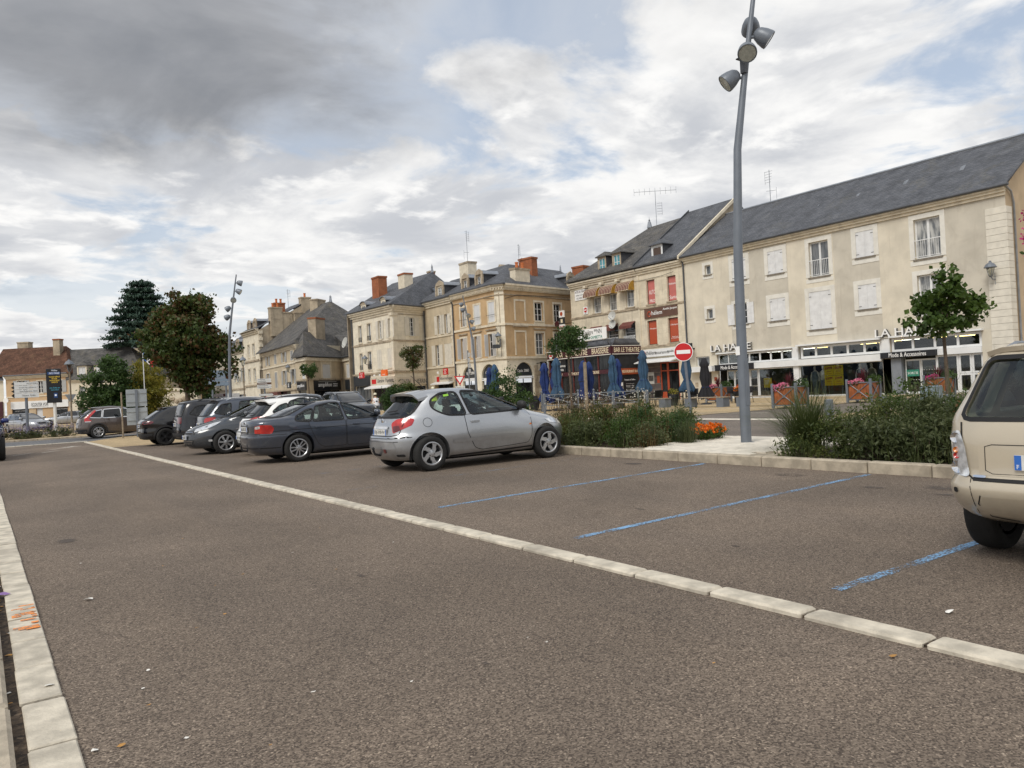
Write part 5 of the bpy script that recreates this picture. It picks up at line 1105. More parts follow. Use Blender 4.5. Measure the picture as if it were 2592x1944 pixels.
sg = MB().box(.42, 2.8, -.12, 0, 2.22, 3.06).build('fascia', 'black_fascia', gb, Ts); lettering('amplifon', sg, 1.5, 2.64, .42, 'letters_white', T=Ts, off=.125, width=1.9); MB().box(.5, 2.7, .1, .15, .05, 2.2).build('shop_front', 'pane_dark', gb, Ts)
hs = MB().box(-.7, .25, -.7, -.6, 2.5, 3.1).build('hanging_sign', 'slate_fascia', gb, Ts); lettering('a', hs, -.22, 2.8, .35, 'letters_white', T=Ts, off=.705)
Tr = iT @ GR; facade(gb, Tr, 4.1, 5.3, [(1.65, 2.7, 3.3, 4.65), (1.2, 4.1, .05, 2.1)], 'render_beige'); window(gb, Tr, (1.65, 2.7, 3.3, 4.65), 2, 1, sh='closed', shm='blind_white', sur='stone_trim', sill='stone_trim')
MB().box(1.2, 4.1, -.1, 0, 2.12, 3.1).build('fascia', 'slate_fascia', gb, Tr); MB().box(1.2, 4.1, .1, .15, .05, 2.1).build('shop_front', 'pane_mid', gb, Tr)
for TT, L in ((None, Lf), (Ts, 2.8), (Tr, 4.1)): band(gb, TT, -.03, L+.03, 5.0, .3, .12, 'stone_trim'); band(gb, TT, -.03, L+.03, 3.14, .14, .08, 'stone_dirty'); gutter(gb, TT, 0, L, 5.42, -.25)
Tm = iT @ GM; Lm = sqrt(1.3**2+15**2)
om = [(2.3, 3.2, 5.3, 6.3), (5.9, 6.9, 5.3, 6.3), (9.6, 10.7, 5.28, 6.3), (12.9, 13.9, 5.28, 6.25), (2.1, 3.1, 2.8, 4.42), (5.85, 6.9, 2.75, 4.4), (9.4, 10.6, 2.95, 4.4), (13.1, 14.1, 2.95, 4.4), (4.5, 12.2, .05, 2.3)]
facade(gb, Tm, Lm, 6.6, om, 'render_beige')
for i, r in enumerate(om[:8]): window(gb, Tm, r, 2, 2, sh='open' if i % 2 == 0 or i > 5 else 'half', shm='louvre_grey', shw=.5, pane='pane_dark', sill='stone_trim', sur='stone_trim', surw=.14)
band(gb, Tm, 0, Lm, 4.95, .16, .08, 'stone_trim'); cornice(gb, Tm, 0, Lm, 6.4, .36, .3); band(gb, Tm, 0, Lm, 2.32, .14, .1)
MB().box(4.5, 12.2, .1, .15, .05, 2.3).build('shop_front', 'pane_dark', gb, Tm); MB().box(4.4, 8.2, -.4, -.02, 1.95, 2.3).build('awning', 'awning_maroon', gb, Tm)
roof_polys(gb, [[(26.4, 88.5, 6.85), (25.3, 73.0, 6.85), (33.5, 83, 12.4), (33.5, 92, 12.4)], [(25.3, 73.0, 6.85), (31.0, 75.3, 6.7), (41, 78.5, 6.6), (33.5, 83, 12.4)], [(33.5, 83, 12.4), (41, 78.5, 6.6), (42, 92, 6.6), (33.5, 92, 12.4)],
 [(25.15, 72.95, 5.5), (25.15, 69.6, 5.5), (26.8, 73.9, 8.0)], [(25.15, 69.6, 5.5), (31.0, 74.1, 5.5), (31.4, 78.5, 8.6), (26.8, 73.9, 8.0)], [(31.0, 74.1, 5.5), (30.5, 69.5, 5.5), (36, 72.5, 8.6), (35, 79, 9.0), (31.4, 78.5, 8.6)]], 'slate_mossy')
MB().tube([(31.1, 74.2, 5.6), (33.0, 77.3, 7.6)], .12, 6).build('valley_flashing', 'zinc', gb, iT)
MB().prism([(25.6, 72.85, 5.3), (25.6, 72.85, 6.8), (31.5, 75.2, 6.7), (31.5, 75.2, 5.3)], (.05, .2, 0)).build('upper_wall', 'ashlar', gb, iT)
chimney(gb, (28.75, 75.3), 1.75, .9, 7.0, 9.6, 'render_old', 0, rad(38), 'brick_red'); chimney(gb, (33.2, 86.2), 1.8, 1.0, 11.0, 12.95, 'render_old', 0, rad(38))
MB().lathe([(.2, 12.3), (.12, 12.8), (.14, 12.9), (0, 13.1)], 8, Matrix.Translation((33.5, 83, 0))).build('finial', 'zinc', gb, iT); skylight(gb, Vector((35.4, 79.4, 9.25)), (.25, -.75, .62), 1.5, .8, 'pane_curtain')
dish(gb, Tr, 3.6, -.6, 6.7, .55); wall_lantern(GM, 13.5, 4.4, 'grey wall lantern on the old house beside the hearing shop')
# ================================================================== tall white house with bare gable
HL = frame((27.0, 95.2), (0, -1)); hg = thing('tall_house', 'tall pale house with stained bare gable and clustered chimneys', 'building', M=HL)
oh = [(1.7, 2.5, 6.67, 8.2), (3.6, 4.5, 6.67, 8.2), (1.5, 2.4, 3.76, 5.3), (3.6, 4.5, 3.76, 5.3)]
facade(hg, None, 6.2, 9.3, oh, 'ashlar_pale')
for r in oh: window(hg, None, r, 2, 2, pane='pane_mid', sill='stone_trim', sur='stone_trim')
for z in (6.1, 3.2): band(hg, None, 0, 6.2, z, .2, .12)
cornice(hg, None, 0, 6.25, 9.3, .5, .4); iT = HL.inverted()
m = MB().prism([(27, 89, 0), (27, 89, 9.6), (33, 89, 13.0), (39, 89, 9.6), (39, 89, 0)], (0, .25, 0)); m.build('gable_wall', 'render_old', hg, iT)
for k in range(12): MB().bevbox(6.0, 6.55+(.25 if k % 2 else 0)-.3, -.03, .4, 5.0+.38*k, 5.36+.38*k, .01).build('quoin', 'stone_trim', hg)
roof_polys(hg, [[(26.6, 95.3, 9.75), (26.6, 88.95, 9.75), (33, 88.95, 13.2), (33, 95.3, 13.2)], [(33, 95.3, 13.2), (33, 88.95, 13.2), (39.4, 88.95, 9.7), (39.4, 95.3, 9.7)]])
for s in (.6, 3.0): dormer(hg, None, s+.3, s+1.4, 9.85, 10.9, .4, 1.4, 'gable', 'pane_mid', 'stone_dirty', 'zinc', rise=.3)
chimney(hg, (29.1, 89.1), 1.4, .9, 8.9, 12.3, 'render_old', 2, 0); chimney(hg, (30.4, 89.1), 1.25, .8, 8.9, 11.75, 'render_old', 0); chimney(hg, (31.85, 88.8), 1.5, 1.2, 8.4, 11.7, 'render_old', 0); chimney(hg, (30.0, 90.5), 1.3, .8, 11.0, 13.0, 'brick_red', 2, 0, 'brick_red'); chimney(hg, (32.8, 89.3), 1.2, .9, 11.5, 13.6, 'render_old', 1)
antenna(hg, (31, 90), 12, 14.6, 'comb', .4)
# lower house further along
IL = frame((27.6, 112), (0, -1)); ib = thing('far_terrace_house', 'low pale terrace house with dormers beyond the tall gable', 'building', M=IL); oi = []
for k in range(5): oi += [(1.2+3.1*k, 2.1+3.1*k, 4.0, 5.7)]
facade(ib, None, 16.7, 7.9, oi+[(1, 7, .05, 2.4), (9, 15.5, .05, 2.4)], 'ashlar_pale')
for i, r in enumerate(oi): window(ib, None, r, 2, 2, pane='pane_mid', sill='stone_trim', sur='stone_trim', sh='open' if i > 2 else None, shm='louvre_grey')
cornice(ib, None, 0, 16.7, 7.6, .4, .3); band(ib, None, 0, 16.7, 3.0, .2, .1); MB().box(1, 7, .1, .15, .05, 2.4).build('shop_front', 'pane_dark', ib); MB().box(9, 15.5, .1, .15, .05, 2.4).build('shop_front', 'pane_mid', ib)
MB().box(9, 12, -.9, -.02, 2.1, 2.6).build('awning', 'blind_white', ib); MB().box(1, 6, -.5, -.02, 2.3, 2.7).build('awning', 'burgundy', ib)
for s in (10.6, 13.8): dormer(ib, None, s, s+1.2, 8.1, 9.2, .3, 1.4, 'gable', 'pane_mid', 'stone_dirty', 'zinc', rise=.35)
roof_polys(ib, [[(27.2, 112.2, 8.05), (27.2, 95.4, 8.05), (32, 95.4, 11.2), (32, 112.2, 11.2)], [(32, 112.2, 11.2), (32, 95.4, 11.2), (37, 95.4, 8), (37, 112.2, 8)]])
wall_lantern(IL, 12.6, 4.6, 'grey wall lantern on the low pale terrace house')
# yellow house and signs beyond
YL = frame((23.5, 128), (.6, -1.6)); yb = thing('yellow_house', 'small yellow house with shop boards at the end of the terrace', 'building', M=YL)
oy = [(2.5, 3.4, 4.0, 5.4), (6.5, 7.4, 4.0, 5.4), (1.5, 8.5, .05, 2.3)]; facade(yb, None, 10.5, 6.4, oy, 'render_peach')
for r in oy[:2]: window(yb, None, r, 2, 2, pane='pane_mid', sill='stone_trim')
MB().box(1.5, 8.5, .1, .15, .05, 2.3).build('shop_front', 'pane_dark', yb); MB().box(3.6, 6.2, -.2, 0, 2.6, 3.9).build('shop_board', 'rust_brown', yb); b_ = MB().box(6.4, 9.4, -.2, 0, 2.7, 4.2).build('shop_board', 'letters_white', yb); MB().box(7.4, 9.4, -.23, -.201, 3.6, 4.2).build('board_strip', 'orange_sign', b_)
iT = YL.inverted(); c0, c1 = YL @ Vector((-.3, -.3, 6.5)), YL @ Vector((10.6, -.3, 6.5)); c2, c3 = YL @ Vector((10.6, 4, 9.2)), YL @ Vector((-.3, 4, 9.2)); roof_polys(yb, [[c0, c1, c2, c3]])
# ================================================================== houses at the street end (left)
JL = frame((3.05, 109), (6.05, -4.3)); jb = thing('optical_shop_house', 'peach house with dark brown tiled roof and white optical shop fascia', 'building', M=JL)
oj = [(1.35, 2.25, 3.75, 5.3), (3.7, 4.35, 3.72, 5.15), (5.75, 6.65, 3.7, 5.15), (.55, 2.6, .05, 1.95), (3.42, 4.2, .05, 1.92), (5.5, 7.2, .05, 1.9)]
facade(jb, None, 7.42, 5.7, oj, 'render_peach', s0=-.05)
for r in oj[:3]: window(jb, None, r, 2, 3, sh='open', shm='louvre_grey', shw=.5, sill='stone_trim', sur='stone_trim', surw=.1)
sg = MB().box(.5, 7.35, -.14, 0, 1.95, 2.8).build('fascia', 'white_fascia', jb); lettering('ECOUTER VOIR', sg, 4.0, 2.38, .36, 'slate_fascia', off=.145, width=2.0); MB().box(3.0, 5.0, -.15, -.141, 2.12, 2.15).build('rule', 'slate_fascia', sg)
for a, b in ((.55, 2.6), (5.5, 7.2)):
 w = MB().box(a, b, .12, .16, .05, 1.92).build('shop_window', 'pane_dark', jb); lettering('optique mutualiste', w, (a+b)/2, 1.7, .16, 'letters_white', off=-.115, width=1.5, depth=.006)
MB().box(3.42, 4.2, .12, .16, .05, 1.92).build('door', 'blind_white', jb); MB().box(2.6, 3.4, -.04, 0, .05, 1.95).build('pier', 'render_tan', jb)
band(jb, None, -.05, 7.4, 3.3, .14, .06, 'stone_trim'); cornice(jb, None, -.05, 7.45, 5.5, .35, .35); gutter(jb, None, -.1, 7.5, 5.92, -.42)
def W(M, s, y, z): return M @ Vector((s, y, z))
roof_polys(jb, [[W(JL, -2.2, -.4, 5.95), W(JL, 7.7, -.4, 5.95), W(JL, 4.9, 4.2, 9.5), W(JL, -3.0, 4.2, 9.5)], [W(JL, 7.7, -.4, 5.95), W(JL, 7.7, 8, 5.95), W(JL, 4.9, 4.2, 9.5)]], 'tile_brown')
c = W(JL, 4.6, 3.0, 0); chimney(jb, (c.x, c.y), .8, .8, 7.6, 10.3, 'render_old', 0, rad(-35), 'brick_red'); c = W(JL, -1.4, 6.0, 0); chimney(jb, (c.x, c.y), 1.4, .9, 8.2, 10.4, 'render_old', 0, rad(-35))
rs = MB().lathe([(0, 0), (.3, 0), (.3, .1), (0, .101)], 16, Matrix.Translation((.3, -.6, 3.0)) @ Matrix.Rotation(pi/2, 4, 'X')).build('round_sign', 'letters_white', jb); MB().tube([(.3, -.5, 3.0), (.3, .0, 3.0)], .03, 5).build('arm', 'iron_dark', rs)
J2 = frame((9.1, 104.7), (6.05, -4.3)); kb = thing('slate_dormer_house', 'pale house with steep mossy slate roof and two white dormers', 'building', M=J2)
ok_ = [(1.25, 1.98, 2.95, 4.25), (4.2, 5.0, 2.95, 4.25), (1.0, 1.88, .05, 1.95), (3.8, 4.9, .05, 2.0)]; facade(kb, None, 9, 4.9, ok_, 'render_cream_pale')
for r in ok_[:2]: window(kb, None, r, 2, 3, pane='pane_mid', sur='stone_trim', sill='stone_trim')
MB().box(1.0, 1.88, .1, .15, .05, 1.95).build('door', 'wood_dark', kb); MB().box(3.8, 4.9, .1, .15, .05, 2.0).build('door', 'wood_dark', kb); cornice(kb, None, 0, 9, 4.75, .32, .3); band(kb, None, 0, 9, 2.55, .12, .06, 'stone_trim')
roof_polys(kb, [[W(J2, -.1, -.35, 5.15), W(J2, 9.2, -.35, 5.15), W(J2, 5.5, 4.2, 9.0), W(J2, -3, 4.2, 9.0)], [W(J2, 9.2, -.35, 5.15), W(J2, 9.2, 9, 5.15), W(J2, 5.5, 4.2, 9.0)]], 'slate_mossy')
for s in (.95, 3.0): dormer(kb, None, s, s+1.15, 5.5, 6.75, .25, 2.2, 'slate', 'blind_white', 'render_cream_pale', 'slate_mossy', 'render_cream_pale', rise=.5)
c = W(J2, 2.7, 4.2, 0); MB().lathe([(.14, 8.9), (.06, 9.3), (0, 9.8)], 8, Matrix.Translation((c.x, c.y, 0))).build('finial', 'zinc', kb, J2.inverted())
# slate roof and stub of the house at the very left
LL = frame((-2.6, 112.0), (5.6, -3.0)); lb = thing('cream_gable_house', 'cream house with slate roof edge and dark red shop front at the far left', 'building', M=LL)
facade(lb, None, 6.1, 5.4, [(4.2, 5.0, 3.4, 4.8), (2.0, 5.9, .05, 2.3)], 'render_cream_pale'); window(lb, None, (4.2, 5.0, 3.4, 4.8), 2, 2); MB().box(2.0, 5.95, -.12, .1, .05, 2.9).build('shop_front', 'burgundy', lb)
roof_polys(lb, [[W(LL, -1, -.3, 5.5), W(LL, 6.3, -.3, 5.5), W(LL, 3.6, 3, 8.6), W(LL, -1, 3, 8.6)]])
# conical tower roof behind
tw = thing('tower', 'round tower with pointed slate roof and finial behind the brown roof', 'tower', loc=(-3.5, 131, 0)); MB().lathe([(3.6, 0), (3.6, 10.6)], 16).build('wall', 'render_cream_pale', tw); MB().lathe([(4.0, 10.5), (2.0, 11.7), (.25, 13.0), (.12, 13.05), (.2, 13.3), (.05, 13.5), (.0, 14.6)], 16).build('roof', 'slate_mossy', tw)
# large slate house behind the trees
KL = frame((14, 115), (6.05, -4.3)); qb = thing('slate_roof_house', 'beige house with large grey slate roof and roof windows behind the trees', 'building', M=KL)
facade(qb, None, 13, 8.2, [(2.4, 3.6, 6.3, 7.9), (7, 8, 5.5, 7.2)], 'render_beige'); window(qb, None, (2.4, 3.6, 6.3, 7.9), 1, 1, fr='wood_dark'); window(qb, None, (7, 8, 5.5, 7.2), 2, 2)
roof_polys(qb, [[W(KL, -.4, -.3, 8.3), W(KL, 13.4, -.3, 8.3), W(KL, 9.0, 3.6, 11.9), W(KL, 4.6, 3.6, 11.9)], [W(KL, -.4, -.3, 8.3), W(KL, 4.6, 3.6, 11.9), W(KL, -.4, 8, 8.3)]])
MB().box(3.75, 5.6, -1.2, .0, 5, 9.2).build('stair_tower', 'render_beige', qb); c = W(KL, 6.0, 3.4, 0); chimney(qb, (c.x, c.y), 1.0, .8, 11, 12.4, 'brick_red', 0, rad(-35))
for s in (1.9, 3.3): skylight(qb, W(KL, s, 1.0, 9.6), KL.to_3x3() @ Vector((0, -.65, .76)), .7, .9)
# pale stone monument wall with relief
ML = frame((13.6, 76.5), (3.1, -2.2)); mo = thing('stone_monument', 'weathered pale stone wall with carved relief under the big tree', 'monument', M=ML)
m = MB().box(0, 3.8, 0, .7, 0, 3.0); m.box(-.12, 3.92, -.12, .82, 2.75, 3.0); m.box(-.12, 3.92, -.12, .82, 0, .35); m.build('wall', 'stone_trim', mo); m = MB()
for k in range(5): m.lathe([(.0, 0), (.22, .02), (.16, .12), (0, .15)], 8, Matrix.Translation((1.2+.34*k, -.02, 1.9+.12*sin(k*2))) @ Matrix.Rotation(pi/2, 4, 'X'))
m.build('relief', 'stone_dirty', mo)
# ================================================================== cars
m_paint('paint_silver', (.40, .415, .435), .25, .85, .34); m_paint('paint_graphite', (.040, .048, .066), .8, .55, .28, dust=.04); m_paint('paint_black', (.003, .003, .004), 0, 0, .2, .7, dust=.0)
m_paint('paint_white', (.80, .80, .78), 0, 0, .3, dust=.03); MATS['car_white'] = MATS['paint_white']; m_wornpaint('paint_white', (.60, .56, .50, 1), .46, .60)
m_paint('paint_darkgrey', (.030, .035, .042), .6, .3, .25, dust=.02); m_paint('paint_bluegrey', (.045, .055, .075), .7, .5, .28, dust=.04); m_paint('paint_brown', (.085, .068, .062), .7, .6, .28, dust=.05)
m_paint('paint_cream', (.50, .44, .34), .1, .25, .36, dust=.08); m_paint('paint_navy', (.010, .022, .12), .7, .4, .25, dust=.03); m_paint('paint_jet', (.006, .007, .011), .4, .2, .25, .8, dust=.01)
mk('cabin_trim', (.10, .105, .105), .8, var=.1); mk('car_plastic', (.018, .018, .019), .6, var=.1); mk('arch_black', (.006, .006, .006), .95, var=0); mk('tyre', (.014, .0135, .013), .85, var=.25, vscale=8, bump=.3, bscale=60)
mk('rim_silver', (.50, .51, .53), .32, .85, var=.08); mk('rim_dark', (.03, .03, .032), .4, .6); mk('rim_black', (.015, .015, .016), .8, var=0); mk('chrome', (.75, .76, .78), .08, 1.0, var=0); mk('seat_cloth', (.028, .03, .033), .9, var=.2, vscale=12); mk('seam_black', (.006, .006, .007), .7, var=0)
mk('lamp_red', (.42, .012, .012), .15, coat=1, var=.25, vscale=9); mk('lamp_red_dark', (.12, .006, .01), .15, coat=1, var=.2); mk('lamp_clear', (.62, .64, .66), .12, .4, coat=1, var=.3, vscale=16); mk('lamp_amber', (.65, .20, .03), .15, coat=1); mk('plate_white', (.66, .66, .63), .5, var=.08, vscale=9); mk('plate_blue', (.03, .14, .50), .5, var=0); mk('sticker_green', (.30, .60, .06), .6, var=0)
m_glass('car_glass', (.66, .76, .72, 1), .9); m_glass('car_glass_dark', (.20, .22, .22, 1), 1.0); mk('glass_black', (.008, .009, .011), .05, coat=1, var=0)
def interp(tab, z):
 xs = [p[0] for p in tab]; ys = [p[1] for p in tab]
 # monotone cubic (PCHIP-like)
 xs = np.array(xs, float); ys = np.array(ys, float); h = np.diff(xs); d = np.diff(ys)/h; m = np.zeros(len(xs))
 m[0], m[-1] = d[0], d[-1]
 for i in range(1, len(xs)-1): m[i] = 0 if d[i-1]*d[i] <= 0 else 2*d[i-1]*d[i]/(d[i-1]+d[i])
 z = min(max(z, xs[0]), xs[-1]); i = min(np.searchsorted(xs, z, 'right')-1, len(xs)-2); t = (z-xs[i])/h[i]
 return float((2*t**3-3*t*t+1)*ys[i]+(t**3-2*t*t+t)*h[i]*m[i]+(-2*t**3+3*t*t)*ys[i+1]+(t**3-t*t)*h[i]*m[i+1])
def body_mesh(sp, inset=0.0, zr=None, xmin=None, xmax=None):
 "stack of rounded plan outlines from sill to roof"
 zs = sp['zs'] if zr is None else [zr[0]+(zr[1]-zr[0])*k/14 for k in range(15)]
 loops = []
 yf = [0, .16, .32, .47, .60, .71, .80, .87, .925, .965]
 for z in zs:
  xr = interp(sp['rear'], z)+inset; xf = interp(sp['front'], z)-inset; Wd = interp(sp['wid'], z)-inset
  if xmin is not None: xr = max(xr, xmin); xf = min(xf, xmax)
  nr = interp(sp['nr'], z); nf = interp(sp['nf'], z); tp = sp.get('taper', (.04, .06))
  xm = (xr+xf)/2; hl = (xf-xr)/2
  half = []
  for y in yf: half.append((-(1-y**nr)**(1/nr), y))
  t0 = half[-1][0]; nf_ = [((1-y**nf)**(1/nf), y) for y in yf][::-1]; t1 = nf_[0][0]
  N = 26
  for k in range(1, N):
   t = t0+(t1-t0)*k/N; n = nr if t < 0 else nf
   half.append((t, (1-abs(t)**n)**(1/n)))
  half += nf_
  pts = []
  for t, y in half:
   tap = 1-(tp[0] if t < 0 else tp[1])*abs(t)**2.5
   pts.append((xm+hl*t, y*Wd*tap))
  loop = [(x, -y, z) for x, y in pts]+[(x, y, z) for x, y in pts[-2:0:-1]]
  loops.append(loop)
 n = len(loops[0]); v = [p for l in loops for p in l]; f = []
 for i in range(len(loops)-1):
  for k in range(n): f.append((i*n+k, i*n+(k+1) % n, (i+1)*n+(k+1) % n, (i+1)*n+k))
 f.append(tuple(range(n-1, -1, -1))); f.append(tuple(range(len(v)-n, len(v))))
 return v, f
SIDE_R = (Vector((1, 0, 0)), Vector((0, 1, 0))); SIDE_L = (Vector((1, 0, 0)), Vector((0, -1, 0))); REAR = (Vector((0, 1, 0)), Vector((1, 0, 0))); FRONT = (Vector((0, 1, 0)), Vector((-1, 0, 0)))
def oblique(deg, front=False, left=False):
 "view of a corner: 0 = straight from behind, 90 = straight from the side"
 a = rad(deg); sy = -1 if left else 1; sx = -1 if front else 1
 d = Vector((cos(a)*sx, sin(a)*sy, 0)); r = Vector((sin(a), -cos(a)*sx*sy, 0))
 return (r, d)
class Skin:
 def __init__(s, v, f): s.bvh = BVHTree.FromPolygons([Vector(p) for p in v], f);
 def hit(s, fr, a, z, off):
  r, d = fr; o = r*a+Vector((0, 0, z))-d*6
  h = s.bvh.ray_cast(o, d)
  if h[0] is None:
   q = s.bvh.find_nearest(r*a+Vector((0, 0, z))-d*.8); return q[0]+q[1]*off
  n = h[1] if h[1].dot(d) < 0 else -h[1]
  return h[0]+n*off
def panel(sk, poly, fr, off=.004, res=.07):
 pts = []
 for i, p in enumerate(poly):
  q = poly[(i+1) % len(poly)]; L = sqrt((q[0]-p[0])**2+(q[1]-p[1])**2); n = max(1, int(L/res))
  pts += [(p[0]+(q[0]-p[0])*k/n, p[1]+(q[1]-p[1])*k/n) for k in range(n)]
 nb = len(pts); xs = [p[0] for p in pts]; zs = [p[1] for p in pts]
 inner = []
 x = min(xs)+res/2
 while x < max(xs):
  z = min(zs)+res/2
  while z < max(zs):
   c = False; j = nb-1; dmin = 9
   for i in range(nb):
    if (zs[i] > z) != (zs[j] > z) and x < (xs[j]-xs[i])*(z-zs[i])/(zs[j]-zs[i])+xs[i]: c = not c
    dmin = min(dmin, (xs[i]-x)**2+(zs[i]-z)**2); j = i
   if c and dmin > (res*.45)**2: inner.append((x, z))
   z += res
  x += res
 vs, es, fs, *_ = delaunay_2d_cdt([Vector(p) for p in pts+inner], [], [list(range(nb))], 1, 1e-5)
 fl = fr[0].cross(Vector((0, 0, 1))).dot(fr[1]) > 0
 m = MB(); m.add([sk.hit(fr, v[0], v[1], off) for v in vs], [tuple(f)[::-1] if fl else tuple(f) for f in fs]); return m
def ribbon(sk, line, fr, wd, off=.003, closed=False, res=.06):
 pts = []
 L = list(line)+([line[0]] if closed else [])
 for p, q in zip(L[:-1], L[1:]):
  l = sqrt((q[0]-p[0])**2+(q[1]-p[1])**2); n = max(1, int(l/res)); pts += [Vector((p[0]+(q[0]-p[0])*k/n, p[1]+(q[1]-p[1])*k/n)) for k in range(n)]
 if not closed: pts.append(Vector(L[-1]))
 n = len(pts); m = MB(); V = []
 for i, p in enumerate(pts):
  a = pts[(i-1) % n] if closed or i else p; b = pts[(i+1) % n] if closed or i < n-1 else p
  d = (b-a).normalized(); s = Vector((-d.y, d.x))*wd/2
  V += [sk.hit(fr, p.x+s.x, p.y+s.y, off), sk.hit(fr, p.x-s.x, p.y-s.y, off)]
 m.add(V, [(2*i, 2*i+1, (2*i+3) % (2*n), (2*i+2) % (2*n)) for i in range(n if closed else n-1)]); return m
def rounded(poly, r=.04, n=3):
 out = []; N = len(poly)
 for i in range(N):
  p = Vector(poly[i]); a = (Vector(poly[i-1])-p); b = (Vector(poly[(i+1) % N])-p); ra = min(r, a.length*.45); rb = min(r, b.length*.45)
  A = p+a.normalized()*ra; B = p+b.normalized()*rb
  for k in range(n+1):
   t = k/n; out.append(tuple((1-t)**2*A+2*t*(1-t)*p+t*t*B))
 return out
def grow(poly, d):
 N = len(poly); area = sum(poly[i][0]*poly[(i+1) % N][1]-poly[(i+1) % N][0]*poly[i][1] for i in range(N)); sg = 1 if area > 0 else -1; out = []
 for i in range(N):
  p = Vector(poly[i]); a = (p-Vector(poly[i-1])); b = (Vector(poly[(i+1) % N])-p)
  if a.length < 1e-6 or b.length < 1e-6: out.append(tuple(p)); continue
  a.normalize(); b.normalize(); n = Vector((a.y, -a.x))+Vector((b.y, -b.x))
  if n.length < 1e-6: out.append(tuple(p)); continue
  n.normalize(); out.append(tuple(p+n*d*sg))
 return out
def boolean_cut(v, f, cutters):
 me = bpy.data.meshes.new('b'); me.from_pydata(v, [], f); me.materials.append(MATS['car_white']); me.materials.append(MATS['arch_black']); me.materials.append(MATS['tyre']); me.update()
 o = bpy.data.objects.new('b', me); COL.objects.link(o); tmp = [o]
 for mb, mi in cutters:
  cm = bpy.data.meshes.new('c'); cm.from_pydata(mb.v, [], mb.f); cm.materials.append(MATS['car_white']); cm.materials.append(MATS['arch_black']); cm.materials.append(MATS['tyre']); cm.update()
  bm = bmesh.new(); bm.from_mesh(cm); bmesh.ops.recalc_face_normals(bm, faces=bm.faces)
  for fc in bm.faces: fc.material_index = mi
  bm.to_mesh(cm); bm.free()
  c = bpy.data.objects.new('c', cm); COL.objects.link(c); tmp.append(c)
  md = o.modifiers.new('bo', 'BOOLEAN'); md.operation = 'DIFFERENCE'; md.object = c; md.solver = 'EXACT'
 bm = bmesh.new(); bm.from_mesh(me); bmesh.ops.recalc_face_normals(bm, faces=bm.faces); bm.to_mesh(me); bm.free()
 bpy.context.view_layer.update()
 out = bpy.data.meshes.new_from_object(o.evaluated_get(bpy.context.evaluated_depsgraph_get()))
 for t in tmp: bpy.data.objects.remove(t)
 return out
def smooth_from(me, v, f):
 "shade the cut shell with the normals of the uncut skin"
 src = bpy.data.meshes.new('s'); src.from_pydata(v, [], f); bm = bmesh.new(); bm.from_mesh(src); bmesh.ops.recalc_face_normals(bm, faces=bm.faces); bmesh.ops.triangulate(bm, faces=bm.faces); bm.to_mesh(src); bm.free(); src.update()
 tri = np.array([tuple(p.vertices) for p in src.polygons]); co = np.array([tuple(q.co) for q in src.vertices]); vn = np.array([tuple(q.vector) for q in src.vertex_normals])
 bvh = BVHTree.FromPolygons([Vector(c) for c in co], tri.tolist())
 me.polygons.foreach_set('use_smooth', [True]*len(me.polygons))
 nl = [(0, 0, 0)]*len(me.loops); cache = {}
 for p in me.polygons:
  for li in range(p.loop_start, p.loop_start+p.loop_total):
   vi = me.loops[li].vertex_index
   if vi not in cache:
    c = me.vertices[vi].co; h = bvh.find_nearest(c)
    if h[3] < .004:
     t = tri[h[2]]; A, B, C = (Vector(co[k]) for k in t); q = h[0]
     try:
      d00 = (B-A).dot(B-A); d01 = (B-A).dot(C-A); d11 = (C-A).dot(C-A); d20 = (q-A).dot(B-A); d21 = (q-A).dot(C-A); dn = d00*d11-d01*d01
      b = (d11*d20-d01*d21)/dn; c_ = (d00*d21-d01*d20)/dn; n = Vector(vn[t[0]]*(1-b-c_)+vn[t[1]]*b+vn[t[2]]*c_).normalized()
     except ZeroDivisionError: n = Vector(vn[t[0]])
     cache[vi] = n
    else: cache[vi] = None
   n = cache[vi]
   nl[li] = tuple(n) if n is not None and n.dot(p.normal) > .55 else tuple(p.normal)
 me.normals_split_custom_set(nl); bpy.data.meshes.remove(src)
WHEELS = {}
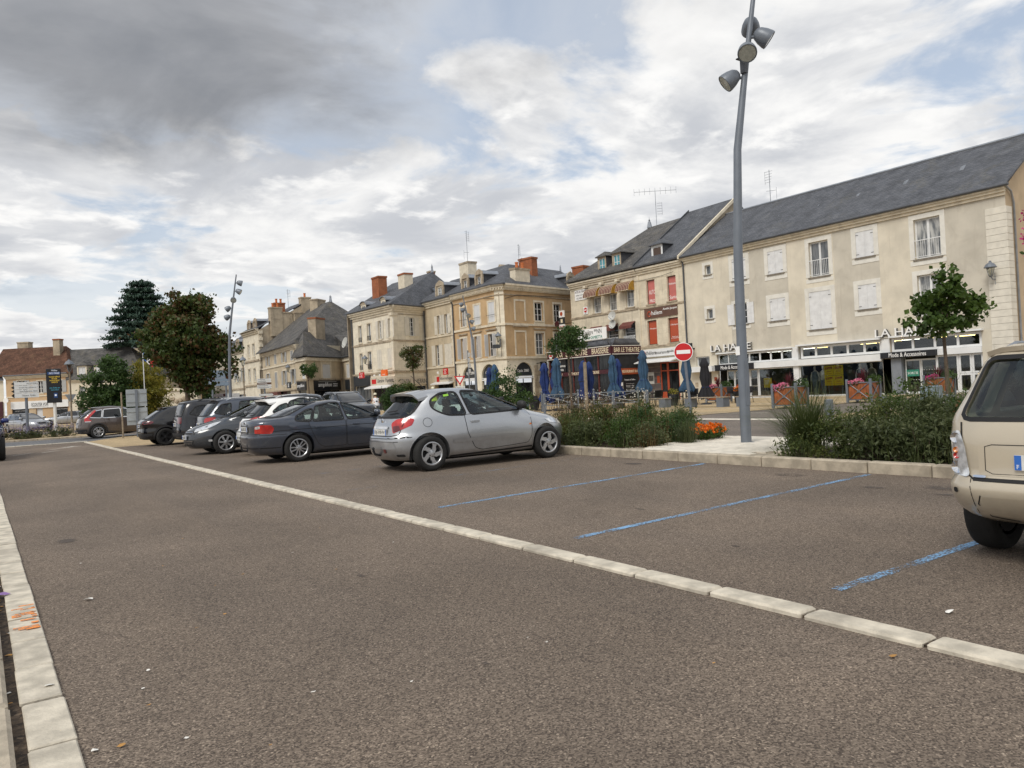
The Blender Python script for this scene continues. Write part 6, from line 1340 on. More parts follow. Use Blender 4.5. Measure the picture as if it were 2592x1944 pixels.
def wheel_meshes(r, wd, kind, rimmat):
 key = (r, wd, kind, rimmat)
 if key in WHEELS: return WHEELS[key]
 RX = Matrix.Rotation(pi/2, 4, 'X')       # lathe axis z -> -y (outer face towards -y)
 rr = r*.665; h = wd/2
 ty = MB().lathe([(rr-.004, -h*.82), (rr+.01, -h*.95), (r*.86, -h), (r*.955, -h*.86), (r*.99, -h*.62), (r, -h*.3), (r, h*.3), (r*.99, h*.62), (r*.955, h*.86), (r*.86, h), (rr+.01, h*.95), (rr-.004, h*.82)], 40, RX, cap=False)
 a = ty.build('tyre', 'tyre', smooth=True, angle=4)
 rm = MB().lathe([(rr, h*.86), (rr+.004, h*.93), (rr-.012, h*.95), (rr-.022, h*.85), (rr-.03, h*.2), (rr-.03, -h*.8)], 40, RX, cap=False)
 def spoke(pts, th=.030, y=h*.80):
  rm.prism([(x, -y, z) for x, z in pts], (0, th, 0))
 R0, R1 = .055, rr-.016
 if kind == 'twist5':
  for k in range(5):
   a0 = 2*pi*k/5
   def P(rad_, an): return (rad_*cos(a0+an), rad_*sin(a0+an))
   spoke([P(.05, -.8), P(.10, -.25), P(R1*.8, .10), P(R1, .06), P(R1, .62), P(R1*.75, .52), P(.10, .55), P(.05, .5)])
 elif kind == 'double5':
  for k in range(5):
   a0 = 2*pi*k/5
   for d in (-1, 1):
    def P(rad_, off): return (rad_*cos(a0)-off*sin(a0), rad_*sin(a0)+off*cos(a0))
    spoke([P(.04, d*.008), P(R1*.6, d*.018), P(R1, d*.030), P(R1, d*.062), P(R1*.6, d*.046), P(.05, d*.034)])
 else:
  n, w0, w1 = {'broad7': (7, .020, .032), 'six': (6, .024, .036), 'five': (5, .026, .05), 'ten': (10, .012, .014), 'star': (5, .012, .06)}[kind]
  for k in range(n):
   a0 = 2*pi*k/n+.3
   def P(rad_, off): return (rad_*cos(a0)-off*sin(a0), rad_*sin(a0)+off*cos(a0))
   spoke([P(.03, -w0), P(R1, -w1), P(R1, w1), P(.03, w0)])
 rm.lathe([(.0, h*.86), (.03, h*.86), (.062, h*.80), (.07, h*.62), (.07, 0)], 20, RX)
 b = rm.build('rim', rimmat, smooth=True, angle=.6)
 lg = MB()
 for k in range(5): an = 2*pi*k/5+.3; lg.lathe([(.011, h*.8), (.011, h*.835), (0, h*.836)], 8, Matrix.Translation((.047*cos(an), 0, .047*sin(an))) @ RX)
 e = lg.build('bolts', 'rim_dark')
 dk = MB().lathe([(.0, h*.10), (rr-.03, h*.10), (rr-.03, -h*.8), (0, -h*.8)], 28, RX).build('wheel', 'rim_black', smooth=True)
 out = [o.data for o in (dk, a, b, e)]
 for o in (dk, a, b, e): bpy.data.objects.remove(o)
 WHEELS[key] = out; return out
def put_wheel(t, x, y, r, ms, steer=0.0):
 M = Matrix.Translation((x, y, r)) @ Matrix.Rotation((pi if y > 0 else 0)+steer, 4, 'Z') @ Matrix.Rotation(random.uniform(0, 2), 4, 'Y')
 w = link('wheel', ms[0], t, M); link('tyre', ms[1], w); link('rim', ms[2], w); link('bolts', ms[3], w)
def car(name, label, loc, rz, sp, group=None, k=1.0):
 M = Matrix.Translation((loc[0], loc[1], 0)) @ Matrix.Rotation(rz, 4, 'Z') @ Matrix.Scale(k, 4)
 t = thing(name, label, sp.get('cat', 'car'), M=M, group=group)
 z0, zt = sp['zbot'], sp['ztop']; zb = sp['zbelt']
 n1 = [z0+(zb-z0)*k/18 for k in range(18)]; n2 = [zb+(zt-.10-zb)*k/9 for k in range(10)]
 zs = n1+n2[:-1]+[zt-.10, zt-.07, zt-.045, zt-.026, zt-.013, zt-.005, zt]; sp['zs'] = zs
 sp = dict(sp); wb = sp['wb']; r = sp['wr']; paint = sp['paint']; full = sp.get('full', True); HW = interp(sp['wid'], .6)
 arches = MB()
 for x in (0, wb):
  for s in (-1, 1):
   yo, yi = s*(HW+.25), s*(HW-.30); Mx = Matrix.Translation((x, (yo+yi)/2, r+.01)) @ Matrix.Rotation(pi/2, 4, 'X'); L = abs(yo-yi)/2
   arches.lathe([(r+sp.get('agap', .045), -L), (r+sp.get('agap', .045), L)], 36, Mx)
 cut = [(arches, 1)]
 def inside(x, z):     # keep the pillars: windows stop short of the rounded corners
  xr, xf = interp(sp['rear'], z), interp(sp['front'], z); xm = (xr+xf)/2; hl = (xf-xr)/2
  return min(max(x, xm-hl*.90+.03), xm+hl*.925-.05)
 if zs: sp['nf'] = [p for p in sp['nf'] if p[0] < zb]+[(zb-.02, 3.2), (zb+.06, 5.5), (zt, 5.0)]
 for key in ('rearwin', 'frontwin'):
  if sp.get(key): sp[key] = [(math.copysign(min(abs(y), .80*interp(sp['wid'], z)), y), z) for y, z in sp[key]]
 v, f = body_mesh(sp); sk = Skin(v, f)
 side = [rounded([(inside(x, z), z) for x, z in p], sp.get('wround', .05)) for p in sp['side']]
 if full:
  cv, cf = body_mesh(sp, .055, (zb-.28, zt-.05), sp['cab'][0], sp['cab'][1]); cm = MB(); cm.v, cm.f = cv, cf; cut.append((cm, 2))
  sm = MB()
  for p in side:
   for s in (-1, 1): sm.prism([(x, s*.30, z) for x, z in p], (0, s*1.2, 0))
  cut.append((sm, 1)); em = MB()
  xm = sum(sp['cab'])/2
  for key, d in (('rearwin', -3), ('frontwin', 3)):
   if sp.get(key): em.prism([(xm+(.25 if d > 0 else -.25), y, z) for y, z in rounded(sp[key], .07)], (d, 0, 0))
  if em.v: cut.append((em, 1))
 me = boolean_cut(v, f, cut); me.name = 'body'; me.materials.clear(); me.materials.append(MATS[paint]); me.materials.append(MATS['arch_black']); me.materials.append(MATS['cabin_trim'])
 smooth_from(me, v, f); body = link('body', me, t)
 # a dark underbody keeps daylight out from below
 MB().box(-.25, wb+.25, -HW*.62, HW*.62, z0-.05, z0+.12).build('underbody', 'arch_black', t)
 glass = sp.get('glass', 'car_glass') if full else 'glass_black'; go = -.012 if full else .004
 for fr, sgn in ((SIDE_R, -1), (SIDE_L, 1)):
  for p in side: panel(sk, p if full else p, fr, go).build('side_window', glass if not (sp.get('privacy') and sum(q[0] for q in p)/len(p) < sp['privacy']) else 'car_glass_dark', t, smooth=True, angle=4)
  for p in side: ribbon(sk, grow(p, .012), fr, .03, .004, True).build('window_trim', sp.get('trim', 'seam_black'), t, smooth=True, angle=4)
 for key, fr in (('rearwin', REAR), ('frontwin', FRONT)):
  if sp.get(key):
   p = rounded(sp[key], .07); panel(sk, p, fr, go).build('windscreen' if key == 'frontwin' else 'rear_window', sp.get('rglass', glass) if key == 'rearwin' else glass, t, smooth=True, angle=4)
   ribbon(sk, grow(p, .012), fr, .035, .004, True).build('window_trim', 'seam_black', t, smooth=True, angle=4)
 for fr in (SIDE_R, SIDE_L):
  for p in sp['doors']:
   dr = panel(sk, rounded(grow(p, -.006), .05), fr, .003, .09).build('door', paint, t, smooth=True, angle=4)
   ribbon(sk, rounded(p, .05), fr, .009, .0035, True).build('seam', 'seam_black', dr, smooth=True, angle=4)
   hx, hz = sp.get('handle', (.12, .10)); a = min(q[0] for q in p)+hx; z = max(q[1] for q in p)-hz
   h = sk.hit(fr, a+.08, z, .0); s = -1 if fr is SIDE_R else 1
   MB().bevbox(a, a+.17, min(h.y, h.y+s*.035), max(h.y, h.y+s*.035), z-.016, z+.018, .006).build('handle', sp.get('handlemat', paint), dr, smooth=True)
  for (a, b, z, wd_, mt) in sp.get('mould', []):
   ribbon(sk, [(a, z), (b, z+.015)], fr, wd_, .014).build('side_moulding', mt, t, smooth=True, angle=4)
  for p, mt in sp.get('sidep', []): panel(sk, rounded(p, .02), fr, .007).build('side_panel', mt, t, smooth=True, angle=4)
  for ln, wd_, mt in sp.get('sideline', []): ribbon(sk, ln, fr, wd_, .004).build('side_trim', mt, t, smooth=True, angle=4)
  # wheel arch lips
  for x in (0, wb):
   R = r+sp.get('agap', .045)+.012; ln = [(x+R*cos(a), r+.01+R*sin(a)) for a in [rad(-8)+rad(196)*k/22 for k in range(23)]]
   ln = [(a, b) for a, b in ln if b > z0+.02]
   ribbon(sk, ln, fr, sp.get('lip', .022), .006).build('wheel_arch', sp.get('lipmat', paint), t, smooth=True, angle=4)
 for p, mt, off, nm in sp.get('rearp', []): panel(sk, rounded(p, .025), REAR, off).build(nm, mt, t, smooth=True, angle=4)
 for ln, wd_, mt, nm in sp.get('rearline', []): ribbon(sk, ln, REAR, wd_, .004).build(nm, mt, t, smooth=True, angle=4)
 for p, mt, off, nm in sp.get('frontp', []): panel(sk, rounded(p, .025), FRONT, off).build(nm, mt, t, smooth=True, angle=4)
 for deg, p, mt, off, nm in sp.get('tail', []):
  for left in (False, True): panel(sk, rounded([(a, b) for a, b in p], .03), oblique(deg, False, left), off).build(nm, mt, t, smooth=True, angle=4)
 for deg, p, mt, off, nm in sp.get('head', []):
  for left in (False, True):
   ob_ = oblique(deg, True, left); a0 = ob_[0].dot(Vector((interp(sp['front'], .7)-.15, (1 if left else -1)*HW*.80, 0)))
   panel(sk, rounded([(a0-a, b) for a, b in p], .03), ob_, off).build(nm, mt, t, smooth=True, angle=4)
 # number plates
 for key, fr, sx in (('plate_r', REAR, 1), ('plate_f', FRONT, -1)):
  if sp.get(key):
   yc, zc, txt = sp[key]; h = sk.hit(fr, yc, zc, .0); x = h.x-sx*.012
   p = MB().box(x-.004, x+.004, yc-.26, yc+.26, zc-.055, zc+.055).build('number_plate', 'plate_white', t)
   Tt = Matrix.Translation((x, yc, zc)) @ (Matrix.Rotation(-pi/2, 4, 'Z') if sx > 0 else Matrix.Rotation(pi/2, 4, 'Z'))
   for e in (-1, 1): MB().box(e*.243-.016, e*.243+.016, -.0055, -.0042, -.053, .053).build('band', 'plate_blue', p, Tt)
   if txt: lettering(txt, p, .0, .0, .07, 'seam_black', T=Tt, width=.40, off=.0055, depth=.002)
 # mirrors
 mx, mz = sp['mirror']
 for s, fr in ((-1, SIDE_R), (1, SIDE_L)):
  h = sk.hit(fr, mx, mz, 0); y = h.y
  m = MB(); m.bevbox(-.05, .06, -.10, .10, -.065, .075, .030); m.v = [(p[0]+mx, p[1]+y+s*.13, p[2]+mz+.04) for p in m.v]
  k = m.build('mirror', sp.get('mirmat', paint), t, smooth=True, angle=4); MB().tube([(mx+.03, y-s*.02, mz-.03), (mx, y+s*.09, mz)], .022, 6).build('mirror_foot', 'car_plastic', k)
 ms = wheel_meshes(r, sp.get('ww', .2), sp['rim'], sp.get('rimmat', 'rim_silver'))
 for x in (0, wb):
  for s in (-1, 1): put_wheel(t, x, s*(HW-sp.get('ww', .2)/2+sp.get('track', -.025)), r, ms, sp.get('steer', 0) if x else 0)
 if full:
  c0, c1 = sp['cab']; fl = zb-.27
  hs = zt-.17-fl
  def seat(x, y, w_, drop=0., mat='seat_cloth'):
   m = MB().bevbox(x-.05, x+.42, y-w_, y+w_, fl-.05, fl+.14, .04); b_ = MB().bevbox(-.06, .06, -w_, w_, 0, hs*.66-drop, .045); m.merge(b_, Matrix.Translation((x-.04, y, fl+.03)) @ Matrix.Rotation(rad(-14), 4, 'Y'))
   n_ = max(1, round(w_/.22));
   for k in range(n_): yy = y+(k-(n_-1)/2)*.42; b2 = MB().bevbox(-.045, .045, -.12, .12, 0, hs*.24, .035); m.merge(b2, Matrix.Translation((x-.17, yy, fl+hs*.72-drop)) @ Matrix.Rotation(rad(-10), 4, 'Y'))
   m.build('seat', mat, t, smooth=True, angle=.6)
  xs0 = sp.get('seatx', (c0+.75, c0+1.6)); seat(xs0[1], -.34, .23); seat(xs0[1], .34, .23); seat(xs0[0], 0, .55, .12)
  xd = sp.get('dash', c1-.62); MB().bevbox(xd, xd+.35, -HW*.8, HW*.8, fl-.02, fl+.27, .05).build('dashboard', 'car_plastic', t, smooth=True)
  MB().lathe([(.165+.016*cos(a), .016*sin(a)) for a in [2*pi*k/8 for k in range(9)]], 24, Matrix.Translation((xd-.12, .34, fl+.27)) @ Matrix.Rotation(rad(-65), 4, 'Y'), cap=False).build('steering_wheel', 'car_plastic', t, smooth=True)
  MB().bevbox(c0+.02, c0+.5, -HW*.7, HW*.7, fl+.0, fl+.24, .03).build('parcel_shelf', 'seat_cloth', t)
 for fn in sp.get('extra', []): fn(t, sk, sp)
 return t
def rails(x0, x1, y, zf, mat='zinc'):
 def fn(t, sk, sp):
  for s in (-1, 1):
   P = []
   for k in range(9):
    x = x0+(x1-x0)*k/8; h = sk.bvh.ray_cast(Vector((x, s*y, 4)), Vector((0, 0, -1)))[0]; P.append((x, s*y, (h.z if h else sp['ztop'])+(.0 if k in (0, 8) else zf)))
   MB().tube(P, .018, 6).build('roof_rail', mat, t, smooth=True)
 return fn
def aerial(x, L=.35, y=0):
 def fn(t, sk, sp):
  h = sk.bvh.ray_cast(Vector((x, y, 4)), Vector((0, 0, -1)))[0]; MB().tube([(x, y, h.z-.01), (x-L*.75, y, h.z+L*.65)], [.010, .004], 5).build('aerial', 'car_plastic', t)
 return fn
def wiper(y0, y1, z, up=.02):
 def fn(t, sk, sp):
  P = [tuple(sk.hit(REAR, y0+(y1-y0)*k/6, z+up*k/6, .02)) for k in range(7)]; MB().tube(P, .010, 5).build('wiper', 'car_plastic', t)
 return fn
def towbar(t, sk, sp):
 x = interp(sp['rear'], .35); MB().tube([(x+.25, 0, .30), (x+.02, 0, .29), (x-.07, 0, .31), (x-.10, 0, .38)], .022, 8).build('tow_bar', 'car_plastic', t, smooth=True)
 MB().lathe([(0, -.03), (.022, -.02), (.027, 0), (.02, .02), (0, .027)], 12, Matrix.Translation((x-.10, 0, .41))).build('tow_ball', 'car_plastic', t, smooth=True)
def spoiler(x0, x1, yw, zf, drop=.04, mat=None):
 def fn(t, sk, sp):
  m = MB(); n = 10; V = []
  for k in range(n+1):
   y = -yw+2*yw*k/n; c = (abs(y)/yw)**3; h = sk.bvh.ray_cast(Vector((x1, y, 4)), Vector((0, 0, -1)))[0]; z1 = (h.z if h else zf)+.012
   V += [(x1, y, z1), (x0+.10*c, y, z1-drop+.004), (x0+.11*c+.01, y, z1-drop-.035), (x1, y, z1-.05)]
  F = []
  for k in range(n):
   for j in range(4): F.append((4*k+j, 4*k+(j+1) % 4, 4*k+4+(j+1) % 4, 4*k+4+j))
  F += [(0, 1, 2, 3), (4*n+3, 4*n+2, 4*n+1, 4*n)]
  m.add(V, F); m.build('spoiler', mat or sp['paint'], t, smooth=True, angle=.8)
 return fn
def emblem(fr, a, z, r=.05, mat='chrome'):
 def fn(t, sk, sp):
  h = sk.hit(fr, a, z, .006); d = fr[1]; M = Matrix.Translation(h) @ (-d).to_track_quat('Z', 'Y').to_matrix().to_4x4(); MB().lathe([(0, .0), (r, .0), (r*.9, .008), (0, .01)], 16, M @ Matrix.Diagonal((.8, 1, 1, 1))).build('emblem', mat, t, smooth=True)
 return fn
N5 = [(.2, 5), (2, 5)]
def squash(sp, z0, f):
 "lower the upper body: heights above z0 scaled by f"
 q = lambda z: z if z < z0 else z0+(z-z0)*f
 for k in ('rear', 'front', 'wid', 'nr', 'nf'): sp[k] = [(q(z), x) for z, x in sp[k]]
 for k in ('side', 'doors'): sp[k] = [[(x, q(z)) for x, z in p] for p in sp[k]]
 for k in ('rearwin', 'frontwin'): sp[k] = [(y, q(z)) for y, z in sp[k]]
 for k in ('tail', 'head'): sp[k] = [(d, [(x, q(z)) for x, z in p], m, o, n) for d, p, m, o, n in sp.get(k, [])]
 sp['ztop'] = q(sp['ztop']); sp['zbelt'] = q(sp['zbelt']); sp['mirror'] = (sp['mirror'][0], q(sp['mirror'][1])); return sp
# ---------------------------------------------------------------- small silver three-door hatchback
hatch = dict(paint='paint_silver', zbot=.20, ztop=1.43, zbelt=.93, wb=2.442, wr=.295, ww=.19, rim='twist5', agap=.05,
  rear=[(.20, -.50), (.30, -.59), (.42, -.63), (.56, -.63), (.605, -.615), (.64, -.575), (.80, -.545), (.93, -.47), (1.05, -.34), (1.2, -.18), (1.33, -.07), (1.39, .04), (1.43, .36)],
  front=[(.20, 3.02), (.30, 3.15), (.45, 3.19), (.55, 3.18), (.66, 3.10), (.74, 2.98), (.81, 2.80), (.87, 2.55), (.92, 2.34), (.965, 2.16), (1.05, 1.96), (1.2, 1.60), (1.33, 1.30), (1.39, 1.10), (1.43, .76)],
  wid=[(.20, .74), (.27, .79), (.42, .81), (.58, .825), (.72, .815), (.84, .795), (.93, .775), (1.0, .745), (1.15, .685), (1.3, .62), (1.37, .57), (1.41, .50), (1.43, .38)],
  nr=[(.2, 4.5), (.6, 4.0), (.95, 3.6), (1.43, 3.4)], nf=[(.2, 2.9), (.6, 2.8), (.95, 3.2), (1.43, 3.6)], taper=(.06, .10),
  cab=(-.38, 2.2), dash=1.6, seatx=(.42, 1.12),
  side=[[(.80, .935), (2.06, .965), (1.80, 1.11), (1.34, 1.29), (1.10, 1.345), (.70, 1.355)], [(.10, 1.10), (.20, 1.02), (.36, .95), (.70, .935), (.60, 1.345), (.30, 1.33), (.12, 1.22)]], wround=.06,
  rearwin=[(-.55, .955), (.55, .955), (.47, 1.31), (-.47, 1.31)], frontwin=[(-.62, .99), (.62, .99), (.50, 1.34), (-.50, 1.34)],
  doors=[[(.66, .93), (.70, .60), (.84, .33), (.98, .285), (1.98, .33), (2.07, .45), (2.09, .90), (2.04, .945)]], handle=(.11, .14), mould=[(.42, 1.86, .475, .055, 'paint_silver')],
  sidep=[([(-.10, .845), (-.02, .845), (-.02, .855), (-.10, .855)], 'paint_silver')], sideline=[([(-.60, .585), (-.38, .60), (-.32, .585)], .010, 'seam_black'), ([(.36, .22), (2.1, .26)], .03, 'car_plastic'), ([(2.02, .66), (2.07, .665)], .03, 'lamp_amber')],
  tail=[(52, [(-.16, .66), (.18, .80), (.22, .90), (.12, .935), (-.10, .91), (-.19, .84)], 'lamp_red', .006, 'tail_light'), (52, [(-.15, .68), (-.02, .72), (-.04, .80), (-.16, .79)], 'lamp_red_dark', .009, 'tail_light_lens')],
  rearp=[([(-.52, .40), (.52, .40), (.48, .52), (-.48, .52)], 'paint_silver', .006, 'bumper_panel'), ([(-.60, .27), (-.49, .27), (-.49, .31), (-.60, .31)], 'car_plastic', .007, 'fog_lamp_recess'), ([(-.30, .33), (-.22, .33), (-.22, .40), (-.30, .40)], 'lamp_red_dark', .008, 'fog_lamp'), ([(-.28, .735), (.28, .735), (.28, .775), (-.28, .775)], 'chrome', .016, 'tailgate_grip')],
  rearline=[([(-.56, .90), (-.52, .64), (-.40, .615), (.40, .615), (.52, .64), (.56, .90)], .012, 'seam_black', 'tailgate_seam'), ([(-.78, .595), (-.45, .575), (.45, .575), (.78, .595)], .012, 'seam_black', 'bumper_seam'), ([(-.55, .52), (.55, .52)], .01, 'seam_black', 'bumper_groove')],
  head=[(40, [(-.20, .60), (.22, .66), (.30, .74), (.05, .74), (-.22, .66)], 'lamp_clear', .006, 'headlight')],
  plate_r=(0, .675, 'DJ-310-FV'), mirror=(1.88, 1.0), mirmat='car_plastic', extra=[spoiler(-.20, .10, .54, 1.39, .05), aerial(.35, .38), wiper(.05, -.25, 1.0, .02), towbar, emblem(REAR, 0, .86, .05)])
def green_tag(t, sk, sp):
 panel(sk, [(.36, 1.24), (.46, 1.25), (.46, 1.285), (.36, 1.275)], SIDE_R, -.004).build('sticker', 'sticker_green', t)
def fuelcap(t, sk, sp):
 ribbon(sk, [(-.02+.075*cos(2*pi*k/24), .82+.075*sin(2*pi*k/24)) for k in range(24)], SIDE_R, .007, .004, True, .02).build('fuel_cap', 'seam_black', t)
hatch['extra'] += [green_tag, fuelcap]; hatch['sidep'] = []
squash(hatch, .60, .945)
car('silver_hatchback', 'silver three-door hatchback with tow bar parked nose to the planted kerb', (6.40, 12.42), rad(-1), hatch, k=1.025)
# ---------------------------------------------------------------- dark saloon
saloon = dict(paint='paint_graphite', zbot=.19, ztop=1.42, zbelt=.92, wb=2.76, wr=.318, ww=.21, rim='double5', agap=.045, cat='car',
  rear=[(.19, -.80), (.28, -.92), (.42, -.98), (.62, -.99), (.66, -.965), (.85, -.965), (.96, -.955), (1.005, -.90), (1.03, -.60), (1.06, -.42), (1.15, -.20), (1.28, .14), (1.36, .42), (1.40, .72), (1.42, 1.0)],
  front=[(.19, 3.45), (.30, 3.52), (.50, 3.54), (.62, 3.52), (.70, 3.46), (.78, 3.30), (.85, 2.90), (.90, 2.5), (.95, 2.28), (1.0, 2.14), (1.15, 1.82), (1.3, 1.44), (1.37, 1.22), (1.42, .98)],
  wid=[(.19, .82), (.26, .87), (.45, .895), (.62, .905), (.75, .90), (.86, .885), (.93, .86), (1.0, .815), (1.15, .735), (1.3, .65), (1.37, .58), (1.405, .50), (1.42, .40)],
  nr=[(.2, 4.2), (.95, 4.2), (1.05, 3.6), (1.42, 3.4)], nf=[(.2, 3.2), (.95, 3.3), (1.42, 3.6)], taper=(.06, .08), cab=(-.40, 2.2), dash=1.62, seatx=(.50, 1.25),
  side=[[(1.22, .925), (2.14, .945), (1.92, 1.08), (1.52, 1.27), (1.22, 1.335), (1.14, 1.335)], [(.36, .925), (1.10, .925), (1.06, 1.335), (.80, 1.325), (.50, 1.27)], [(-.05, .965), (.30, .925), (.42, 1.22), (.28, 1.19), (.02, 1.05)]],
  rearwin=[(-.60, 1.07), (.60, 1.07), (.50, 1.35), (-.50, 1.35)], frontwin=[(-.66, 1.0), (.66, 1.0), (.54, 1.34), (-.54, 1.34)],
  doors=[[(1.16, .915), (1.16, .30), (2.10, .30), (2.20, .45), (2.20, .90), (2.12, .935)], [(.24, .915), (.34, .62), (.46, .38), (.60, .30), (1.14, .30), (1.14, .915)]], handle=(.16, .14),
  sideline=[([(-.80, .70), (-.4, .735), (.6, .75), (2.3, .77), (3.0, .74)], .012, 'seam_black'), ([(.42, .22), (2.3, .22)], .02, 'seam_black')],
  sidep=[([(-.20, .78), (.02, .78), (.02, .91), (-.20, .91)], 'paint_graphite')],
  tail=[(42, [(-.20, .70), (.18, .68), (.23, .80), (.18, .89), (-.02, .90), (-.19, .87)], 'lamp_red', .007, 'tail_light'), (42, [(-.19, .80), (-.06, .81), (-.05, .88), (-.18, .86)], 'lamp_clear', .010, 'reversing_lamp')],
  rearline=[([(-.70, 1.0), (-.62, .68), (.62, .68), (.70, 1.0)], .012, 'seam_black', 'boot_seam'), ([(-.88, .65), (.88, .65)], .012, 'seam_black', 'bumper_seam'), ([(-.80, .36), (.80, .36)], .02, 'seam_black', 'bumper_groove')],
  rearp=[([(-.30, .72), (.30, .72), (.30, .86), (-.30, .86)], 'car_plastic', .004, 'plate_recess')], plate_r=(0, .79, 'AB-578-ZK'), mirror=(2.0, 1.0), trim='seam_black', head=[(35, [(-.1, .60), (.32, .62), (.36, .72), (-.1, .70)], 'lamp_clear', .006, 'headlight')],
  extra=[emblem(REAR, 0, .94, .04), towbar])
def fin(t, sk, sp):
 h = sk.bvh.ray_cast(Vector((.55, 0, 4)), Vector((0, 0, -1)))[0]; MB().prism([(.45, -.02, h.z-.02), (.72, -.02, h.z-.005), (.45, -.02, h.z+.07)], (0, .04, 0)).build('aerial_fin', sp['paint'], t)
saloon['extra'].append(fin)
squash(saloon, .62, .95)
car('dark_saloon', 'dark blue-grey four-door saloon parked beside the silver hatchback', (5.70, 17.1), rad(-.5), saloon, k=.95)
# ---------------------------------------------------------------- white hatchback
import copy
white = copy.deepcopy({k: v for k, v in hatch.items() if k != 'extra'});
def scale_tab(t, kx, kz, dx=0): return [(z*kz, x*kx+dx) for z, x in t]
def scale_poly(P, kx, kz): return [[(x*kx, z*kz) for x, z in p] for p in P]
def restyle(sp, kx, kz, ky):
 s = copy.deepcopy({k: v for k, v in sp.items() if k != 'extra'})
 for k in ('rear', 'front'): s[k] = scale_tab(s[k], kx, kz)
 s['wid'] = scale_tab(s['wid'], ky, kz)
 for k in ('nr', 'nf'): s[k] = [(z*kz, n) for z, n in s[k]]
 for k in ('side', 'doors'): s[k] = scale_poly(s[k], kx, kz)
 for k in ('rearwin', 'frontwin'): s[k] = [(y*ky, z*kz) for y, z in s[k]]
 s['wb'] *= kx; s['ztop'] *= kz; s['zbelt'] *= kz; s['cab'] = tuple(c*kx for c in s['cab']); s['dash'] *= kx; s['mirror'] = (s['mirror'][0]*kx, s['mirror'][1]*kz); s['seatx'] = tuple(c*kx for c in s['seatx'])
 for k in ('mould', 'sidep', 'sideline', 'rearp', 'rearline', 'tail', 'head', 'frontp', 'plate_r', 'plate_f'): s.pop(k, None)
 return s
wh = restyle(hatch, 1.06, 1.03, 1.05); wh.update(paint='car_white', rim='six', extra=[spoiler(-.18, .12, .56, 1.43, .03), aerial(.5, .22), wiper(.05, -.28, 1.03), towbar], glass='car_glass', rglass='car_glass_dark',
  side=[[(1.0, .985), (2.0, 1.0), (1.7, 1.16), (1.22, 1.34), (.96, 1.375)], [(.30, .975), (.96, .985), (.92, 1.375), (.70, 1.375), (.42, 1.30)], [(-.02, 1.06), (.26, .975), (.37, 1.27), (.18, 1.22)]],
  tail=[(50, [(-.18, .72), (.02, .74), (.26, .90), (.30, .98), (.02, .965), (-.20, .90)], 'lamp_red', .007, 'tail_light'), (50, [(-.14, .80), (.04, .83), (.06, .88), (-.14, .87)], 'lamp_clear', .010, 'tail_light_lens')],
  rearline=[([(-.58, .93), (-.55, .60), (.55, .60), (.58, .93)], .012, 'seam_black', 'tailgate_seam'), ([(-.82, .62), (.82, .62)], .012, 'seam_black', 'bumper_seam')], plate_r=(0, .46, 'CW-214-LE'),
  rearp=[([(-.5, .24), (.5, .24), (.5, .33), (-.5, .33)], 'car_plastic', .005, 'bumper_panel')], doors=[[(.98, .97), (.98, .33), (1.9, .33), (2.0, .45), (2.04, .94)], [(.22, .95), (.42, .45), (.56, .33), (.96, .33), (.96, .97)]])
car('white_hatchback', 'white hatchback with wraparound red lamps between the saloon and the people carrier', (6.05, 19.7), 0, wh, k=1.0)
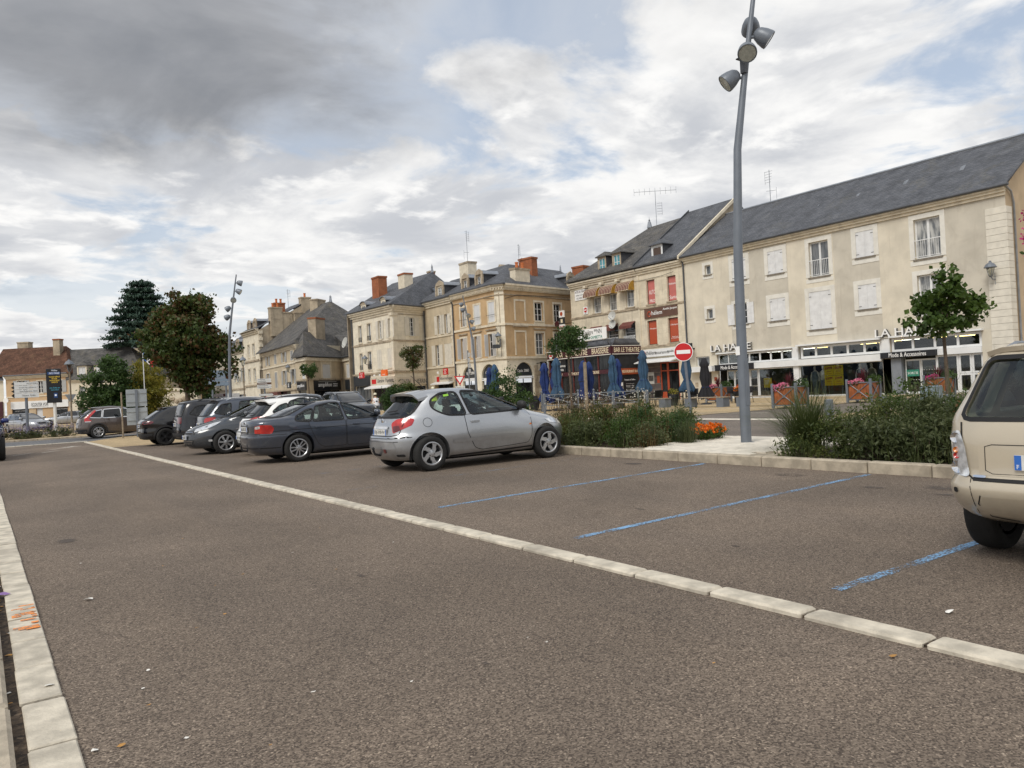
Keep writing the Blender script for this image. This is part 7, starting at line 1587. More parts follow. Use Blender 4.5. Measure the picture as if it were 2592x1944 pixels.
# ---------------------------------------------------------------- dark grey people carrier, nose towards the lane
mpv = dict(paint='paint_darkgrey', zbot=.19, ztop=1.63, zbelt=.98, wb=2.727, wr=.33, ww=.215, rim='broad7', agap=.045,
  rear=[(.19, -.72), (.35, -.84), (.55, -.86), (.7, -.84), (.98, -.78), (1.2, -.66), (1.45, -.50), (1.56, -.34), (1.61, -.1), (1.63, .3)],
  front=[(.19, 3.52), (.28, 3.62), (.40, 3.66), (.55, 3.65), (.68, 3.58), (.78, 3.44), (.86, 3.22), (.93, 2.95), (.99, 2.70), (1.04, 2.56), (1.2, 2.20), (1.4, 1.72), (1.54, 1.30), (1.60, 1.0), (1.63, .7)],
  wid=[(.19, .83), (.28, .88), (.45, .90), (.65, .915), (.85, .905), (.98, .885), (1.05, .86), (1.25, .79), (1.45, .71), (1.55, .645), (1.60, .57), (1.63, .45)],
  nr=[(.2, 4.5), (1.63, 3.8)], nf=[(.2, 2.9), (.95, 2.8), (1.1, 3.2), (1.63, 3.6)], taper=(.05, .10), cab=(-.60, 2.65), dash=2.0, seatx=(.55, 1.4),
  side=[[(1.25, 1.0), (2.05, 1.02), (1.55, 1.38), (1.22, 1.52)], [(.25, 1.0), (1.18, 1.0), (1.15, 1.52), (.40, 1.53)], [(-.50, 1.08), (.18, 1.0), (.30, 1.52), (-.15, 1.49), (-.38, 1.32)], [(2.14, 1.03), (2.42, 1.05), (2.05, 1.20)]],
  rearwin=[(-.62, 1.1), (.62, 1.1), (.54, 1.50), (-.54, 1.50)], frontwin=[(-.72, 1.06), (.72, 1.06), (.57, 1.54), (-.57, 1.54)],
  doors=[[(1.2, .99), (1.2, .32), (2.1, .32), (2.22, .5), (2.2, .98)], [(.28, .99), (.42, .45), (.6, .32), (1.18, .32), (1.18, .99)]], handle=(.14, .12), mirror=(2.12, 1.08), mirmat='paint_darkgrey',
  head=[(38, [(-.30, .66), (.02, .72), (.22, .84), (.26, .93), (.10, .90), (-.28, .755)], 'lamp_clear', .008, 'headlight'), (25, [(.05, .38), (.13, .38), (.13, .44), (.05, .44)], 'lamp_clear', .008, 'fog_lamp')],
  frontp=[([(-.42, .27), (.42, .27), (.46, .44), (-.46, .44)], 'car_plastic', .005, 'lower_grille'), ([(-.46, .60), (.46, .60), (.40, .70), (-.40, .70)], 'car_plastic', .005, 'grille'), ([(-.38, .66), (.38, .66), (.38, .672), (-.38, .672)], 'chrome', .010, 'grille_bar'), ([(-.40, .34), (.40, .34), (.40, .352), (-.40, .352)], 'chrome', .010, 'grille_bar'), ([(-.42, .40), (.42, .40), (.42, .412), (-.42, .412)], 'chrome', .010, 'grille_bar')],
  plate_f=(0, .52, 'AB-578-ZK'), tail=[(45, [(-.2, .9), (.15, .9), (.2, 1.1), (-.15, 1.1)], 'lamp_red', .006, 'tail_light')], extra=[emblem(FRONT, 0, .765, .06), rails(0.1, 1.2, .60, .03, 'chrome')], sideline=[([(.45, .22), (2.3, .22)], .03, 'seam_black')])
car('people_carrier', 'dark grey people carrier parked nose out towards the lane', (5.42+2.727*.93, 21.95), pi, mpv, k=.93)
# ---------------------------------------------------------------- blue-grey compact suv (roof rails, red lamps)
suv = dict(paint='paint_bluegrey', zbot=.26, ztop=1.64, zbelt=1.04, wb=2.67, wr=.345, ww=.22, rim='five', agap=.055,
  rear=[(.26, -.68), (.38, -.80), (.55, -.83), (.72, -.81), (.78, -.76), (1.04, -.72), (1.2, -.62), (1.45, -.42), (1.56, -.28), (1.61, .0), (1.64, .4)],
  front=[(.26, 3.35), (.36, 3.45), (.55, 3.48), (.80, 3.46), (.92, 3.36), (1.0, 3.0), (1.05, 2.5), (1.10, 2.18), (1.25, 1.95), (1.45, 1.62), (1.55, 1.38), (1.61, 1.05), (1.64, .7)],
  wid=[(.26, .83), (.35, .88), (.55, .905), (.80, .91), (.95, .90), (1.04, .88), (1.12, .85), (1.3, .785), (1.48, .715), (1.56, .66), (1.61, .58), (1.64, .45)],
  nr=[(.2, 5), (1.64, 4.2)], nf=[(.2, 3.8), (1.64, 4)], taper=(.05, .07), cab=(-.55, 2.2), dash=1.65, seatx=(.4, 1.15),
  side=[[(1.15, 1.06), (2.05, 1.08), (1.62, 1.45), (1.12, 1.52)], [(.30, 1.06), (1.08, 1.06), (1.05, 1.52), (.42, 1.50)], [(-.42, 1.16), (.05, 1.07), (.12, 1.46), (-.18, 1.42)]],
  rearwin=[(-.62, 1.09), (.62, 1.09), (.56, 1.50), (-.56, 1.50)], frontwin=[(-.68, 1.12), (.68, 1.12), (.56, 1.53), (-.56, 1.53)],
  doors=[[(1.12, 1.05), (1.12, .36), (2.0, .36), (2.12, .5), (2.1, 1.04)], [(.25, 1.05), (.42, .5), (.55, .36), (1.10, .36), (1.10, 1.05)]], mirror=(1.95, 1.12), lip=.07, lipmat='car_plastic',
  tail=[(48, [(-.17, .80), (.12, .82), (.20, .93), (.22, 1.04), (-.10, 1.02), (-.19, .96)], 'lamp_red', .008, 'tail_light'), (48, [(-.15, .82), (.06, .83), (.08, .88), (-.15, .87)], 'lamp_clear', .012, 'tail_light_lens')],
  rearline=[([(-.62, 1.04), (-.62, .70), (.62, .70), (.62, 1.04)], .012, 'seam_black', 'tailgate_seam')], rearp=[([(-.75, .28), (.75, .28), (.78, .50), (-.78, .50)], 'car_plastic', .006, 'bumper_panel')], plate_r=(0, .80, 'CW-214-LE'), glass='car_glass', head=[(40, [(-.2, .8), (.2, .82), (.22, .95), (-.2, .93)], 'lamp_clear', .006, 'headlight')])
s1 = dict(suv); s1['extra'] = [rails(0.0, 1.4, .62, .05, 'chrome'), spoiler(-.38, .0, .56, 1.6, .03), aerial(.1, .2)]
car('blue_grey_suv', 'blue-grey sport utility with roof rails between people carrier and boxy black one', (6.2, 24.5), 0, s1, k=.92)
# boxy black 4x4
bx_ = copy.deepcopy({k: v for k, v in suv.items()}); bx_.update(paint='paint_jet', ztop=1.68, rear=[(.26, -.66), (.38, -.76), (.60, -.78), (.80, -.75), (1.04, -.72), (1.3, -.66), (1.5, -.58), (1.60, -.48), (1.66, -.2), (1.68, .3)], front=[(.26, 3.2), (.36, 3.3), (.6, 3.32), (.9, 3.28), (1.0, 3.1), (1.06, 2.6), (1.12, 2.2), (1.3, 2.0), (1.5, 1.75), (1.6, 1.5), (1.66, 1.1), (1.68, .7)],
  wid=[(.26, .83), (.35, .88), (.55, .90), (.80, .90), (1.0, .89), (1.1, .865), (1.3, .815), (1.5, .76), (1.6, .70), (1.65, .62), (1.68, .5)], nr=[(.2, 6), (1.68, 5.2)],
  tail=[(35, [(-.14, .84), (.14, .84), (.14, 1.06), (-.14, 1.06)], 'lamp_red_dark', .010, 'tail_light')], rearwin=[(-.62, 1.10), (.62, 1.10), (.60, 1.54), (-.60, 1.54)], privacy=1.1, rglass='car_glass_dark', rim='star', rimmat='rim_silver', extra=[rails(-.1, 1.5, .66, .05, 'car_plastic'), aerial(0, .35), wiper(.05, -.3, 1.12)])
car('boxy_black_suv', 'boxy black sport utility with square dark red lamps parked in the row', (6.0, 26.9), 0, bx_, k=.91)
# black coupe-like crossover at the end of the row
co = copy.deepcopy({k: v for k, v in suv.items()}); co.update(paint='paint_black', ztop=1.56, zbelt=1.02, rear=[(.26, -.72), (.38, -.80), (.55, -.82), (.72, -.80), (.90, -.84), (1.0, -.76), (1.08, -.60), (1.25, -.36), (1.42, -.06), (1.50, .2), (1.54, .5), (1.56, .8)],
  front=[(.26, 3.35), (.36, 3.45), (.55, 3.48), (.75, 3.44), (.85, 3.3), (.95, 2.9), (1.02, 2.4), (1.08, 2.1), (1.2, 1.9), (1.4, 1.5), (1.5, 1.2), (1.56, .8)], wid=[(.26, .83), (.35, .89), (.55, .91), (.78, .915), (.92, .90), (1.02, .86), (1.2, .77), (1.4, .68), (1.48, .62), (1.53, .54), (1.56, .42)],
  side=[[(1.12, 1.04), (2.0, 1.06), (1.6, 1.32), (1.08, 1.44)], [(.35, 1.06), (1.05, 1.04), (1.0, 1.44), (.50, 1.36)]], rearwin=[(-.58, 1.08), (.58, 1.08), (.50, 1.40), (-.50, 1.40)], frontwin=[(-.64, 1.1), (.64, 1.1), (.52, 1.46), (-.52, 1.46)], tail=[(48, [(-.22, .86), (.16, .88), (.24, .95), (.1, .99), (-.22, .96)], 'lamp_red_dark', .010, 'tail_light')], privacy=2.5, rglass='car_glass_dark', glass='car_glass_dark', rim='star', rimmat='rim_dark',
  doors=[[(1.1, 1.02), (1.1, .36), (2.0, .36), (2.12, .5), (2.1, 1.0)], [(.25, 1.03), (.42, .5), (.55, .36), (1.08, .36), (1.08, 1.02)]], extra=[spoiler(-.10, .30, .52, 1.5, .04), aerial(.7, .1)], mirror=(1.9, 1.1))
car('black_crossover', 'glossy black crossover at the far end of the parked row', (5.33, 29.3), 0, co, k=.88)
# brown crossover driving across the street
cr = copy.deepcopy({k: v for k, v in suv.items()}); cr.update(paint='paint_brown', rim='double5', trim='chrome', tail=[(55, [(-.06, .86), (.20, .86), (.24, .95), (.10, 1.0), (.36, 1.42), (.28, 1.46), (-.02, 1.12), (-.10, 1.0)], 'lamp_red', .008, 'tail_light'), (55, [(-.05, .86), (.20, .86), (.20, .90), (-.05, .90)], 'lamp_clear', .012, 'tail_light_lens')],
  side=[[(1.15, 1.06), (2.05, 1.08), (1.62, 1.43), (1.12, 1.50)], [(.22, 1.06), (1.08, 1.06), (1.05, 1.50), (.30, 1.47)], [(-.45, 1.22), (-.30, 1.10), (.14, 1.06), (.22, 1.46), (-.08, 1.40)]], privacy=1.1, rear=[(.26, -.72), (.38, -.84), (.55, -.87), (.75, -.85), (1.0, -.80), (1.15, -.70), (1.4, -.42), (1.55, -.18), (1.61, .1), (1.64, .5)], extra=[spoiler(-.3, .1, .55, 1.6, .02), towbar], wr=.35, lip=.06)
car('brown_crossover', 'metallic brown crossover turning into the cross street past the signs', (4.66, 41.6), rad(2), cr, k=.92)
# ---------------------------------------------------------------- simpler cars further off
far = dict(suv); far.update(paint='paint_jet', full=False, extra=[rails(0, 1.4, .62, .04, 'zinc')]); car('black_road_suv', 'black sport utility on the road behind the parked row', (14.6, 36.0), rad(-90), far)
wf = restyle(hatch, 1.08, 1.0, 1.06); wf.update(paint='car_white', rim='six', full=False, extra=[aerial(.4, .3)]); car('white_road_car', 'white car on the road hidden behind the silver hatchback', (14.5, 24.6), rad(-90), wf)
old = copy.deepcopy({k: v for k, v in saloon.items() if k != 'extra'}); old.update(paint='paint_silver', full=False, rim='six', extra=[emblem(FRONT, 0, .70, .05)], rear=[(.19, -.85), (.3, -.95), (.6, -1.0), (.9, -.98), (1.1, -.9), (1.3, -.75), (1.38, -.5), (1.42, .2)], side=[[(1.22, .925), (2.14, .945), (1.72, 1.30), (1.14, 1.335)], [(.30, .925), (1.10, .925), (1.06, 1.335), (.30, 1.335)], [(-.7, .95), (.22, .925), (.22, 1.33), (-.6, 1.30)]], rearwin=[(-.6, .98), (.6, .98), (.52, 1.33), (-.52, 1.33)],
  frontp=[([(-.32, .58), (.32, .58), (.32, .72), (-.32, .72)], 'car_plastic', .006, 'grille'), ([(-.6, .25), (.6, .25), (.6, .36), (-.6, .36)], 'car_plastic', .006, 'lower_grille')], head=[(20, [(-.36, .58), (.15, .58), (.15, .72), (-.30, .72)], 'lamp_clear', .006, 'headlight')], plate_f=(0, .45, ''))
old.pop('plate_r', None); car('silver_estate', 'old silver estate car parked beyond the lavender bed', (2.6, 66.6), rad(-70), old)
mer = copy.deepcopy({k: v for k, v in old.items()}); car('silver_limousine', 'silver saloon parked before the optical shop', (8.6, 87.5), rad(172), mer)
blu = copy.deepcopy({k: v for k, v in suv.items()}); blu.update(paint='paint_navy', full=True, head=[(45, [(-.22, .80), (.12, .84), (.20, .95), (-.20, .92)], 'lamp_clear', .006, 'headlight'), (30, [(.0, .42), (.14, .42), (.14, .52), (.0, .52)], 'lamp_clear', .008, 'fog_lamp')], frontp=[([(-.5, .62), (.5, .62), (.5, .86), (-.5, .86)], 'car_plastic', .006, 'grille')], extra=[], mirror=(1.75, 1.12), plate_f=(0, .5, ''))
car('navy_suv', 'navy blue sport utility parked beside the left pavement facing the lot', (-.22, 29.85), rad(-90), blu)
# ---------------------------------------------------------------- cream 4x4 at the right, seen from behind
cream = dict(paint='paint_cream', zbot=.34, ztop=1.74, zbelt=1.12, wb=2.74, wr=.365, ww=.24, rim='six', agap=.07, cat='car', track=-.05,
  rear=[(.34, -.62), (.40, -.76), (.50, -.85), (.60, -.89), (.665, -.885), (.70, -.84), (.95, -.83), (1.12, -.80), (1.3, -.70), (1.5, -.58), (1.62, -.50), (1.68, -.42), (1.72, -.1), (1.74, .4)],
  front=[(.38, 3.4), (.5, 3.5), (.9, 3.5), (1.05, 3.2), (1.12, 2.5), (1.2, 2.2), (1.5, 1.8), (1.66, 1.4), (1.72, 1.0), (1.74, .7)],
  wid=[(.34, .82), (.42, .89), (.52, .93), (.64, .94), (.71, .915), (1.0, .915), (1.12, .895), (1.3, .835), (1.5, .76), (1.62, .70), (1.69, .63), (1.73, .52), (1.74, .42)],
  nr=[(.3, 6.5), (.7, 6.5), (1.0, 7.5), (1.3, 6.0), (1.74, 5.0)], nf=[(.4, 4), (1.74, 4)], taper=(.05, .06), cab=(-.62, 2.3), dash=1.8, seatx=(.5, 1.3),
  side=[[(1.2, 1.14), (2.1, 1.16), (1.7, 1.5), (1.16, 1.60)], [(.30, 1.14), (1.12, 1.14), (1.08, 1.60), (.34, 1.60)], [(-.45, 1.18), (.15, 1.14), (.2, 1.58), (-.30, 1.56)]],
  rearwin=[(-.66, 1.155), (.66, 1.155), (.58, 1.60), (-.58, 1.60)], frontwin=[(-.68, 1.2), (.68, 1.2), (.56, 1.62), (-.56, 1.62)],
  doors=[[(1.14, 1.13), (1.14, .5), (2.1, .5), (2.2, .6), (2.2, 1.12)], [(.3, 1.13), (.5, .6), (.6, .5), (1.12, .5), (1.12, 1.13)]], mirror=(2.05, 1.2), rglass='car_glass',
  tail=[(8, [(.47, .70), (.66, .70), (.69, .85), (.64, 1.04), (.55, 1.06), (.50, .95)], 'lamp_clear', .010, 'tail_light')], plate_r=(0, .965, None),
  rearp=[([(-.52, .72), (.52, .72), (.52, .97), (-.52, .97)], 'paint_cream', .002, 'tailgate_panel'), ([(-.46, .41), (.46, .41), (.50, .56), (-.50, .56)], 'paint_cream', .002, 'bumper_panel'), ([(.68, .575), (.72, .575), (.72, .615), (.68, .615)], 'seam_black', .006, 'parking_sensor'), ([(.46, .70), (.56, .70), (.56, .718), (.46, .718)], 'chrome', .014, 'badge')],
  rearline=[([(-.66, 1.12), (-.62, .73), (-.56, .688), (.56, .688), (.62, .73), (.66, 1.12)], .014, 'seam_black', 'tailgate_seam'), ([(-.56, .688), (.56, .688)], .028, 'seam_black', 'bumper_gap'), ([(.58, .69), (.565, .57), (.56, .42)], .006, 'seam_black', 'bumper_seam'), ([(.50, .57), (.53, .50), (.48, .40), (.30, .375)], .010, 'seam_black', 'bumper_groove'), ([(.42, .955), (.47, .94), (.47, .76), (.42, .735), (-.42, .735), (-.47, .76), (-.47, .94), (-.42, .955), (.42, .955)], .006, 'seam_black', 'panel_groove')])
def exhaust(t, sk, sp): MB().tube([(-.35, .30, .42), (-.72, .30, .41)], .035, 10).build('exhaust', 'zinc_dark', t, smooth=True); MB().tube([(-.3, .5, .44), (-.3, -.5, .44)], .09, 10).build('silencer', 'arch_black', t, smooth=True)
def lamps(t, sk, sp):
 for left in (False, True):
  fr = oblique(8, False, left)
  for z, r_, mt in ((1.0, .040, 'chrome'), (.77, .050, 'chrome'), (.905, .022, 'lamp_amber'), (.86, .024, 'lamp_red')):
   h = sk.hit(fr, .585, z, .006); MB().lathe([(0, -.006), (r_*.5, .0), (r_, .012), (r_*1.05, .0)], 16, Matrix.Translation(h) @ (-fr[1]).to_track_quat('Z', 'Y').to_matrix().to_4x4(), cap=False).build('reflector', mt, t, smooth=True)
def rearplate(t, sk, sp):
 h = sk.hit(REAR, 0, .83, 0); x = h.x-.02; Tt = Matrix.Translation((x, 0, .83)) @ Matrix.Rotation(-pi/2, 4, 'Z')
 p = MB().box(-.26, .26, -.005, .005, -.056, .056).build('number_plate', 'plate_white', t, Tt)
 MB().box(-.259, -.213, -.0065, -.0052, -.054, .054).build('band', 'plate_blue', p, Tt); lettering('F', p, -.236, -.03, .03, 'letters_white', T=Tt, off=.0066, depth=.002); lettering('BH-', p, -.105, 0, .078, 'seam_black', T=Tt, width=.17, off=.0055, depth=.002); lettering('DJ-310-FV', p, .09, 0, .078, 'seam_black', T=Tt, width=.2, off=.0055, depth=.002)
cream['plate_r'] = None; cream['extra'] = [exhaust, lamps, rearplate, rails(0, 1.6, .62, .04), spoiler(-.50, -.20, .60, 1.7, .03)]
car('cream_four_by_four', 'cream four by four seen from behind with clear lamps and a blue-banded plate', (6.10, 1.945), 0, cream, k=.86)
# ================================================================== street furniture
RVX = Vector((cos(rad(35)), -sin(rad(35)), 0))
mk('wood_planter', (.30, .085, .022), .6, var=.25, vscale=5, bump=.2, bscale=30, island=.12); mk('wood_grey', (.26, .21, .15), .85, var=.25, vscale=8); mk('pot_dark', (.04, .043, .05), .6, var=.15)
mk('parasol_blue', (.016, .036, .14), .9, var=.25, vscale=4); mk('parasol_faded', (.034, .08, .145), .9, var=.25, vscale=3); mk('parasol_black', (.02, .02, .025), .9); mk('sign_back', (.33, .36, .38), .5, .3, var=.1); mk('sign_white', (.70, .71, .70), .5, var=.06); mk('led_black', (.008, .008, .010), .25, var=0)
m_emit('led_yellow', (.9, .62, .05, 1), .16); m_emit('led_white', (.7, .75, .85, 1), .15); m_emit('led_cyan', (.06, .4, .55, 1), .12); m_emit('led_blue', (.01, .05, .18, 1), .08); mk('lamp_lens', (.42, .44, .40), .25, coat=.6, var=.15, vscale=20); mk('chair_black', (.012, .012, .013), .5, var=0); mk('box_blue', (.20, .26, .33), .6, var=.06)
def lampost(loc, label, side, H=9.0, heads=(), base=0, kz=1.0):
 "tall grey mast bending gently to one side with clustered spot heads"
 t = thing('street_lamp', label, 'street lamp', loc=(loc[0], loc[1], base), group='tall curved lamp masts')
 R = Vector((cos(rad(35)), -sin(rad(35)), 0))*side
 prof = [(0, 0), (1.5, .005), (3.5, .03), (5.4, .12), (6.6, .30), (7.4, .43), (8.2, .56), (9.0, .70)]
 P = [R*o+Vector((0, 0, z*H/9)) for z, o in prof]; MB().tube(P, [.098, .095, .085, .072, .058, .05, .042, .034], 14).build('mast', 'grey_paint', t, smooth=True)
 MB().tube([(0, 0, .001), (0, 0, .02)], .15, 14).build('base_plate', 'grey_paint', t); MB().box(-.05, .05, -.10, -.088, .7, 1.5).build('hatch', 'grey_paint', t)
 def at(z):
  for (z0, o0), (z1, o1) in zip(prof[:-1], prof[1:]):
   if z0 <= z <= z1: return R*(o0+(o1-o0)*(z-z0)/(z1-z0))+Vector((0, 0, z*H/9))
 for z, ang, tilt in heads:
  d = Vector((cos(ang)*cos(tilt), sin(ang)*cos(tilt), -sin(tilt))); p = at(z); c = p+Vector((cos(ang), sin(ang), 0))*.24
  M = Matrix.Translation(c) @ d.to_track_quat('Z', 'Y').to_matrix().to_4x4()
  h = MB().lathe([(0, -.17), (.07, -.155), (.12, -.10), (.155, .0), (.168, .08), (.172, .10), (.172, .15), (.16, .155), (.155, .14), (0, .138)], 22, M).build('lamp_head', 'grey_paint', t, smooth=True)
  MB().lathe([(0, .141), (.15, .141), (.15, .146), (0, .1465)], 22, M).build('lens', 'lamp_lens', h); MB().tube([p, c-Vector((cos(ang), sin(ang), 0))*.08], .03, 8).build('bracket', 'grey_paint', h, smooth=True)
 return t, at
CR = -rad(35); TC = atan2(-9.1, -11.5)
t, at = lampost((11.54, 9.09), 'tall curved grey lamp mast standing on the pale paved pad', 1, heads=[(7.78, TC+pi, .35), (7.45, CR-.15, .65), (7.12, TC, .75), (6.72, CR+pi-.1, .65)], base=.13)
p = at(7.0); MB().box(p.x-.12, p.x-.03, p.y-.05, p.y+.05, p.z-.22, p.z+.02).build('sensor', 'zinc_dark', t); MB().box(p.x-.22, p.x-.04, p.y-.06, p.y+.06, p.z+.02, p.z+.04).build('sensor_panel', 'iron_dark', t); MB().box(-.104, -.097, -.04, .05, 1.62, 1.78).build('sticker', 'letters_white', t)
lampost((12.44, 47.07), 'tall curved grey lamp mast beside the big maple', 1, heads=[(8.5, CR+.3, .3), (8.0, CR+.1, .5), (7.5, CR-1.2, .6), (7.0, CR+pi, .55), (6.5, CR+pi-.2, .45)])
lampost((31.06, 49.06), 'tall curved grey lamp mast in front of the ochre building', -1, H=8.6, heads=[(8.3, CR+pi, .4), (7.85, CR+pi, .3), (7.4, CR-1.2, .6), (6.9, CR, .6), (6.35, CR, .4)])
def post(t, h, r=.035, mat='grey_paint', lean=(0, 0)): return MB().tube([(0, 0, 0), (lean[0], lean[1], h)], r, 10).build('post', mat, t, smooth=True)
def face_cam(loc): return atan2(loc[1], loc[0])-pi/2       # rz so that local -y looks back towards the square's near corner
# no-entry sign
t = thing('no_entry_sign', 'red no entry disc on a leaning grey post', 'road sign', loc=(21.8, 19.6, 0), rz=face_cam((21.8, 19.6))); post(t, 2.75, .055, lean=(-.17, 0)); RX = Matrix.Rotation(pi/2, 4, 'X')
d = MB().lathe([(0, 0), (.35, 0), (.35, .03), (0, .031)], 32, Matrix.Translation((-.17, -.06, 2.4)) @ RX).build('disc', 'letters_white', t); MB().lathe([(0, .031), (.325, .031), (.325, .034), (0, .0345)], 32, Matrix.Translation((-.17, -.06, 2.4)) @ RX).build('red_face', 'red_sign', d); MB().box(-.42, .08, -.102, -.096, 2.33, 2.47).build('bar', 'letters_white', d)
# yield sign
t = thing('yield_sign', 'red bordered yield triangle with a small plate below', 'road sign', loc=(25.9, 42.9, 0), rz=face_cam((25.9, 42.9))); post(t, 2.5, .03)
def tri(s, z, y, k): return [(-s, y, z+k*s*.58), (s, y, z+k*s*.58), (0, y, z-k*s*1.15)]
d = MB().prism(tri(.36, 2.16, -.06, 1), (0, .02, 0)).build('triangle', 'red_sign', t); MB().prism(tri(.23, 2.17, -.066, 1), (0, .005, 0)).build('white_field', 'letters_white', d); p = MB().box(-.32, .32, -.06, -.04, 1.40, 1.70).build('plate', 'sign_white', t); lettering('CEDEZ LE\nPASSAGE', p, 0, 1.55, .2, 'letters_grey', off=.062, depth=.004)
t = thing('finger_post', 'grey post with small white direction blades beside the curved mast', 'road sign', loc=(28.3, 45.6, 0), rz=.3); post(t, 4.2, .05)
for k in range(4): MB().box(-.06, .14+.05*(k % 2), -.07, -.05, 2.6+.38*k, 2.9+.38*k).build('blade', 'sign_white', t)
# tourist direction panel
t = thing('direction_panel', 'stack of white direction blades with one brown blade beyond the parked cars', 'road sign', loc=(17.0, 55.2, 0), rz=face_cam((17, 55.2))); post(t, 3.0, .06)
for k in range(5): MB().prism([(-.5, -.08, 2.28+.145*k), (.44, -.08, 2.28+.145*k), (.5, -.08, 2.345+.145*k), (.44, -.08, 2.41+.145*k), (-.5, -.08, 2.41+.145*k)], (0, .02, 0)).build('blade', 'rust_brown' if k == 2 else 'sign_white', t)
for k in range(5): MB().box(-.42, .3-.06*k, -.084, -.081, 2.335+.145*k, 2.36+.145*k).build('wording', 'letters_grey' if k != 2 else 'letters_white', t)
MB().prism([(-.4, -.08, 1.75), (.5, -.08, 1.75), (.58, -.08, 1.82), (.5, -.08, 1.9), (-.4, -.08, 1.9)], (0, .02, 0)).build('blade', 'sign_white', t)
d = MB().lathe([(0, 0), (.2, 0), (.2, .02), (0, .021)], 24, Matrix.Translation((.12, -.08, 1.5)) @ RX).build('parking_ban_disc', 'red_sign', t); MB().lathe([(0, .021), (.15, .021), (.15, .024), (0, .0245)], 24, Matrix.Translation((.12, -.08, 1.5)) @ RX).build('blue_field', 'plate_blue', d)
t = thing('gantry_sign', 'large grey panel seen from behind on two posts near the terrace houses', 'road sign', loc=(15.5, 62.3, 0), rz=face_cam((15.5, 62.3)))
for x in (-.35, .65): MB().tube([(x, .05, 0), (x, .05, 3.9)], .07, 8).build('post', 'grey_paint', t, smooth=True)
for k in range(4): MB().box(-.85, .95, -.04, -.01, 2.75+.31*k, 3.04+.31*k).build('slat', 'box_blue', t)
# Poitiers sign, display panel, lanterns and backs of signs at the street end
t = thing('town_direction_sign', 'white arrow blades for neighbouring towns on a grey post in the lavender', 'road sign', loc=(2.2, 48.07, 0), rz=face_cam((2.2, 48.07))); MB().tube([(0, .04, 0), (0, .04, 3.05)], .075, 10).build('post', 'grey_paint', t, smooth=True)
zt = 3.02
for k, (tx, h) in enumerate((('POITIERS', .17), ('CHÂTELLERAULT', .19), ('Sous-Préfecture  Hôtel', .17), ('Châteaux  Moulins', .24))):
 b_ = MB().prism([(-.62, -.06, zt-h/2), (-.52, -.06, zt-h), (.58, -.06, zt-h), (.58, -.06, zt), (-.52, -.06, zt)], (0, .03, 0)).build('blade', 'sign_white', t); lettering(tx, b_, .12 if k else .3, zt-h/2, .085, 'letters_grey', off=.062, width=[.5, .85, .8, .6][k], depth=.004); MB().prism([(-.66, -.065, zt-h/2), (-.52, -.065, zt-h), (-.52, -.065, zt)], (0, -.002, 0)).build('arrow_tip', 'seam_black', b_); zt -= h+.02
t = thing('display_panel', 'tall black town information display with glowing lines on a white post', 'display', loc=(3.68, 50.7, 0), rz=face_cam((3.68, 50.7))); MB().tube([(0, .05, 0), (0, .05, 2.0)], .085, 12).build('post', 'sign_white', t, smooth=True); b_ = MB().bevbox(-.37, .37, -.09, .09, 1.88, 3.82, .03).build('cabinet', 'led_black', t)
for st_, z, h, mt, wd in (('Ville', 3.72, .09, 'led_white', .3), ('INFO MAIRIE', 3.56, .11, 'led_white', .5), ('NOUVEAU SERVICE\nEN LIGNE\nPOUR VOS PIECES\nD\'IDENTITE', 3.2, .38, 'led_yellow', .52), ('plus d\'infos sur\nwww.ville.fr', 2.68, .2, 'led_cyan', .5)): lettering(st_, b_, .04, z, h, mt, off=.092, width=wd, depth=.004)
MB().box(-.3, .33, -.0935, -.091, 3.49, 3.63).build('title_strip', 'led_blue', b_); MB().box(-.02, .16, -.094, -.091, 2.16, 2.44).build('picture', 'led_blue', b_); MB().box(.02, .12, -.096, -.0945, 2.26, 2.36).build('picture_mark', 'led_white', b_)
def lantern_post(loc, H, label, k=.95):
 t = thing('lantern_post', label, 'street lamp', loc=(loc[0], loc[1], 0)); MB().lathe([(.11, 0), (.11, .5), (.07, .6), (.055, 1.2), (.05, H-.75), (.07, H-.72), (.03, H-.70)], 12).build('column', 'wood_grey', t, smooth=True); lantern_head(t, Matrix.Translation((0, 0, H-.72)), k)
 return t
t = lantern_post((4.93, 55.7), 4.62, 'old style lantern on a tall bronze grey column by the street island'); MB().prism([(-.34, -.1, 2.42), (.30, .08, 2.42), (-.02, -.01, 1.88)], (.02, -.02, 0)).build('sign_back', 'sign_back', t)
lantern_post((9.6, 80.0), 4.3, 'old style lantern on a column before the pale dormer house', .9); lantern_post((18.6, 66.0), 5.2, 'old style lantern on a column behind the direction panel', 1.0)
t = thing('square_sign_pair', 'two square road signs seen from behind on a grey post at the row end', 'road sign', loc=(6.15, 39.4, 0), rz=face_cam((6.15, 39.4))-.1); MB().box(-.05, .05, -.05, .02, 0, 2.2).build('post', 'grey_paint', t)
for z in (1.42, .56): MB().bevbox(-.44, .44, .03, .05, z, z+.80, .008).build('panel', 'sign_back', t); m = MB(); m.box(-.43, .43, -.0, .029, z+.2, z+.24); m.box(-.43, .43, -.0, .029, z+.6, z+.64); m.build('rail', 'sign_back', t)
t = thing('thin_post', 'thin bare grey post standing by the crossover', 'post', loc=(5.45, 38.9, 0)); MB().tube([(0, 0, 0), (0, 0, 2.05)], .035, 8).build('pole', 'wood_grey', t, smooth=True); MB().tube([(0, 0, 2.05), (0, 0, 2.09)], .042, 8).build('cap', 'wood_grey', t)
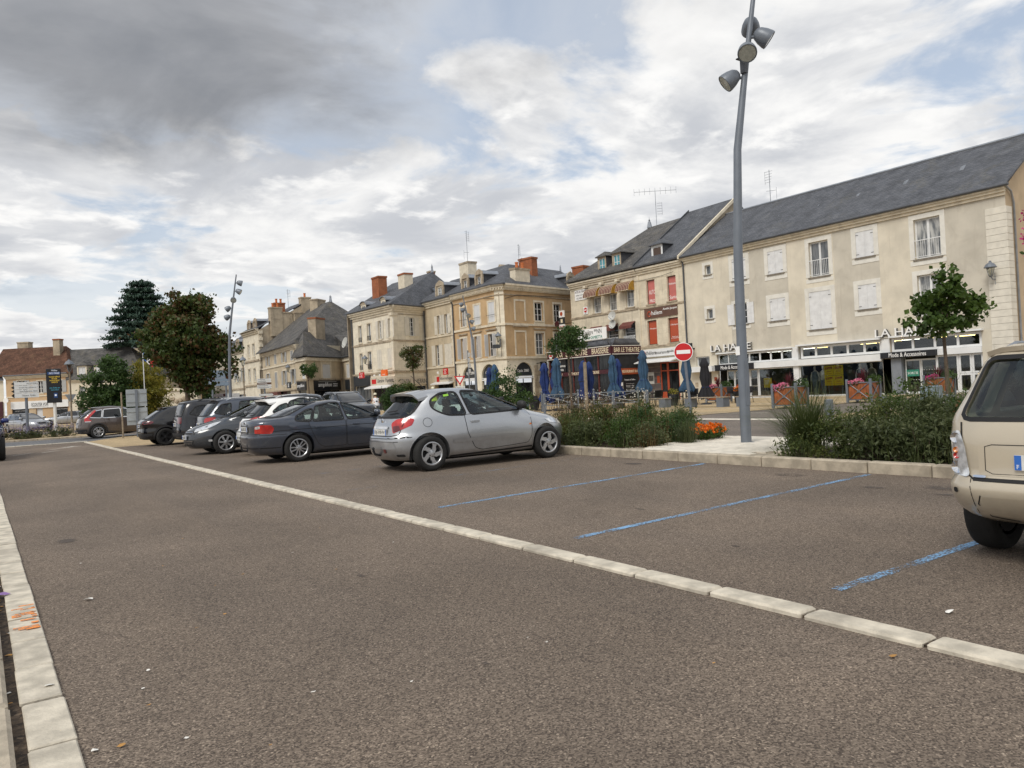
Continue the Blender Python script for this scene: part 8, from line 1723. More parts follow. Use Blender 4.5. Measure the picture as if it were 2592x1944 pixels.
# bollards
def bollard(x, y, label, H=.58, r=.128):
 t = thing('bollard', label, 'bollard', loc=(x, y, 0), group='grey cylinder bollards'); MB().lathe([(r*1.03, 0), (r, .02), (r*.97, H*.72), (r*.93, H*.73), (r*.93, H*.77), (r*.97, H*.78), (r*.97, H*.93)], 24).build('shaft', 'grey_paint', t, smooth=True); MB().lathe([(r*.99, H*.93), (r*.98, H*.97), (r*.6, H*1.0), (0, H*1.01)], 24).build('cap', 'grey_paint', t, smooth=True)
bollard(20.3, 13.0, 'grey cylinder bollard standing free at the plaza edge'); bollard(22.4, 12.5, 'grey cylinder bollard behind the tall grass'); bollard(22.3, 10.55, 'grey cylinder bollard beside the cream car'); bollard(26.5, 12.9, 'grey cylinder bollard before the shop doors')
for i, (x, y) in enumerate(((21.9, 28.7), (21.7, 23.7), (21.35, 21.4))):
 t = thing('fence_post', 'slim square grey post at the terrace edge', 'post', loc=(x, y, 0), group='slim grey posts at the terrace edge'); MB().box(-.045, .045, -.045, .045, 0, 1.0).build('shaft', 'grey_paint', t); MB().lathe([(.064, 1.0), (.064, 1.02), (0, 1.06)], 4, Matrix.Rotation(pi/4, 4, 'Z')).build('cap', 'grey_paint', t)
def barrier(p, q, label):
 t = thing('barrier', label, 'barrier', M=frame((p[0], p[1], 0), (q[0]-p[0], q[1]-p[1])), group='cross braced grey barriers'); L = sqrt((q[0]-p[0])**2+(q[1]-p[1])**2)
 for x in (0, L): b_ = MB().tube([(x, 0, 0), (x, 0, 1.02)], .05, 10).build('post', 'grey_paint', t, smooth=True); MB().lathe([(.03, 1.02), (.065, 1.06), (.065, 1.1), (0, 1.15)], 12, Matrix.Translation((x, 0, 0))).build('ball', 'grey_paint', b_, smooth=True)
 for z in (.32, .9): MB().box(.05, L-.05, -.02, .02, z, z+.045).build('rail', 'grey_paint', t)
 for a, b in ((.345, .9), (.9, .345)): MB().tube([(.05, 0, a), (L-.05, 0, b)], .016, 6).build('brace', 'grey_paint', t)
barrier((25.4, 33.5), (26.4, 31.6), 'cross braced grey barrier with ball tops beside the staked tree'); barrier((24.4, 37.2), (25.0, 35.4), 'cross braced grey barrier with ball tops beyond the hatchback bonnet'); barrier((26.9, 30.9), (28.0, 28.7), 'cross braced grey barrier with ball tops before the dark tables')
t = thing('utility_box', 'blue-grey utility cabinet between the barriers', 'cabinet', loc=(25.2, 35.0, 0), rz=.4); MB().bevbox(-.35, .35, -.2, .2, 0, .95, .02).build('cabinet', 'box_blue', t); MB().box(-.3, .3, -.206, -.2, .1, .85).build('door', 'box_blue', t)
t = thing('utility_box', 'blue-grey utility cabinet half hidden by the leafy bed', 'cabinet', loc=(23.4, 11.6, 0), rz=.2); MB().bevbox(-.45, .45, -.2, .2, 0, .8, .02).build('cabinet', 'box_blue', t); MB().box(-.4, .4, -.206, -.2, .08, .7).build('door', 'box_blue', t)
t = thing('tree_stake', 'weathered wooden stake tied to the young tree', 'stake', loc=(21.6, 25.3, 0)); MB().tube([(0, 0, 0), (0, 0, 2.35)], .075, 9).build('stake', 'wood_grey', t, smooth=True); MB().tube([(-.5, .3, 1.5), (0, .08, 1.52), (.06, -.06, 1.52)], .015, 5).build('strap', 'iron_dark', t)
# benches
def bench(x, y0, y1, label):
 t = thing('bench', label, 'bench', loc=(x, y0, 0), group='long low benches'); L = y1-y0
 for a in (.0, L-.42): MB().bevbox(-.24, .24, a, a+.42, 0, .44, .015).build('support', 'grey_paint', t)
 for k in range(5): MB().bevbox(-.25+.103*k, -.16+.103*k, -.05, L+.05, .44, .48, .008).build('slat', 'wood_grey', t)
bench(29.0, 27.6, 31.6, 'long low bench in front of the dark tables'); bench(28.8, 23.7, 26.1, 'short low bench beside the dark flower pot'); bench(29.1, 19.9, 23.2, 'low bench between lamp mast and wooden planter'); bench(29.9, 33.8, 36.6, 'long low bench near the folded parasols')
# planters
def planter(x, y, rz, label, a=.5):
 t = thing('planter', label, 'planter', loc=(x, y, 0), rz=rz, group='wooden planters in grey frames')
 for i in range(4):
  M = Matrix.Rotation(pi/2*i, 4, 'Z')
  MB().bevbox(-a-.05, -a+.05, -a-.05, -a+.05, 0, 1.02, .012).build('post', 'grey_paint', t, M)
  for k in range(7): x0 = -a+.06+(2*a-.12)*k/7; MB().bevbox(x0+.003, x0+(2*a-.12)/7-.003, -a+.015, -a+.04, .15, .84, .004).build('board', 'wood_planter', t, M)
  for z in (.10, .84): MB().box(-a+.05, a-.05, -a-.02, -a+.03, z, z+.04).build('rail', 'grey_paint', t, M)
  for p, q in (((-a+.06, .15), (a-.06, .84)), ((a-.06, .15), (-a+.06, .84))): MB().tube([(p[0], -a-.005, p[1]), (q[0], -a-.005, q[1])], .018, 6).build('brace', 'grey_paint', t, M)
  MB().box(-.06, .06, -a-.03, -a-.0, .44, .54).build('boss', 'grey_paint', t, M)
 MB().box(-a+.045, a-.045, -a+.045, a-.045, .75, .80).build('soil', 'bed_soil', t); return t
PL = [(27.3, 19.2, rad(8)), (31.7, 18.6, rad(8)), (37.2, 18.05, rad(8)), (34.6, 29.0, rad(8))]
for (x, y, r_), lb in zip(PL, ('wooden planter with pink flowers beside the free bollard', 'wooden planter with dark red plume plant before the shop posters', 'wooden planter with magenta flowers before the shop doors', 'wooden planter with pink flowers near the store entrance')): planter(x, y, r_, lb)
def pot(x, y, label, h=.62, r=.30):
 t = thing('plant_pot', label, 'plant pot', loc=(x, y, 0), group='dark tapered plant pots'); MB().lathe([(r*.72, 0), (r, h*.9), (r*1.06, h*.9), (r*1.06, h), (r*.95, h), (r*.93, h*.93), (0, h*.92)], 18, Matrix.Rotation(pi/4, 4, 'Z')).build('pot', 'pot_dark', t, smooth=True); return t
POTS = [(30.9, 29.0), (30.4, 32.6), (33.4, 26.6), (27.9, 37.6), (26.6, 39.3)]
for (x, y), lb in zip(POTS, ('dark tapered pot with yellow green plant by the bench end', 'dark tapered pot with yellow flowers before the menu boards', 'dark tapered pot with orange flowers near the store entrance', 'dark tapered pot with rusty foliage at the terrace end', 'dark tapered pot with orange foliage beside the hedge')): pot(x, y, lb)
# folded parasols
def parasol(x, y, H, mat, label, seed):
 t = thing('folded_parasol', label, 'parasol', loc=(x, y, 0), group='folded blue parasols of the terrace'); r_ = random.Random(seed)
 MB().tube([(0, 0, 0), (0, 0, H)], .026, 8).build('pole', 'sign_white', t, smooth=True); MB().lathe([(.3, 0), (.3, .06), (.05, .1)], 12).build('foot', 'pot_dark', t)
 n = 36; prof = [(H, .03), (H-.06, .10), (H-.40, .21), (H-.50, .15), (H-1.05, .22), (H-1.45, .15), (H-1.52, .14), (H-2.0, .33), (H-2.12, .30)]; V = []; ph = r_.uniform(0, 6)
 for z, r0 in prof:
  for k in range(n): a = 2*pi*k/n; rr_ = r0*(1+.22*sin(3*a+ph)+.30*sin(7*a+ph*2+z*1.2)*min(1, (H-z)*2)+r_.uniform(-.06, .06)); V.append((rr_*cos(a), rr_*sin(a), z+(r_.uniform(-.12, .05) if z == prof[-1][0] else 0)))
 MB().add(V, [(i*n+k, i*n+(k+1) % n, (i+1)*n+(k+1) % n, (i+1)*n+k) for i in range(len(prof)-1) for k in range(n)]).build('canopy', mat, t, smooth=True, angle=1.2); MB().tube([(.18*cos(a), .18*sin(a), H-1.58) for a in [2*pi*k/12 for k in range(13)]], .015, 5).build('strap', 'parasol_blue', t)
for i, (x, y, h, mt, lb) in enumerate(((26.2, 34.2, 2.72, 'parasol_blue', 'royal blue folded parasol below the round hanging signs'), (27.6, 35.0, 2.62, 'parasol_blue', 'royal blue folded parasol tucked behind a faded one'), (26.3, 33.2, 2.95, 'parasol_faded', 'large faded blue folded parasol with white print by the menu panel'), (28.3, 33.3, 2.75, 'parasol_blue', 'royal blue folded parasol beside the wooden stake'), (29.0, 33.6, 2.7, 'parasol_blue', 'royal blue folded parasol behind the wooden stake'),
 (28.4, 31.0, 2.92, 'parasol_faded', 'faded blue folded parasol before the veranda corner'), (29.6, 31.9, 2.75, 'parasol_blue', 'royal blue folded parasol touching the faded one at the veranda corner'), (28.9, 29.15, 3.05, 'parasol_faded', 'tall faded blue folded parasol before the menu boards'), (31.2, 28.2, 2.9, 'parasol_faded', 'blue folded parasol behind the no entry sign'), (31.9, 27.6, 2.5, 'parasol_black', 'black and yellow folded parasol beside the no entry post'),
 (25.2, 38.3, 2.7, 'parasol_blue', 'royal blue folded parasol before the arch'), (24.9, 37.3, 2.85, 'parasol_faded', 'faded blue folded parasol before the arch'))): parasol(x, y, h, mt, lb, i)
# terrace chairs and tables
def chair(x, y, rz, label, src=[None]):
 M = Matrix.Translation((x, y, 0)) @ Matrix.Rotation(rz, 4, 'Z')
 if src[0] is None:
  t = thing('terrace_chair', label, 'chair', M=M, group='dark terrace chairs'); src[0] = t
  MB().bevbox(-.22, .22, -.22, .22, .43, .46, .01).build('seat', 'chair_black', t); MB().prism([(-.22, .20, .5), (.22, .20, .5), (.20, .27, .85), (-.20, .27, .85)], (0, .02, .005)).build('backrest', 'chair_black', t)
  for a in (-1, 1):
   for b in (-1, 1): MB().tube([(a*.19, b*.19, .44), (a*.23, b*.23, 0)], .014, 6).build('leg', 'chair_black', t)
   MB().tube([(a*.21, .21, .44), (a*.21, .22, .66), (a*.23, -.18, .66), (a*.21, -.19, .44)], .013, 6).build('armrest', 'chair_black', t)
  return t
 c = clone(src[0], None, M); c['label'] = label; return c
def table(x, y, label, src=[None]):
 M = Matrix.Translation((x, y, 0))
 if src[0] is None:
  t = thing('terrace_table', label, 'table', M=M, group='dark terrace tables'); src[0] = t
  MB().lathe([(0, .70), (.36, .70), (.36, .73), (0, .731)], 20).build('table_top', 'chair_black', t); MB().tube([(0, 0, .02), (0, 0, .7)], .03, 8).build('pedestal', 'chair_black', t); MB().lathe([(.24, 0), (.22, .03), (.04, .05)], 16).build('foot', 'chair_black', t); return t
 c = clone(src[0], None, M); c['label'] = label; return c
r_ = random.Random(11)
for k, (x, y) in enumerate(((30.3, 30.4), (30.8, 28.2), (31.4, 31.4), (28.2, 34.6), (27.2, 36.2), (32.6, 29.6), (32.9, 26.2), (29.6, 35.2))):
 where = ('behind the long bench', 'by the bench end', 'before the menu boards', 'among the folded parasols', 'near the utility cabinet', 'before the insurance office', 'near the store canopy', 'before the veranda front')[k]
 table(x, y, 'round dark terrace table '+where)
 for j in range(4 if k not in (6, 1) else 2):
  a = r_.uniform(-.4, .4)+pi/2*j; chair(x+.62*cos(a), y+.62*sin(a), a-pi/2, 'dark terrace chair drawn up to the table '+where)
t = thing('flag_pole', 'flag pole with a red and white flag beside the maple', 'flag', loc=(10.5, 63.5, 0)); MB().tube([(0, 0, 0), (0, 0, 5.9)], .035, 8).build('pole', 'sign_white', t, smooth=True)
for k, mt in enumerate(('plate_blue', 'letters_white', 'red_sign')):
 V = []; n = 8
 for i in range(n+1):
  u = (k+i/n)*.28; V += [tuple(RVX*(-.02-u)+Vector((0, .05*sin(u*9), 5.8-.55*u))), tuple(RVX*(-.02-u*.8)+Vector((0, .05*sin(u*9+.5), 5.0-.75*u)))]
 MB().add([(-a, -b_, c) for a, b_, c in V], [(2*i, 2*i+1, 2*i+3, 2*i+2) for i in range(n)]).build('flag_stripe', mt, t, smooth=True)
# ================================================================== planting
def G(h, k=1.0): return S(h, k)
m_leaf('leaf_maple', [(.030, .050, .014, 1), (.050, .080, .018, 1), (.060, .095, .02, 1), (.075, .085, .022, 1), (.13, .055, .024, 1), (.06, .09, .02, 1)]); m_leaf('leaf_cedar', [(0.014, 0.035, 0.0245, 1), (0.028, 0.063, 0.042, 1), (0.0525, 0.0963, 0.0665, 1)], .1)
m_leaf('leaf_green', [(.028, .055, .016, 1), (.05, .098, .025, 1), (.09, .145, .036, 1)]); m_leaf('leaf_yellow', [(0.105, 0.123, 0.021, 1), (0.245, 0.228, 0.035, 1), (0.385, 0.298, 0.0438, 1)]); m_leaf('leaf_lime', [(.03, .06, .012, 1), (.055, .10, .018, 1), (.095, .15, .03, 1)])
m_leaf('leaf_shrub', [(.03, .048, .013, 1), (.065, .095, .022, 1), (.12, .14, .038, 1), (.20, .18, .07, 1)]); m_leaf('leaf_sage', [(.04, .058, .022, 1), (.08, .10, .038, 1), (.15, .16, .075, 1)]); m_leaf('leaf_grass', [(.04, .062, .018, 1), (.08, .105, .03, 1), (.15, .16, .06, 1)], .25)
m_leaf('leaf_rusty', [(0.0875, 0.0525, 0.0245, 1), (0.175, 0.0963, 0.035, 1), (0.14, 0.14, 0.0525, 1)]); m_leaf('leaf_plume', [(0.0875, 0.014, 0.0245, 1), (0.158, 0.035, 0.0438, 1)]); m_leaf('petal_pink', [(0.6, 0.08, 0.22, 1), (0.75, 0.22, 0.35, 1), (0.7, 0.35, 0.25, 1)], .3); m_leaf('petal_magenta', [(0.42, 0.02, 0.14, 1), (0.62, 0.06, 0.25, 1)], .3); m_leaf('petal_orange', [(0.75, 0.1, 0.01, 1), (0.85, 0.24, 0.01, 1), (0.8, 0.06, 0.02, 1)], .3); m_leaf('petal_lavender', [(0.2, 0.16, 0.32, 1), (0.28, 0.24, 0.36, 1)], .3); m_leaf('petal_white', [(0.6, 0.55, 0.45, 1), (0.75, 0.72, 0.62, 1)], .3)
mk('bark', (.10, .075, .055), .95, var=.3, vscale=9, bump=.6, bscale=25); mk('bark_pale', (.22, .17, .12), .9, var=.25, vscale=9, bump=.4, bscale=30)
RNG = np.random.default_rng(4)
def leafmesh(name, C, size, mat, parent, aspect=.6, droop=.25, jit=.35, outward=None):
 n = len(C); d = RNG.normal(size=(n, 3)); d[:, 2] -= droop
 if outward is not None: d += outward
 d /= np.linalg.norm(d, axis=1)[:, None]; e = np.cross(d, RNG.normal(size=(n, 3))); e /= np.linalg.norm(e, axis=1)[:, None]; f = np.cross(d, e)
 s = size*(1+jit*RNG.uniform(-1, 1, (n, 1))); a = C-d*s*.5; t = C+d*s*.5; w_ = s*aspect*.5; c = C+f*s*.08
 V = np.stack([a, c+e*w_, t, c-e*w_], 1).reshape(-1, 3)
 me = bpy.data.meshes.new(name); me.from_pydata(V.tolist(), [], (np.arange(n*4).reshape(-1, 4)).tolist()); me.materials.append(MATS[mat]); me.update()
 return link(name, me, parent)
def clumps(blobs, ncl, nleaf, cr, shell=.55):
 "points gathered in clumps over the surface of several ellipsoids"
 wts = np.array([b[3]*b[3] for b in blobs]); wts = wts/wts.sum(); pts = []; cen = []
 for _ in range(ncl):
  b = blobs[RNG.choice(len(blobs), p=wts)]; d = RNG.normal(size=3); d /= np.linalg.norm(d); r = b[3]*RNG.uniform(shell, 1.08); cen.append(np.array(b[:3])+d*r*np.array([1, 1, b[4] if len(b) > 4 else 1]))
 k = nleaf//ncl
 for c in cen:
  s = cr*RNG.uniform(.6, 1.3); pts.append(c+RNG.normal(size=(k, 3))*s*np.array([1, 1, .7]))
 return np.concatenate(pts), cen
RV = np.array([cos(rad(35)), -sin(rad(35)), 0])
def tree(name, label, loc, blobs, ncl, nleaf, cr, leaf, mat, trunk=.12, zfork=1.8, bark='bark', group=None, cat='tree', shell=.55, aspect=.6):
 t = thing(name, label, cat, loc=loc, group=group); B = [tuple(RV*b[0]+np.array([0, 0, b[1]])+np.array([-RV[1], RV[0], 0])*(b[4] if len(b) > 4 else 0))+(b[2], b[3] if len(b) > 3 else 1) for b in blobs]
 P, cen = clumps(B, ncl, nleaf, cr, shell); P = P[P[:, 2] > .05]; leafmesh('crown', P, leaf, mat, t, aspect)
 top = max(b[1] for b in blobs); m = MB().tube([(0, 0, -.05), (.03, .02, zfork*.5), (-.02, .03, zfork), (0, 0, top)], [trunk*1.25, trunk, trunk*.85, trunk*.25], 10)
 for i in range(0, len(cen), max(1, len(cen)//14)):
  c = cen[i]; z0 = zfork+(top-zfork)*RNG.uniform(0, .6); m.tube([(0, 0, z0), tuple(c*np.array([.5, .5, 1])*np.array([1, 1, .5])+np.array([0, 0, z0*.5])), tuple(c)], [trunk*.45, trunk*.28, trunk*.08], 5)
 m.build('trunk', bark, t, smooth=True); return t
def bush(name, label, loc, blobs, n, leaf, mat, cr=.12, group=None, aspect=.5, cat='shrub', ncl=None, shell=.35, droop=-.1):
 t = thing(name, label, cat, loc=loc, group=group); P, cen = clumps([tuple(b) for b in blobs], ncl or max(10, n//40), n, cr, shell); P = P[P[:, 2] > .0]; leafmesh('foliage', P, leaf, mat, t, aspect, droop)
 m = MB()
 for c in cen[::max(1, len(cen)//12)]: m.tube([(c[0]*.2, c[1]*.2, -.03), (c[0]*.7, c[1]*.7, max(.05, c[2]*.6)), tuple(c)], [.012, .008, .004], 4)
 m.build('stem', 'bark', t); return t
def blades(name, label, loc, n, L, mat, spread=.6, wd=.007, cat='grass', base=.12, group=None, parent=None):
 t = parent or thing(name, label, cat, loc=loc, group=group); V = []; F = []
 for i in range(n):
  a = RNG.uniform(0, 2*pi); l = L*RNG.uniform(.55, 1.1); sp = spread*RNG.uniform(.1, 1.2); b = np.array([base*RNG.normal()*.6, base*RNG.normal()*.6, 0]); d = np.array([cos(a), sin(a), 0]); e = np.array([-sin(a), cos(a), 0])*wd; k = len(V)
  for q, u in enumerate((0, .35, .7, 1)):
   p = b+d*sp*l*u**1.6+np.array([0, 0, l*(u-min(.8, .42*sp)*u**2.2)]); ww = (1, .9, .6, .08)[q]; V += [tuple(p+e*ww), tuple(p-e*ww)]
  F += [(k+2*q, k+2*q+1, k+2*q+3, k+2*q+2) for q in range(3)]
 m = MB(); m.add(V, F); m.build('blades', mat, t); return t
# trees
tree('maple_tree', 'big rounded maple with dark green and rusty leaves beyond the parked row', (10.88, 50.97, 0), [(.3, 7.5, 1.05), (-.5, 7.1, 1.0), (1.0, 6.7, 1.0), (-1.3, 6.1, 1.0), (-1.9, 5.3, .85), (0, 5.6, 1.6), (1.6, 5.5, .95), (2.2, 4.7, .9), (1.2, 4.3, 1.2), (-.6, 4.3, 1.35), (.4, 3.2, 1.15), (2.3, 3.9, .8), (-1.5, 4.6, .9), (.2, 5.2, 1.5, 1, -1.2), (.2, 5.0, 1.5, 1, 1.2)], 300, 30000, .27, .22, 'leaf_maple', .16, 2.6, aspect=.8)
def cedar():
 t = thing('cedar_tree', 'tall dark layered cedar behind the maple', 'tree', loc=(17.3, 104.0, 0)); P = []; m = MB().tube([(0, 0, 0), (0, 0, 17)], [.45, .06], 9)
 for z in np.arange(9.6, 17.4, .8):
  L = min(4.0, (18.4-z)*.5+.6)
  for a in np.arange(0, 2*pi, 2*pi/9):
   a += RNG.uniform(-.3, .3); l = L*RNG.uniform(.75, 1.12); dz = -.12*l; m.tube([(0, 0, z), (l*cos(a), l*sin(a), z+dz)], [.09, .02], 5)
   k = int(70*l); u = RNG.uniform(.25, 1, k); P.append(np.stack([cos(a)*l*u, sin(a)*l*u, z+dz*u], 1)+RNG.normal(size=(k, 3))*np.array([.32, .32, .13]))
 leafmesh('crown', np.concatenate(P), .42, 'leaf_cedar', t, .45, -.1); m.build('trunk', 'bark', t)
cedar()
tree('lime_tree', 'bushy green tree before the dormer house', (8.4, 65, 0), [(0, 3.2, 1.6), (.8, 2.2, 1.3), (-.9, 2.0, 1.3), (.3, 4.1, 1.1), (-.3, 1.3, 1.5)], 150, 14000, .24, .20, 'leaf_green', .12, 1.2); tree('yellow_tree', 'yellowing bushy tree under the maple', (10.9, 65.6, 0), [(0, 3.1, 1.5), (.7, 2.0, 1.3), (-.7, 2.0, 1.2), (.1, 4.0, 1.0), (0, 1.2, 1.3)], 140, 12000, .24, .19, 'leaf_yellow', .12, 1.2)
tree('young_tree', 'young round leaved tree before the second shop sign', (30.4, 14.45, 0), [(0, 3.9, .95), (.75, 3.5, .72), (-.7, 3.4, .75), (.1, 4.5, .55), (.0, 3.0, .8, .6), (1.1, 3.7, .45)], 85, 2600, .17, .20, 'leaf_lime', .07, 2.4, aspect=.9, shell=.35); tree('young_tree', 'young tree tied to a stake before the veranda', (21.0, 25.6, 0), [(0, 3.35, .62), (.4, 3.2, .42), (-.45, 3.1, .42), (.1, 3.7, .4)], 60, 2400, .12, .12, 'leaf_green', .05, 2.6)
tree('young_tree', 'young upright tree before the bookshop corner', (24.4, 46.4, 0), [(0, 3.9, .62), (.35, 4.3, .42), (-.4, 4.2, .42), (0, 3.4, .45)], 70, 3000, .12, .11, 'leaf_maple', .06, 3.0); tree('young_tree', 'young small tree before the hearing shop', (22.1, 60.2, 0), [(0, 3.5, .5), (.3, 3.8, .35), (-.35, 3.8, .35)], 50, 2000, .11, .12, 'leaf_green', .05, 2.8)
t = tree('flowering_tree', 'pink flowering tree reaching in beside the clothing store', (17.5, 5.75, 0), [(0, 3.6, .5), (.3, 4.3, .6), (.2, 2.9, .5)], 40, 1200, .14, .10, 'leaf_green', .06, 1.8, 'bark_pale', shell=.3)
P = []
for cx, cz in ((-.93, 4.20), (-.88, 3.92), (-.97, 3.76), (-.86, 3.30), (-.80, 2.98), (-.4, 4.3), (0, 4.6), (.3, 3.9)): P.append(RV*cx+np.array([0, 0, cz])+RNG.normal(size=(90, 3))*np.array([.055, .055, .065]))
leafmesh('blossom', np.concatenate(P), .05, 'petal_magenta', t, .9); m = MB()
for cx, cz in ((-.93, 4.15), (-.95, 3.7), (-.86, 3.25), (-.8, 2.95)): m.tube([(0, 0, cz-1.0), tuple(RV*cx*.6+np.array([0, 0, cz-.35])), tuple(RV*cx+np.array([0, 0, cz]))], [.02, .012, .006], 5)
m.build('branch', 'bark_pale', t); leafmesh('leaf_spray', np.concatenate([RV*(-.84)+np.array([0, 0, 3.5]), ]*26).reshape(-1, 3)+RNG.normal(size=(26, 3))*.10, .10, 'leaf_green', t, .5)
# hedges and far shrubs
for lb, loc, R in (('dense evergreen shrub before the ochre building', (23.6, 34.6), [(0, 0, 1.2, .8, 1.2), (.3, -.3, 1.9, .5), (-.5, .4, .8, .8), (.7, -.5, .7, .7)]), ('tall green shrub beside the white shirted cyclist', (20.6, 42.0), [(0, 0, .9, .6, 1.3), (.2, -.2, 1.4, .45)]), ('dark conical shrub before the bookshop', (21.8, 42.2), [(0, 0, 1.0, .5, 1.6), (.3, -.3, .6, .5), (0, 0, 1.8, .3)]), ('clipped hedge before the shop windows', (24.5, 46.0), [(k*.5, -k*.35, .9, .55) for k in range(4)])):
 bush('evergreen_shrub', lb, loc+(0,), R, 5200, .13, 'leaf_green' if 'dark' not in lb else 'leaf_shrub', .15, shell=.5)
# lavender island at the street end
for k, (x, y) in enumerate(((.9, 46.9), (1.7, 47.1), (2.6, 47.2), (3.3, 46.6), (3.9, 46.9), (2.0, 46.3))):
 t = bush('lavender', 'mound of lavender around the town direction sign', (x, y, .03), [(0, 0, .22, .42, .7)], 900, .10, 'leaf_sage', .09, 'lavender on the sign island', .25, shell=.2); leafmesh('flower', np.array([0, 0, .55])+RNG.normal(size=(160, 3))*np.array([.28, .28, .12]), .06, 'petal_lavender', t, .5)
bush('rusty_shrub', 'rusty leaved shrub beside the navy car', (.3, 46.6, .03), [(0, 0, .7, .65), (-.6, .2, .6, .6), (.4, 0, .5, .5)], 2600, .13, 'leaf_rusty', .14)
# island bed beside the hatchback
Z0 = .10
for k, (x, y, h, r_, mt, lf, n) in enumerate(((10.25, 12.9, .62, .46, 'leaf_shrub', .050, 2500), (10.15, 12.05, .52, .44, 'leaf_sage', .055, 2200), (10.9, 12.5, .95, .55, 'leaf_shrub', .050, 3400), (10.45, 11.2, .55, .44, 'leaf_lime', .05, 2200), (11.2, 11.6, .82, .5, 'leaf_green', .055, 3000), (11.9, 12.3, .95, .55, 'leaf_shrub', .055, 3200), (11.0, 10.75, .55, .40, 'leaf_green', .05, 2800), (11.7, 11.0, .68, .42, 'leaf_green', .055, 2800), (10.3, 10.4, .42, .38, 'leaf_sage', .045, 2000), (12.2, 11.4, .75, .4, 'leaf_shrub', .05, 2200), (10.9, 13.4, .95, .5, 'leaf_sage', .055, 2600))):
 where = ('against the silver bumper', 'at the kerb by the silver bumper', 'behind the silver bonnet', 'in the middle of the kerb edge', 'with tall shoots in the bed centre', 'at the back by the road', 'above the blue grass tuft', 'behind the marigolds', 'low at the kerb near the pad', 'at the road side corner', 'hidden past the headlight')[k]
 t = bush('bed_shrub', 'small leaved shrub '+where, (x, y, Z0), [(0, 0, h*.38, r_, .75), (.1, -.1, h*.58, r_*.7, .75)], n, lf, mt, .085, 'shrubs in the bed beside the silver car', .5, shell=.25)
 blades('', '', None, 150, h*1.35, 'leaf_grass' if k % 2 else 'leaf_rusty', .4, .0035, parent=t, base=r_*.6)
 if k in (2, 5, 10): leafmesh('seed_head', np.array([0, 0, h*1.02])+RNG.normal(size=(70, 3))*np.array([r_*.5, r_*.5, .08]), .035, 'petal_white', t, .8)
blades('ornamental_grass', 'tuft of blue green grass at the bed edge', (11.15, 10.15, Z0), 420, .55, 'leaf_sage', .8, .004); blades('ornamental_grass', 'dry pale grass tuft behind the silver bonnet', (11.9, 13.2, Z0), 260, 1.0, 'leaf_rusty', .4, .004)
for k, (x, y) in enumerate(((11.9, 10.55), (12.15, 10.3), (11.75, 10.25), (12.35, 10.55))):
 t = bush('marigold', 'clump of orange marigolds at the corner of the pale pad', (x, y, .12), [(0, 0, .11, .18, .8)], 600, .05, 'leaf_lime', .06, 'orange marigolds', .45, 'flower', shell=.2); d = RNG.normal(size=(40, 3)); d /= np.linalg.norm(d, axis=1)[:, None]; d[:, 2] = abs(d[:, 2]); leafmesh('flower', np.repeat(np.array([0, 0, .16])+d*np.array([.19, .19, .16]), 4, 0)+RNG.normal(size=(160, 3))*.012, .05, 'petal_orange', t, .9, -.6)
# island bed before the cream car
for k, (x, y, h, r_, mt, lf, n) in enumerate(((10.5, 6.45, .62, .46, 'leaf_shrub', .06, 2600), (10.25, 5.75, .55, .44, 'leaf_sage', .075, 2200), (11.1, 6.2, .85, .52, 'leaf_shrub', .055, 3000), (11.0, 5.4, .95, .55, 'leaf_sage', .065, 3200), (11.9, 6.1, 1.05, .50, 'leaf_lime', .06, 2200), (10.6, 5.0, .55, .42, 'leaf_sage', .07, 2600), (11.8, 5.2, .85, .50, 'leaf_green', .06, 2200), (11.3, 4.6, 1.08, .42, 'leaf_rusty', .06, 2200), (12.3, 5.6, .95, .5, 'leaf_shrub', .06, 2200), (10.1, 6.9, .25, .30, 'leaf_shrub', .05, 1000), (10.15, 5.2, .45, .4, 'leaf_sage', .07, 1600))):
 where = ('beside the tall grass', 'with grey green leaves at the kerb', 'in the middle behind the kerb shrub', 'with grey green leaves near the cream car', 'with light shoots at the back', 'low before the cream car lamp', 'at the back before the plaza box', 'with rusty shoots beside the cream car window', 'at the road side edge', 'spilling over the kerb by the grass', 'low at the kerb by the cream bumper')[k]
 t = bush('bed_shrub', 'leafy shrub '+where, (x, y, Z0), [(0, 0, h*.45, r_, .85), (-.1, .1, h*.7, r_*.7, .8)], n, lf, mt, .09, 'shrubs in the bed before the cream car', .42, shell=.25); blades('', '', None, 90, h*1.4, 'leaf_grass', .45, .004, parent=t, base=r_*.6)
blades('ornamental_grass', 'tall arching green grass clump beside the pale pad', (10.75, 7.3, Z0), 1200, 1.25, 'leaf_grass', 1.15, .0045, base=.16)
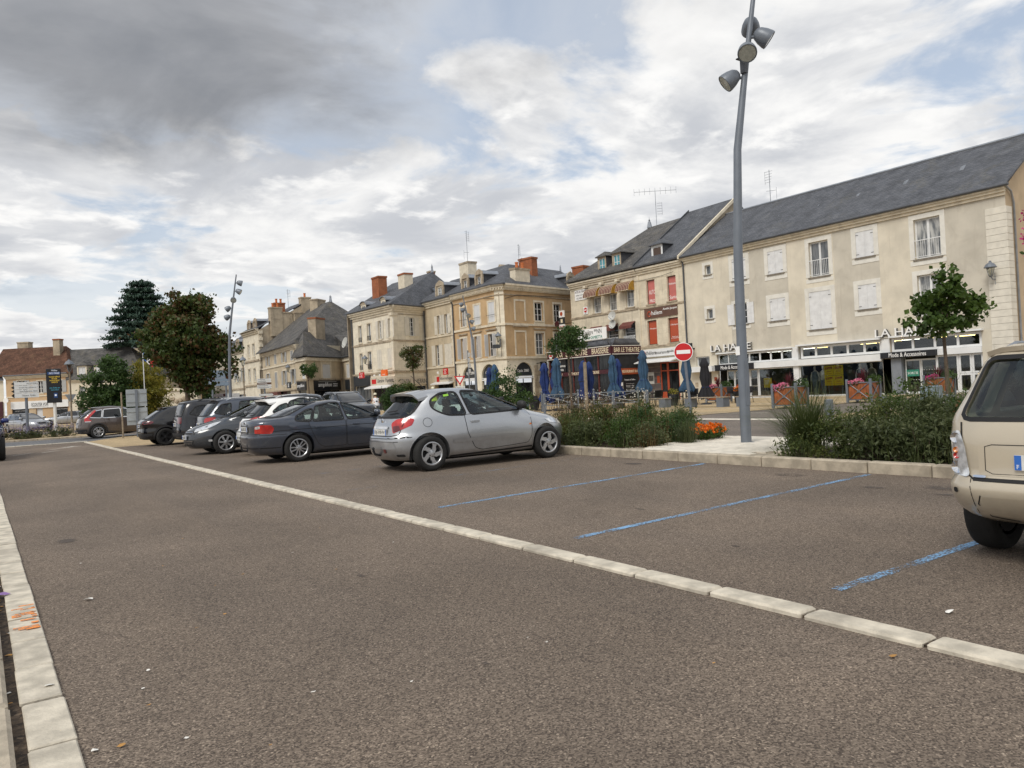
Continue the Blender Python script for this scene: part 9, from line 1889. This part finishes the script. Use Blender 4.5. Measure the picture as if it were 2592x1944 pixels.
# flowers in planters and pots
def flowers(M, spots, name='flower_mound'):
 for (x, y, z, r_, n, lf, mt, lb) in spots:
  p = M @ Vector((x, y, z)); d = RNG.normal(size=(n, 3)); d /= np.linalg.norm(d, axis=1)[:, None]; t = thing(name, lb, 'flowers', loc=tuple(p)); leafmesh('bloom' if 'petal' in mt else 'foliage', d*r_*RNG.uniform(.5, 1.05, (n, 1))*np.array([1, 1, .75]), lf, mt, t, .75)
  if 'petal' in mt: leafmesh('foliage', d*r_*.8*np.array([1, 1, .6])-np.array([0, 0, .04]), lf, 'leaf_green', t, .6)
for i, ((x, y, rz), a, b) in enumerate(zip(PL, ('petal_pink', 'petal_pink', 'petal_magenta', 'petal_pink'), ('leaf_green', 'leaf_lime', 'leaf_green', 'leaf_green'))):
 M = Matrix.Translation((x, y, 0)) @ Matrix.Rotation(rz, 4, 'Z'); nm = ('by the free bollard', 'before the shop posters', 'before the shop doors', 'near the store entrance')[i]
 flowers(M, [(-.36, .1, .88, .24, 240, .07, a, 'mound of bright flowers in the planter '+nm), (-.40, .38, .84, .2, 160, .07, a, 'smaller mound of flowers in the planter '+nm), (.28, -.34, .95, .34, 420, .07, b, 'bushy green plant spilling over the planter '+nm)])
 blades('plume_plant', 'spiky dark red plant in the planter '+nm, (x+.05, y+.05, .8), 60, .75, 'leaf_plume', .55, .018, 'plant', base=.06)
for (x, y), mt, lb in zip(POTS, ('leaf_yellow', 'leaf_yellow', 'petal_orange', 'leaf_rusty', 'petal_orange'), ('by the bench end', 'before the menu boards', 'near the store entrance', 'at the terrace end', 'beside the hedge')): flowers(Matrix.Translation((x, y, 0)), [(0, 0, .72, .30, 360, .07, mt, 'bushy plant filling the dark pot '+lb)], 'potted_plant')
# far wooded rise closing the street
t = thing('far_trees', 'distant dark wood closing the street behind the terrace', None, loc=(43, 190, 0), kind='stuff'); P, _ = clumps([(-9, 0, 4, 4), (-3, 2, 5, 5), (4, 0, 4.5, 5), (11, 1, 4, 5), (-16, 0, 3, 4), (18, 2, 5, 5)], 200, 12000, .8); leafmesh('canopy', P, .8, 'leaf_green', t, .7)['kind'] = 'stuff'
# ================================================================== cyclists on the road
mk('skin', (.50, .29, .19), .6, var=.08); mk('helmet', (.66, .62, .46), .4, var=.05); mk('cloth_white', (.72, .72, .74), .9, var=.06); mk('jeans_light', (.22, .30, .42), .9, var=.15); mk('hi_vis', (.62, .78, .02), .7, var=.05); mk('cloth_navy', (.03, .035, .05), .9); mk('hair_brown', (.06, .035, .02), .8)
def cyclist(loc, rz, label, shirt, trousers, emb):
 t = thing('person', label, 'person', loc=loc, rz=rz, group='cyclists on the road')   # rides along local +y
 V = [((0, -.12, .90), .15), ((0, -.08, 1.08), .135), ((0, .02, 1.26), .15), ((0, .06, 1.36), .085), ((0, .09, 1.43), .055), ((0, .13, 1.52), .092), ((0, .14, 1.60), .085)]
 E_ = [(0, 1), (1, 2), (2, 3), (3, 4), (4, 5), (5, 6)]
 for s in (-1, 1):
  k = len(V); V += [((s*.19, .03, 1.31), .06), ((s*.27, .20, 1.10), .046), ((s*.25, .40, .99), .036), ((s*.245, .47, .98), .030)]; E_ += [(2, k), (k, k+1), (k+1, k+2), (k+2, k+3)]
  for q in range(4): j = len(V); V += [((s*.225+s*.013*q, .50, .985-.004*q), .010), ((s*.225+s*.013*q, .525, .965), .009)]; E_ += [(k+3, j), (j, j+1)]
  j = len(V); V += [((s*.215, .475, .965), .010)]; E_.append((k+3, j))
  k = len(V); hgt = .30 if s > 0 else .16
  V += [((s*.10, -.06, .84), .11), ((s*.12, .24, .60+hgt*.35), .075), ((s*.11, .06, hgt+.14), .05), ((s*.11, .04, hgt+.05), .042), ((s*.115, .17, hgt), .038)]; E_ += [(0, k), (k, k+1), (k+1, k+2), (k+2, k+3), (k+3, k+4)]
 bm_body(t, V, E_, 'skin', 0)
 m = MB().lathe([(.165, .86), (.18, .95), (.16, 1.08), (.185, 1.24), (.17, 1.33), (.10, 1.385)], 18, Matrix.Translation((0, -.12, 0)) @ Matrix.Shear('XY', 4, (0, 0))); m.v = [(x*1.12, (y+.12)*.82-.12+(z-.9)*.34, z) for x, y, z in m.v]; sh = m.build('shirt', shirt, t, smooth=True, angle=2)
 if emb: MB().lathe([(0, 0), (.06, 0), (.06, .006), (0, .0065)], 14, Matrix.Translation((0, -.185, 1.16)) @ Matrix.Rotation(pi/2+.3, 4, 'X')).build('print', 'cloth_navy', sh)
 m = MB()
 for s in (-1, 1):
  hgt = .30 if s > 0 else .16; m.tube([(s*.07, -.12, .93), (s*.10, -.04, .84), (s*.12, .24, .60+hgt*.35), (s*.115, .15, (.60+hgt*.35+hgt)/2), (s*.11, .06, hgt+.12)], [.14, .135, .098, .08, .07], 12)
 m.build('trousers', trousers, t, smooth=True, angle=2)
 MB().lathe([(.118, 1.575), (.122, 1.61), (.10, 1.67), (.06, 1.70), (0, 1.71)], 16, Matrix.Translation((0, .13, 0)) @ Matrix.Diagonal((.9, 1.18, 1, 1))).build('helmet', 'helmet', t, smooth=True); MB().lathe([(.098, 1.49), (.104, 1.56), (.10, 1.60)], 14, Matrix.Translation((0, .115, 0))).build('hair', 'hair_brown', t, smooth=True)
 for s in (-1, 1): MB().lathe([(0, -.012), (.022, -.006), (.02, .01), (0, .014)], 8, Matrix.Translation((s*.095, .13, 1.515)) @ Matrix.Rotation(pi/2, 4, 'Y')).build('ear', 'skin', t, smooth=True); MB().lathe([(0, 0), (.012, 0), (.010, .006), (0, .007)], 8, Matrix.Translation((s*.035, .217, 1.53)) @ Matrix.Rotation(-pi/2, 4, 'X')).build('eye', 'seam_black', t)
 MB().prism([(-.016, .21, 1.49), (.016, .21, 1.49), (0, .20, 1.535)], (0, .03, -.005)).build('nose', 'skin', t); MB().box(-.03, .03, .205, .216, 1.462, 1.47).build('mouth', 'lamp_red_dark', t)
 for s in (-1, 1): hgt = .30 if s > 0 else .16; MB().bevbox(s*.115-.045, s*.115+.045, -.02, .24, hgt-.05, hgt+.06, .02).build('shoe', 'cloth_navy', t)
 b = thing('bicycle', 'bicycle ridden by the '+('person in white' if emb else 'person in yellow'), 'bicycle', loc=loc, rz=rz, group='bicycles on the road'); RY = Matrix.Rotation(pi/2, 4, 'Y')
 for y in (-.5, .55):
  w_ = MB().lathe([(.33+.02*cos(a), .02*sin(a)) for a in [2*pi*k/8 for k in range(9)]], 32, Matrix.Translation((0, y, .35)) @ RY, cap=False).build('wheel', 'tyre', b, smooth=True); m = MB()
  for k in range(12): m.tube([(0, y, .35), (0, y+.32*cos(pi/6*k), .35+.32*sin(pi/6*k))], .003, 3)
  m.build('spokes', 'zinc', w_)
 m = MB()
 for p, q in (((0, -.5, .35), (0, 0, .28)), ((0, -.5, .35), (0, -.14, .78)), ((0, 0, .28), (0, -.18, .84)), ((0, 0, .28), (0, .42, .76)), ((0, -.14, .74), (0, .40, .82)), ((0, .40, .92), (0, .55, .35)), ((0, .38, .98), (0, .42, .74))): m.tube([p, q], .016, 6)
 m.build('frame', 'cloth_navy', b); MB().tube([(-.27, .46, .97), (-.2, .44, .99), (0, .39, .98), (.2, .44, .99), (.27, .46, .97)], .013, 6).build('handlebar', 'zinc', b); MB().bevbox(-.08, .08, -.30, -.05, .82, .87, .02).build('saddle', 'cloth_navy', b); MB().tube([(-.12, .05, .2), (0, 0, .28), (.12, .05, .32)], .014, 6).build('crank', 'zinc', b)
cyclist((20.5, 44.2, -.16), rad(-12), 'person in white top, pale jeans and cream helmet cycling away', 'cloth_white', 'jeans_light', True)
cyclist((21.5, 38.6, .0), rad(-20), 'person in yellow high visibility vest and cream helmet behind the silver car roof', 'hi_vis', 'cloth_navy', False)
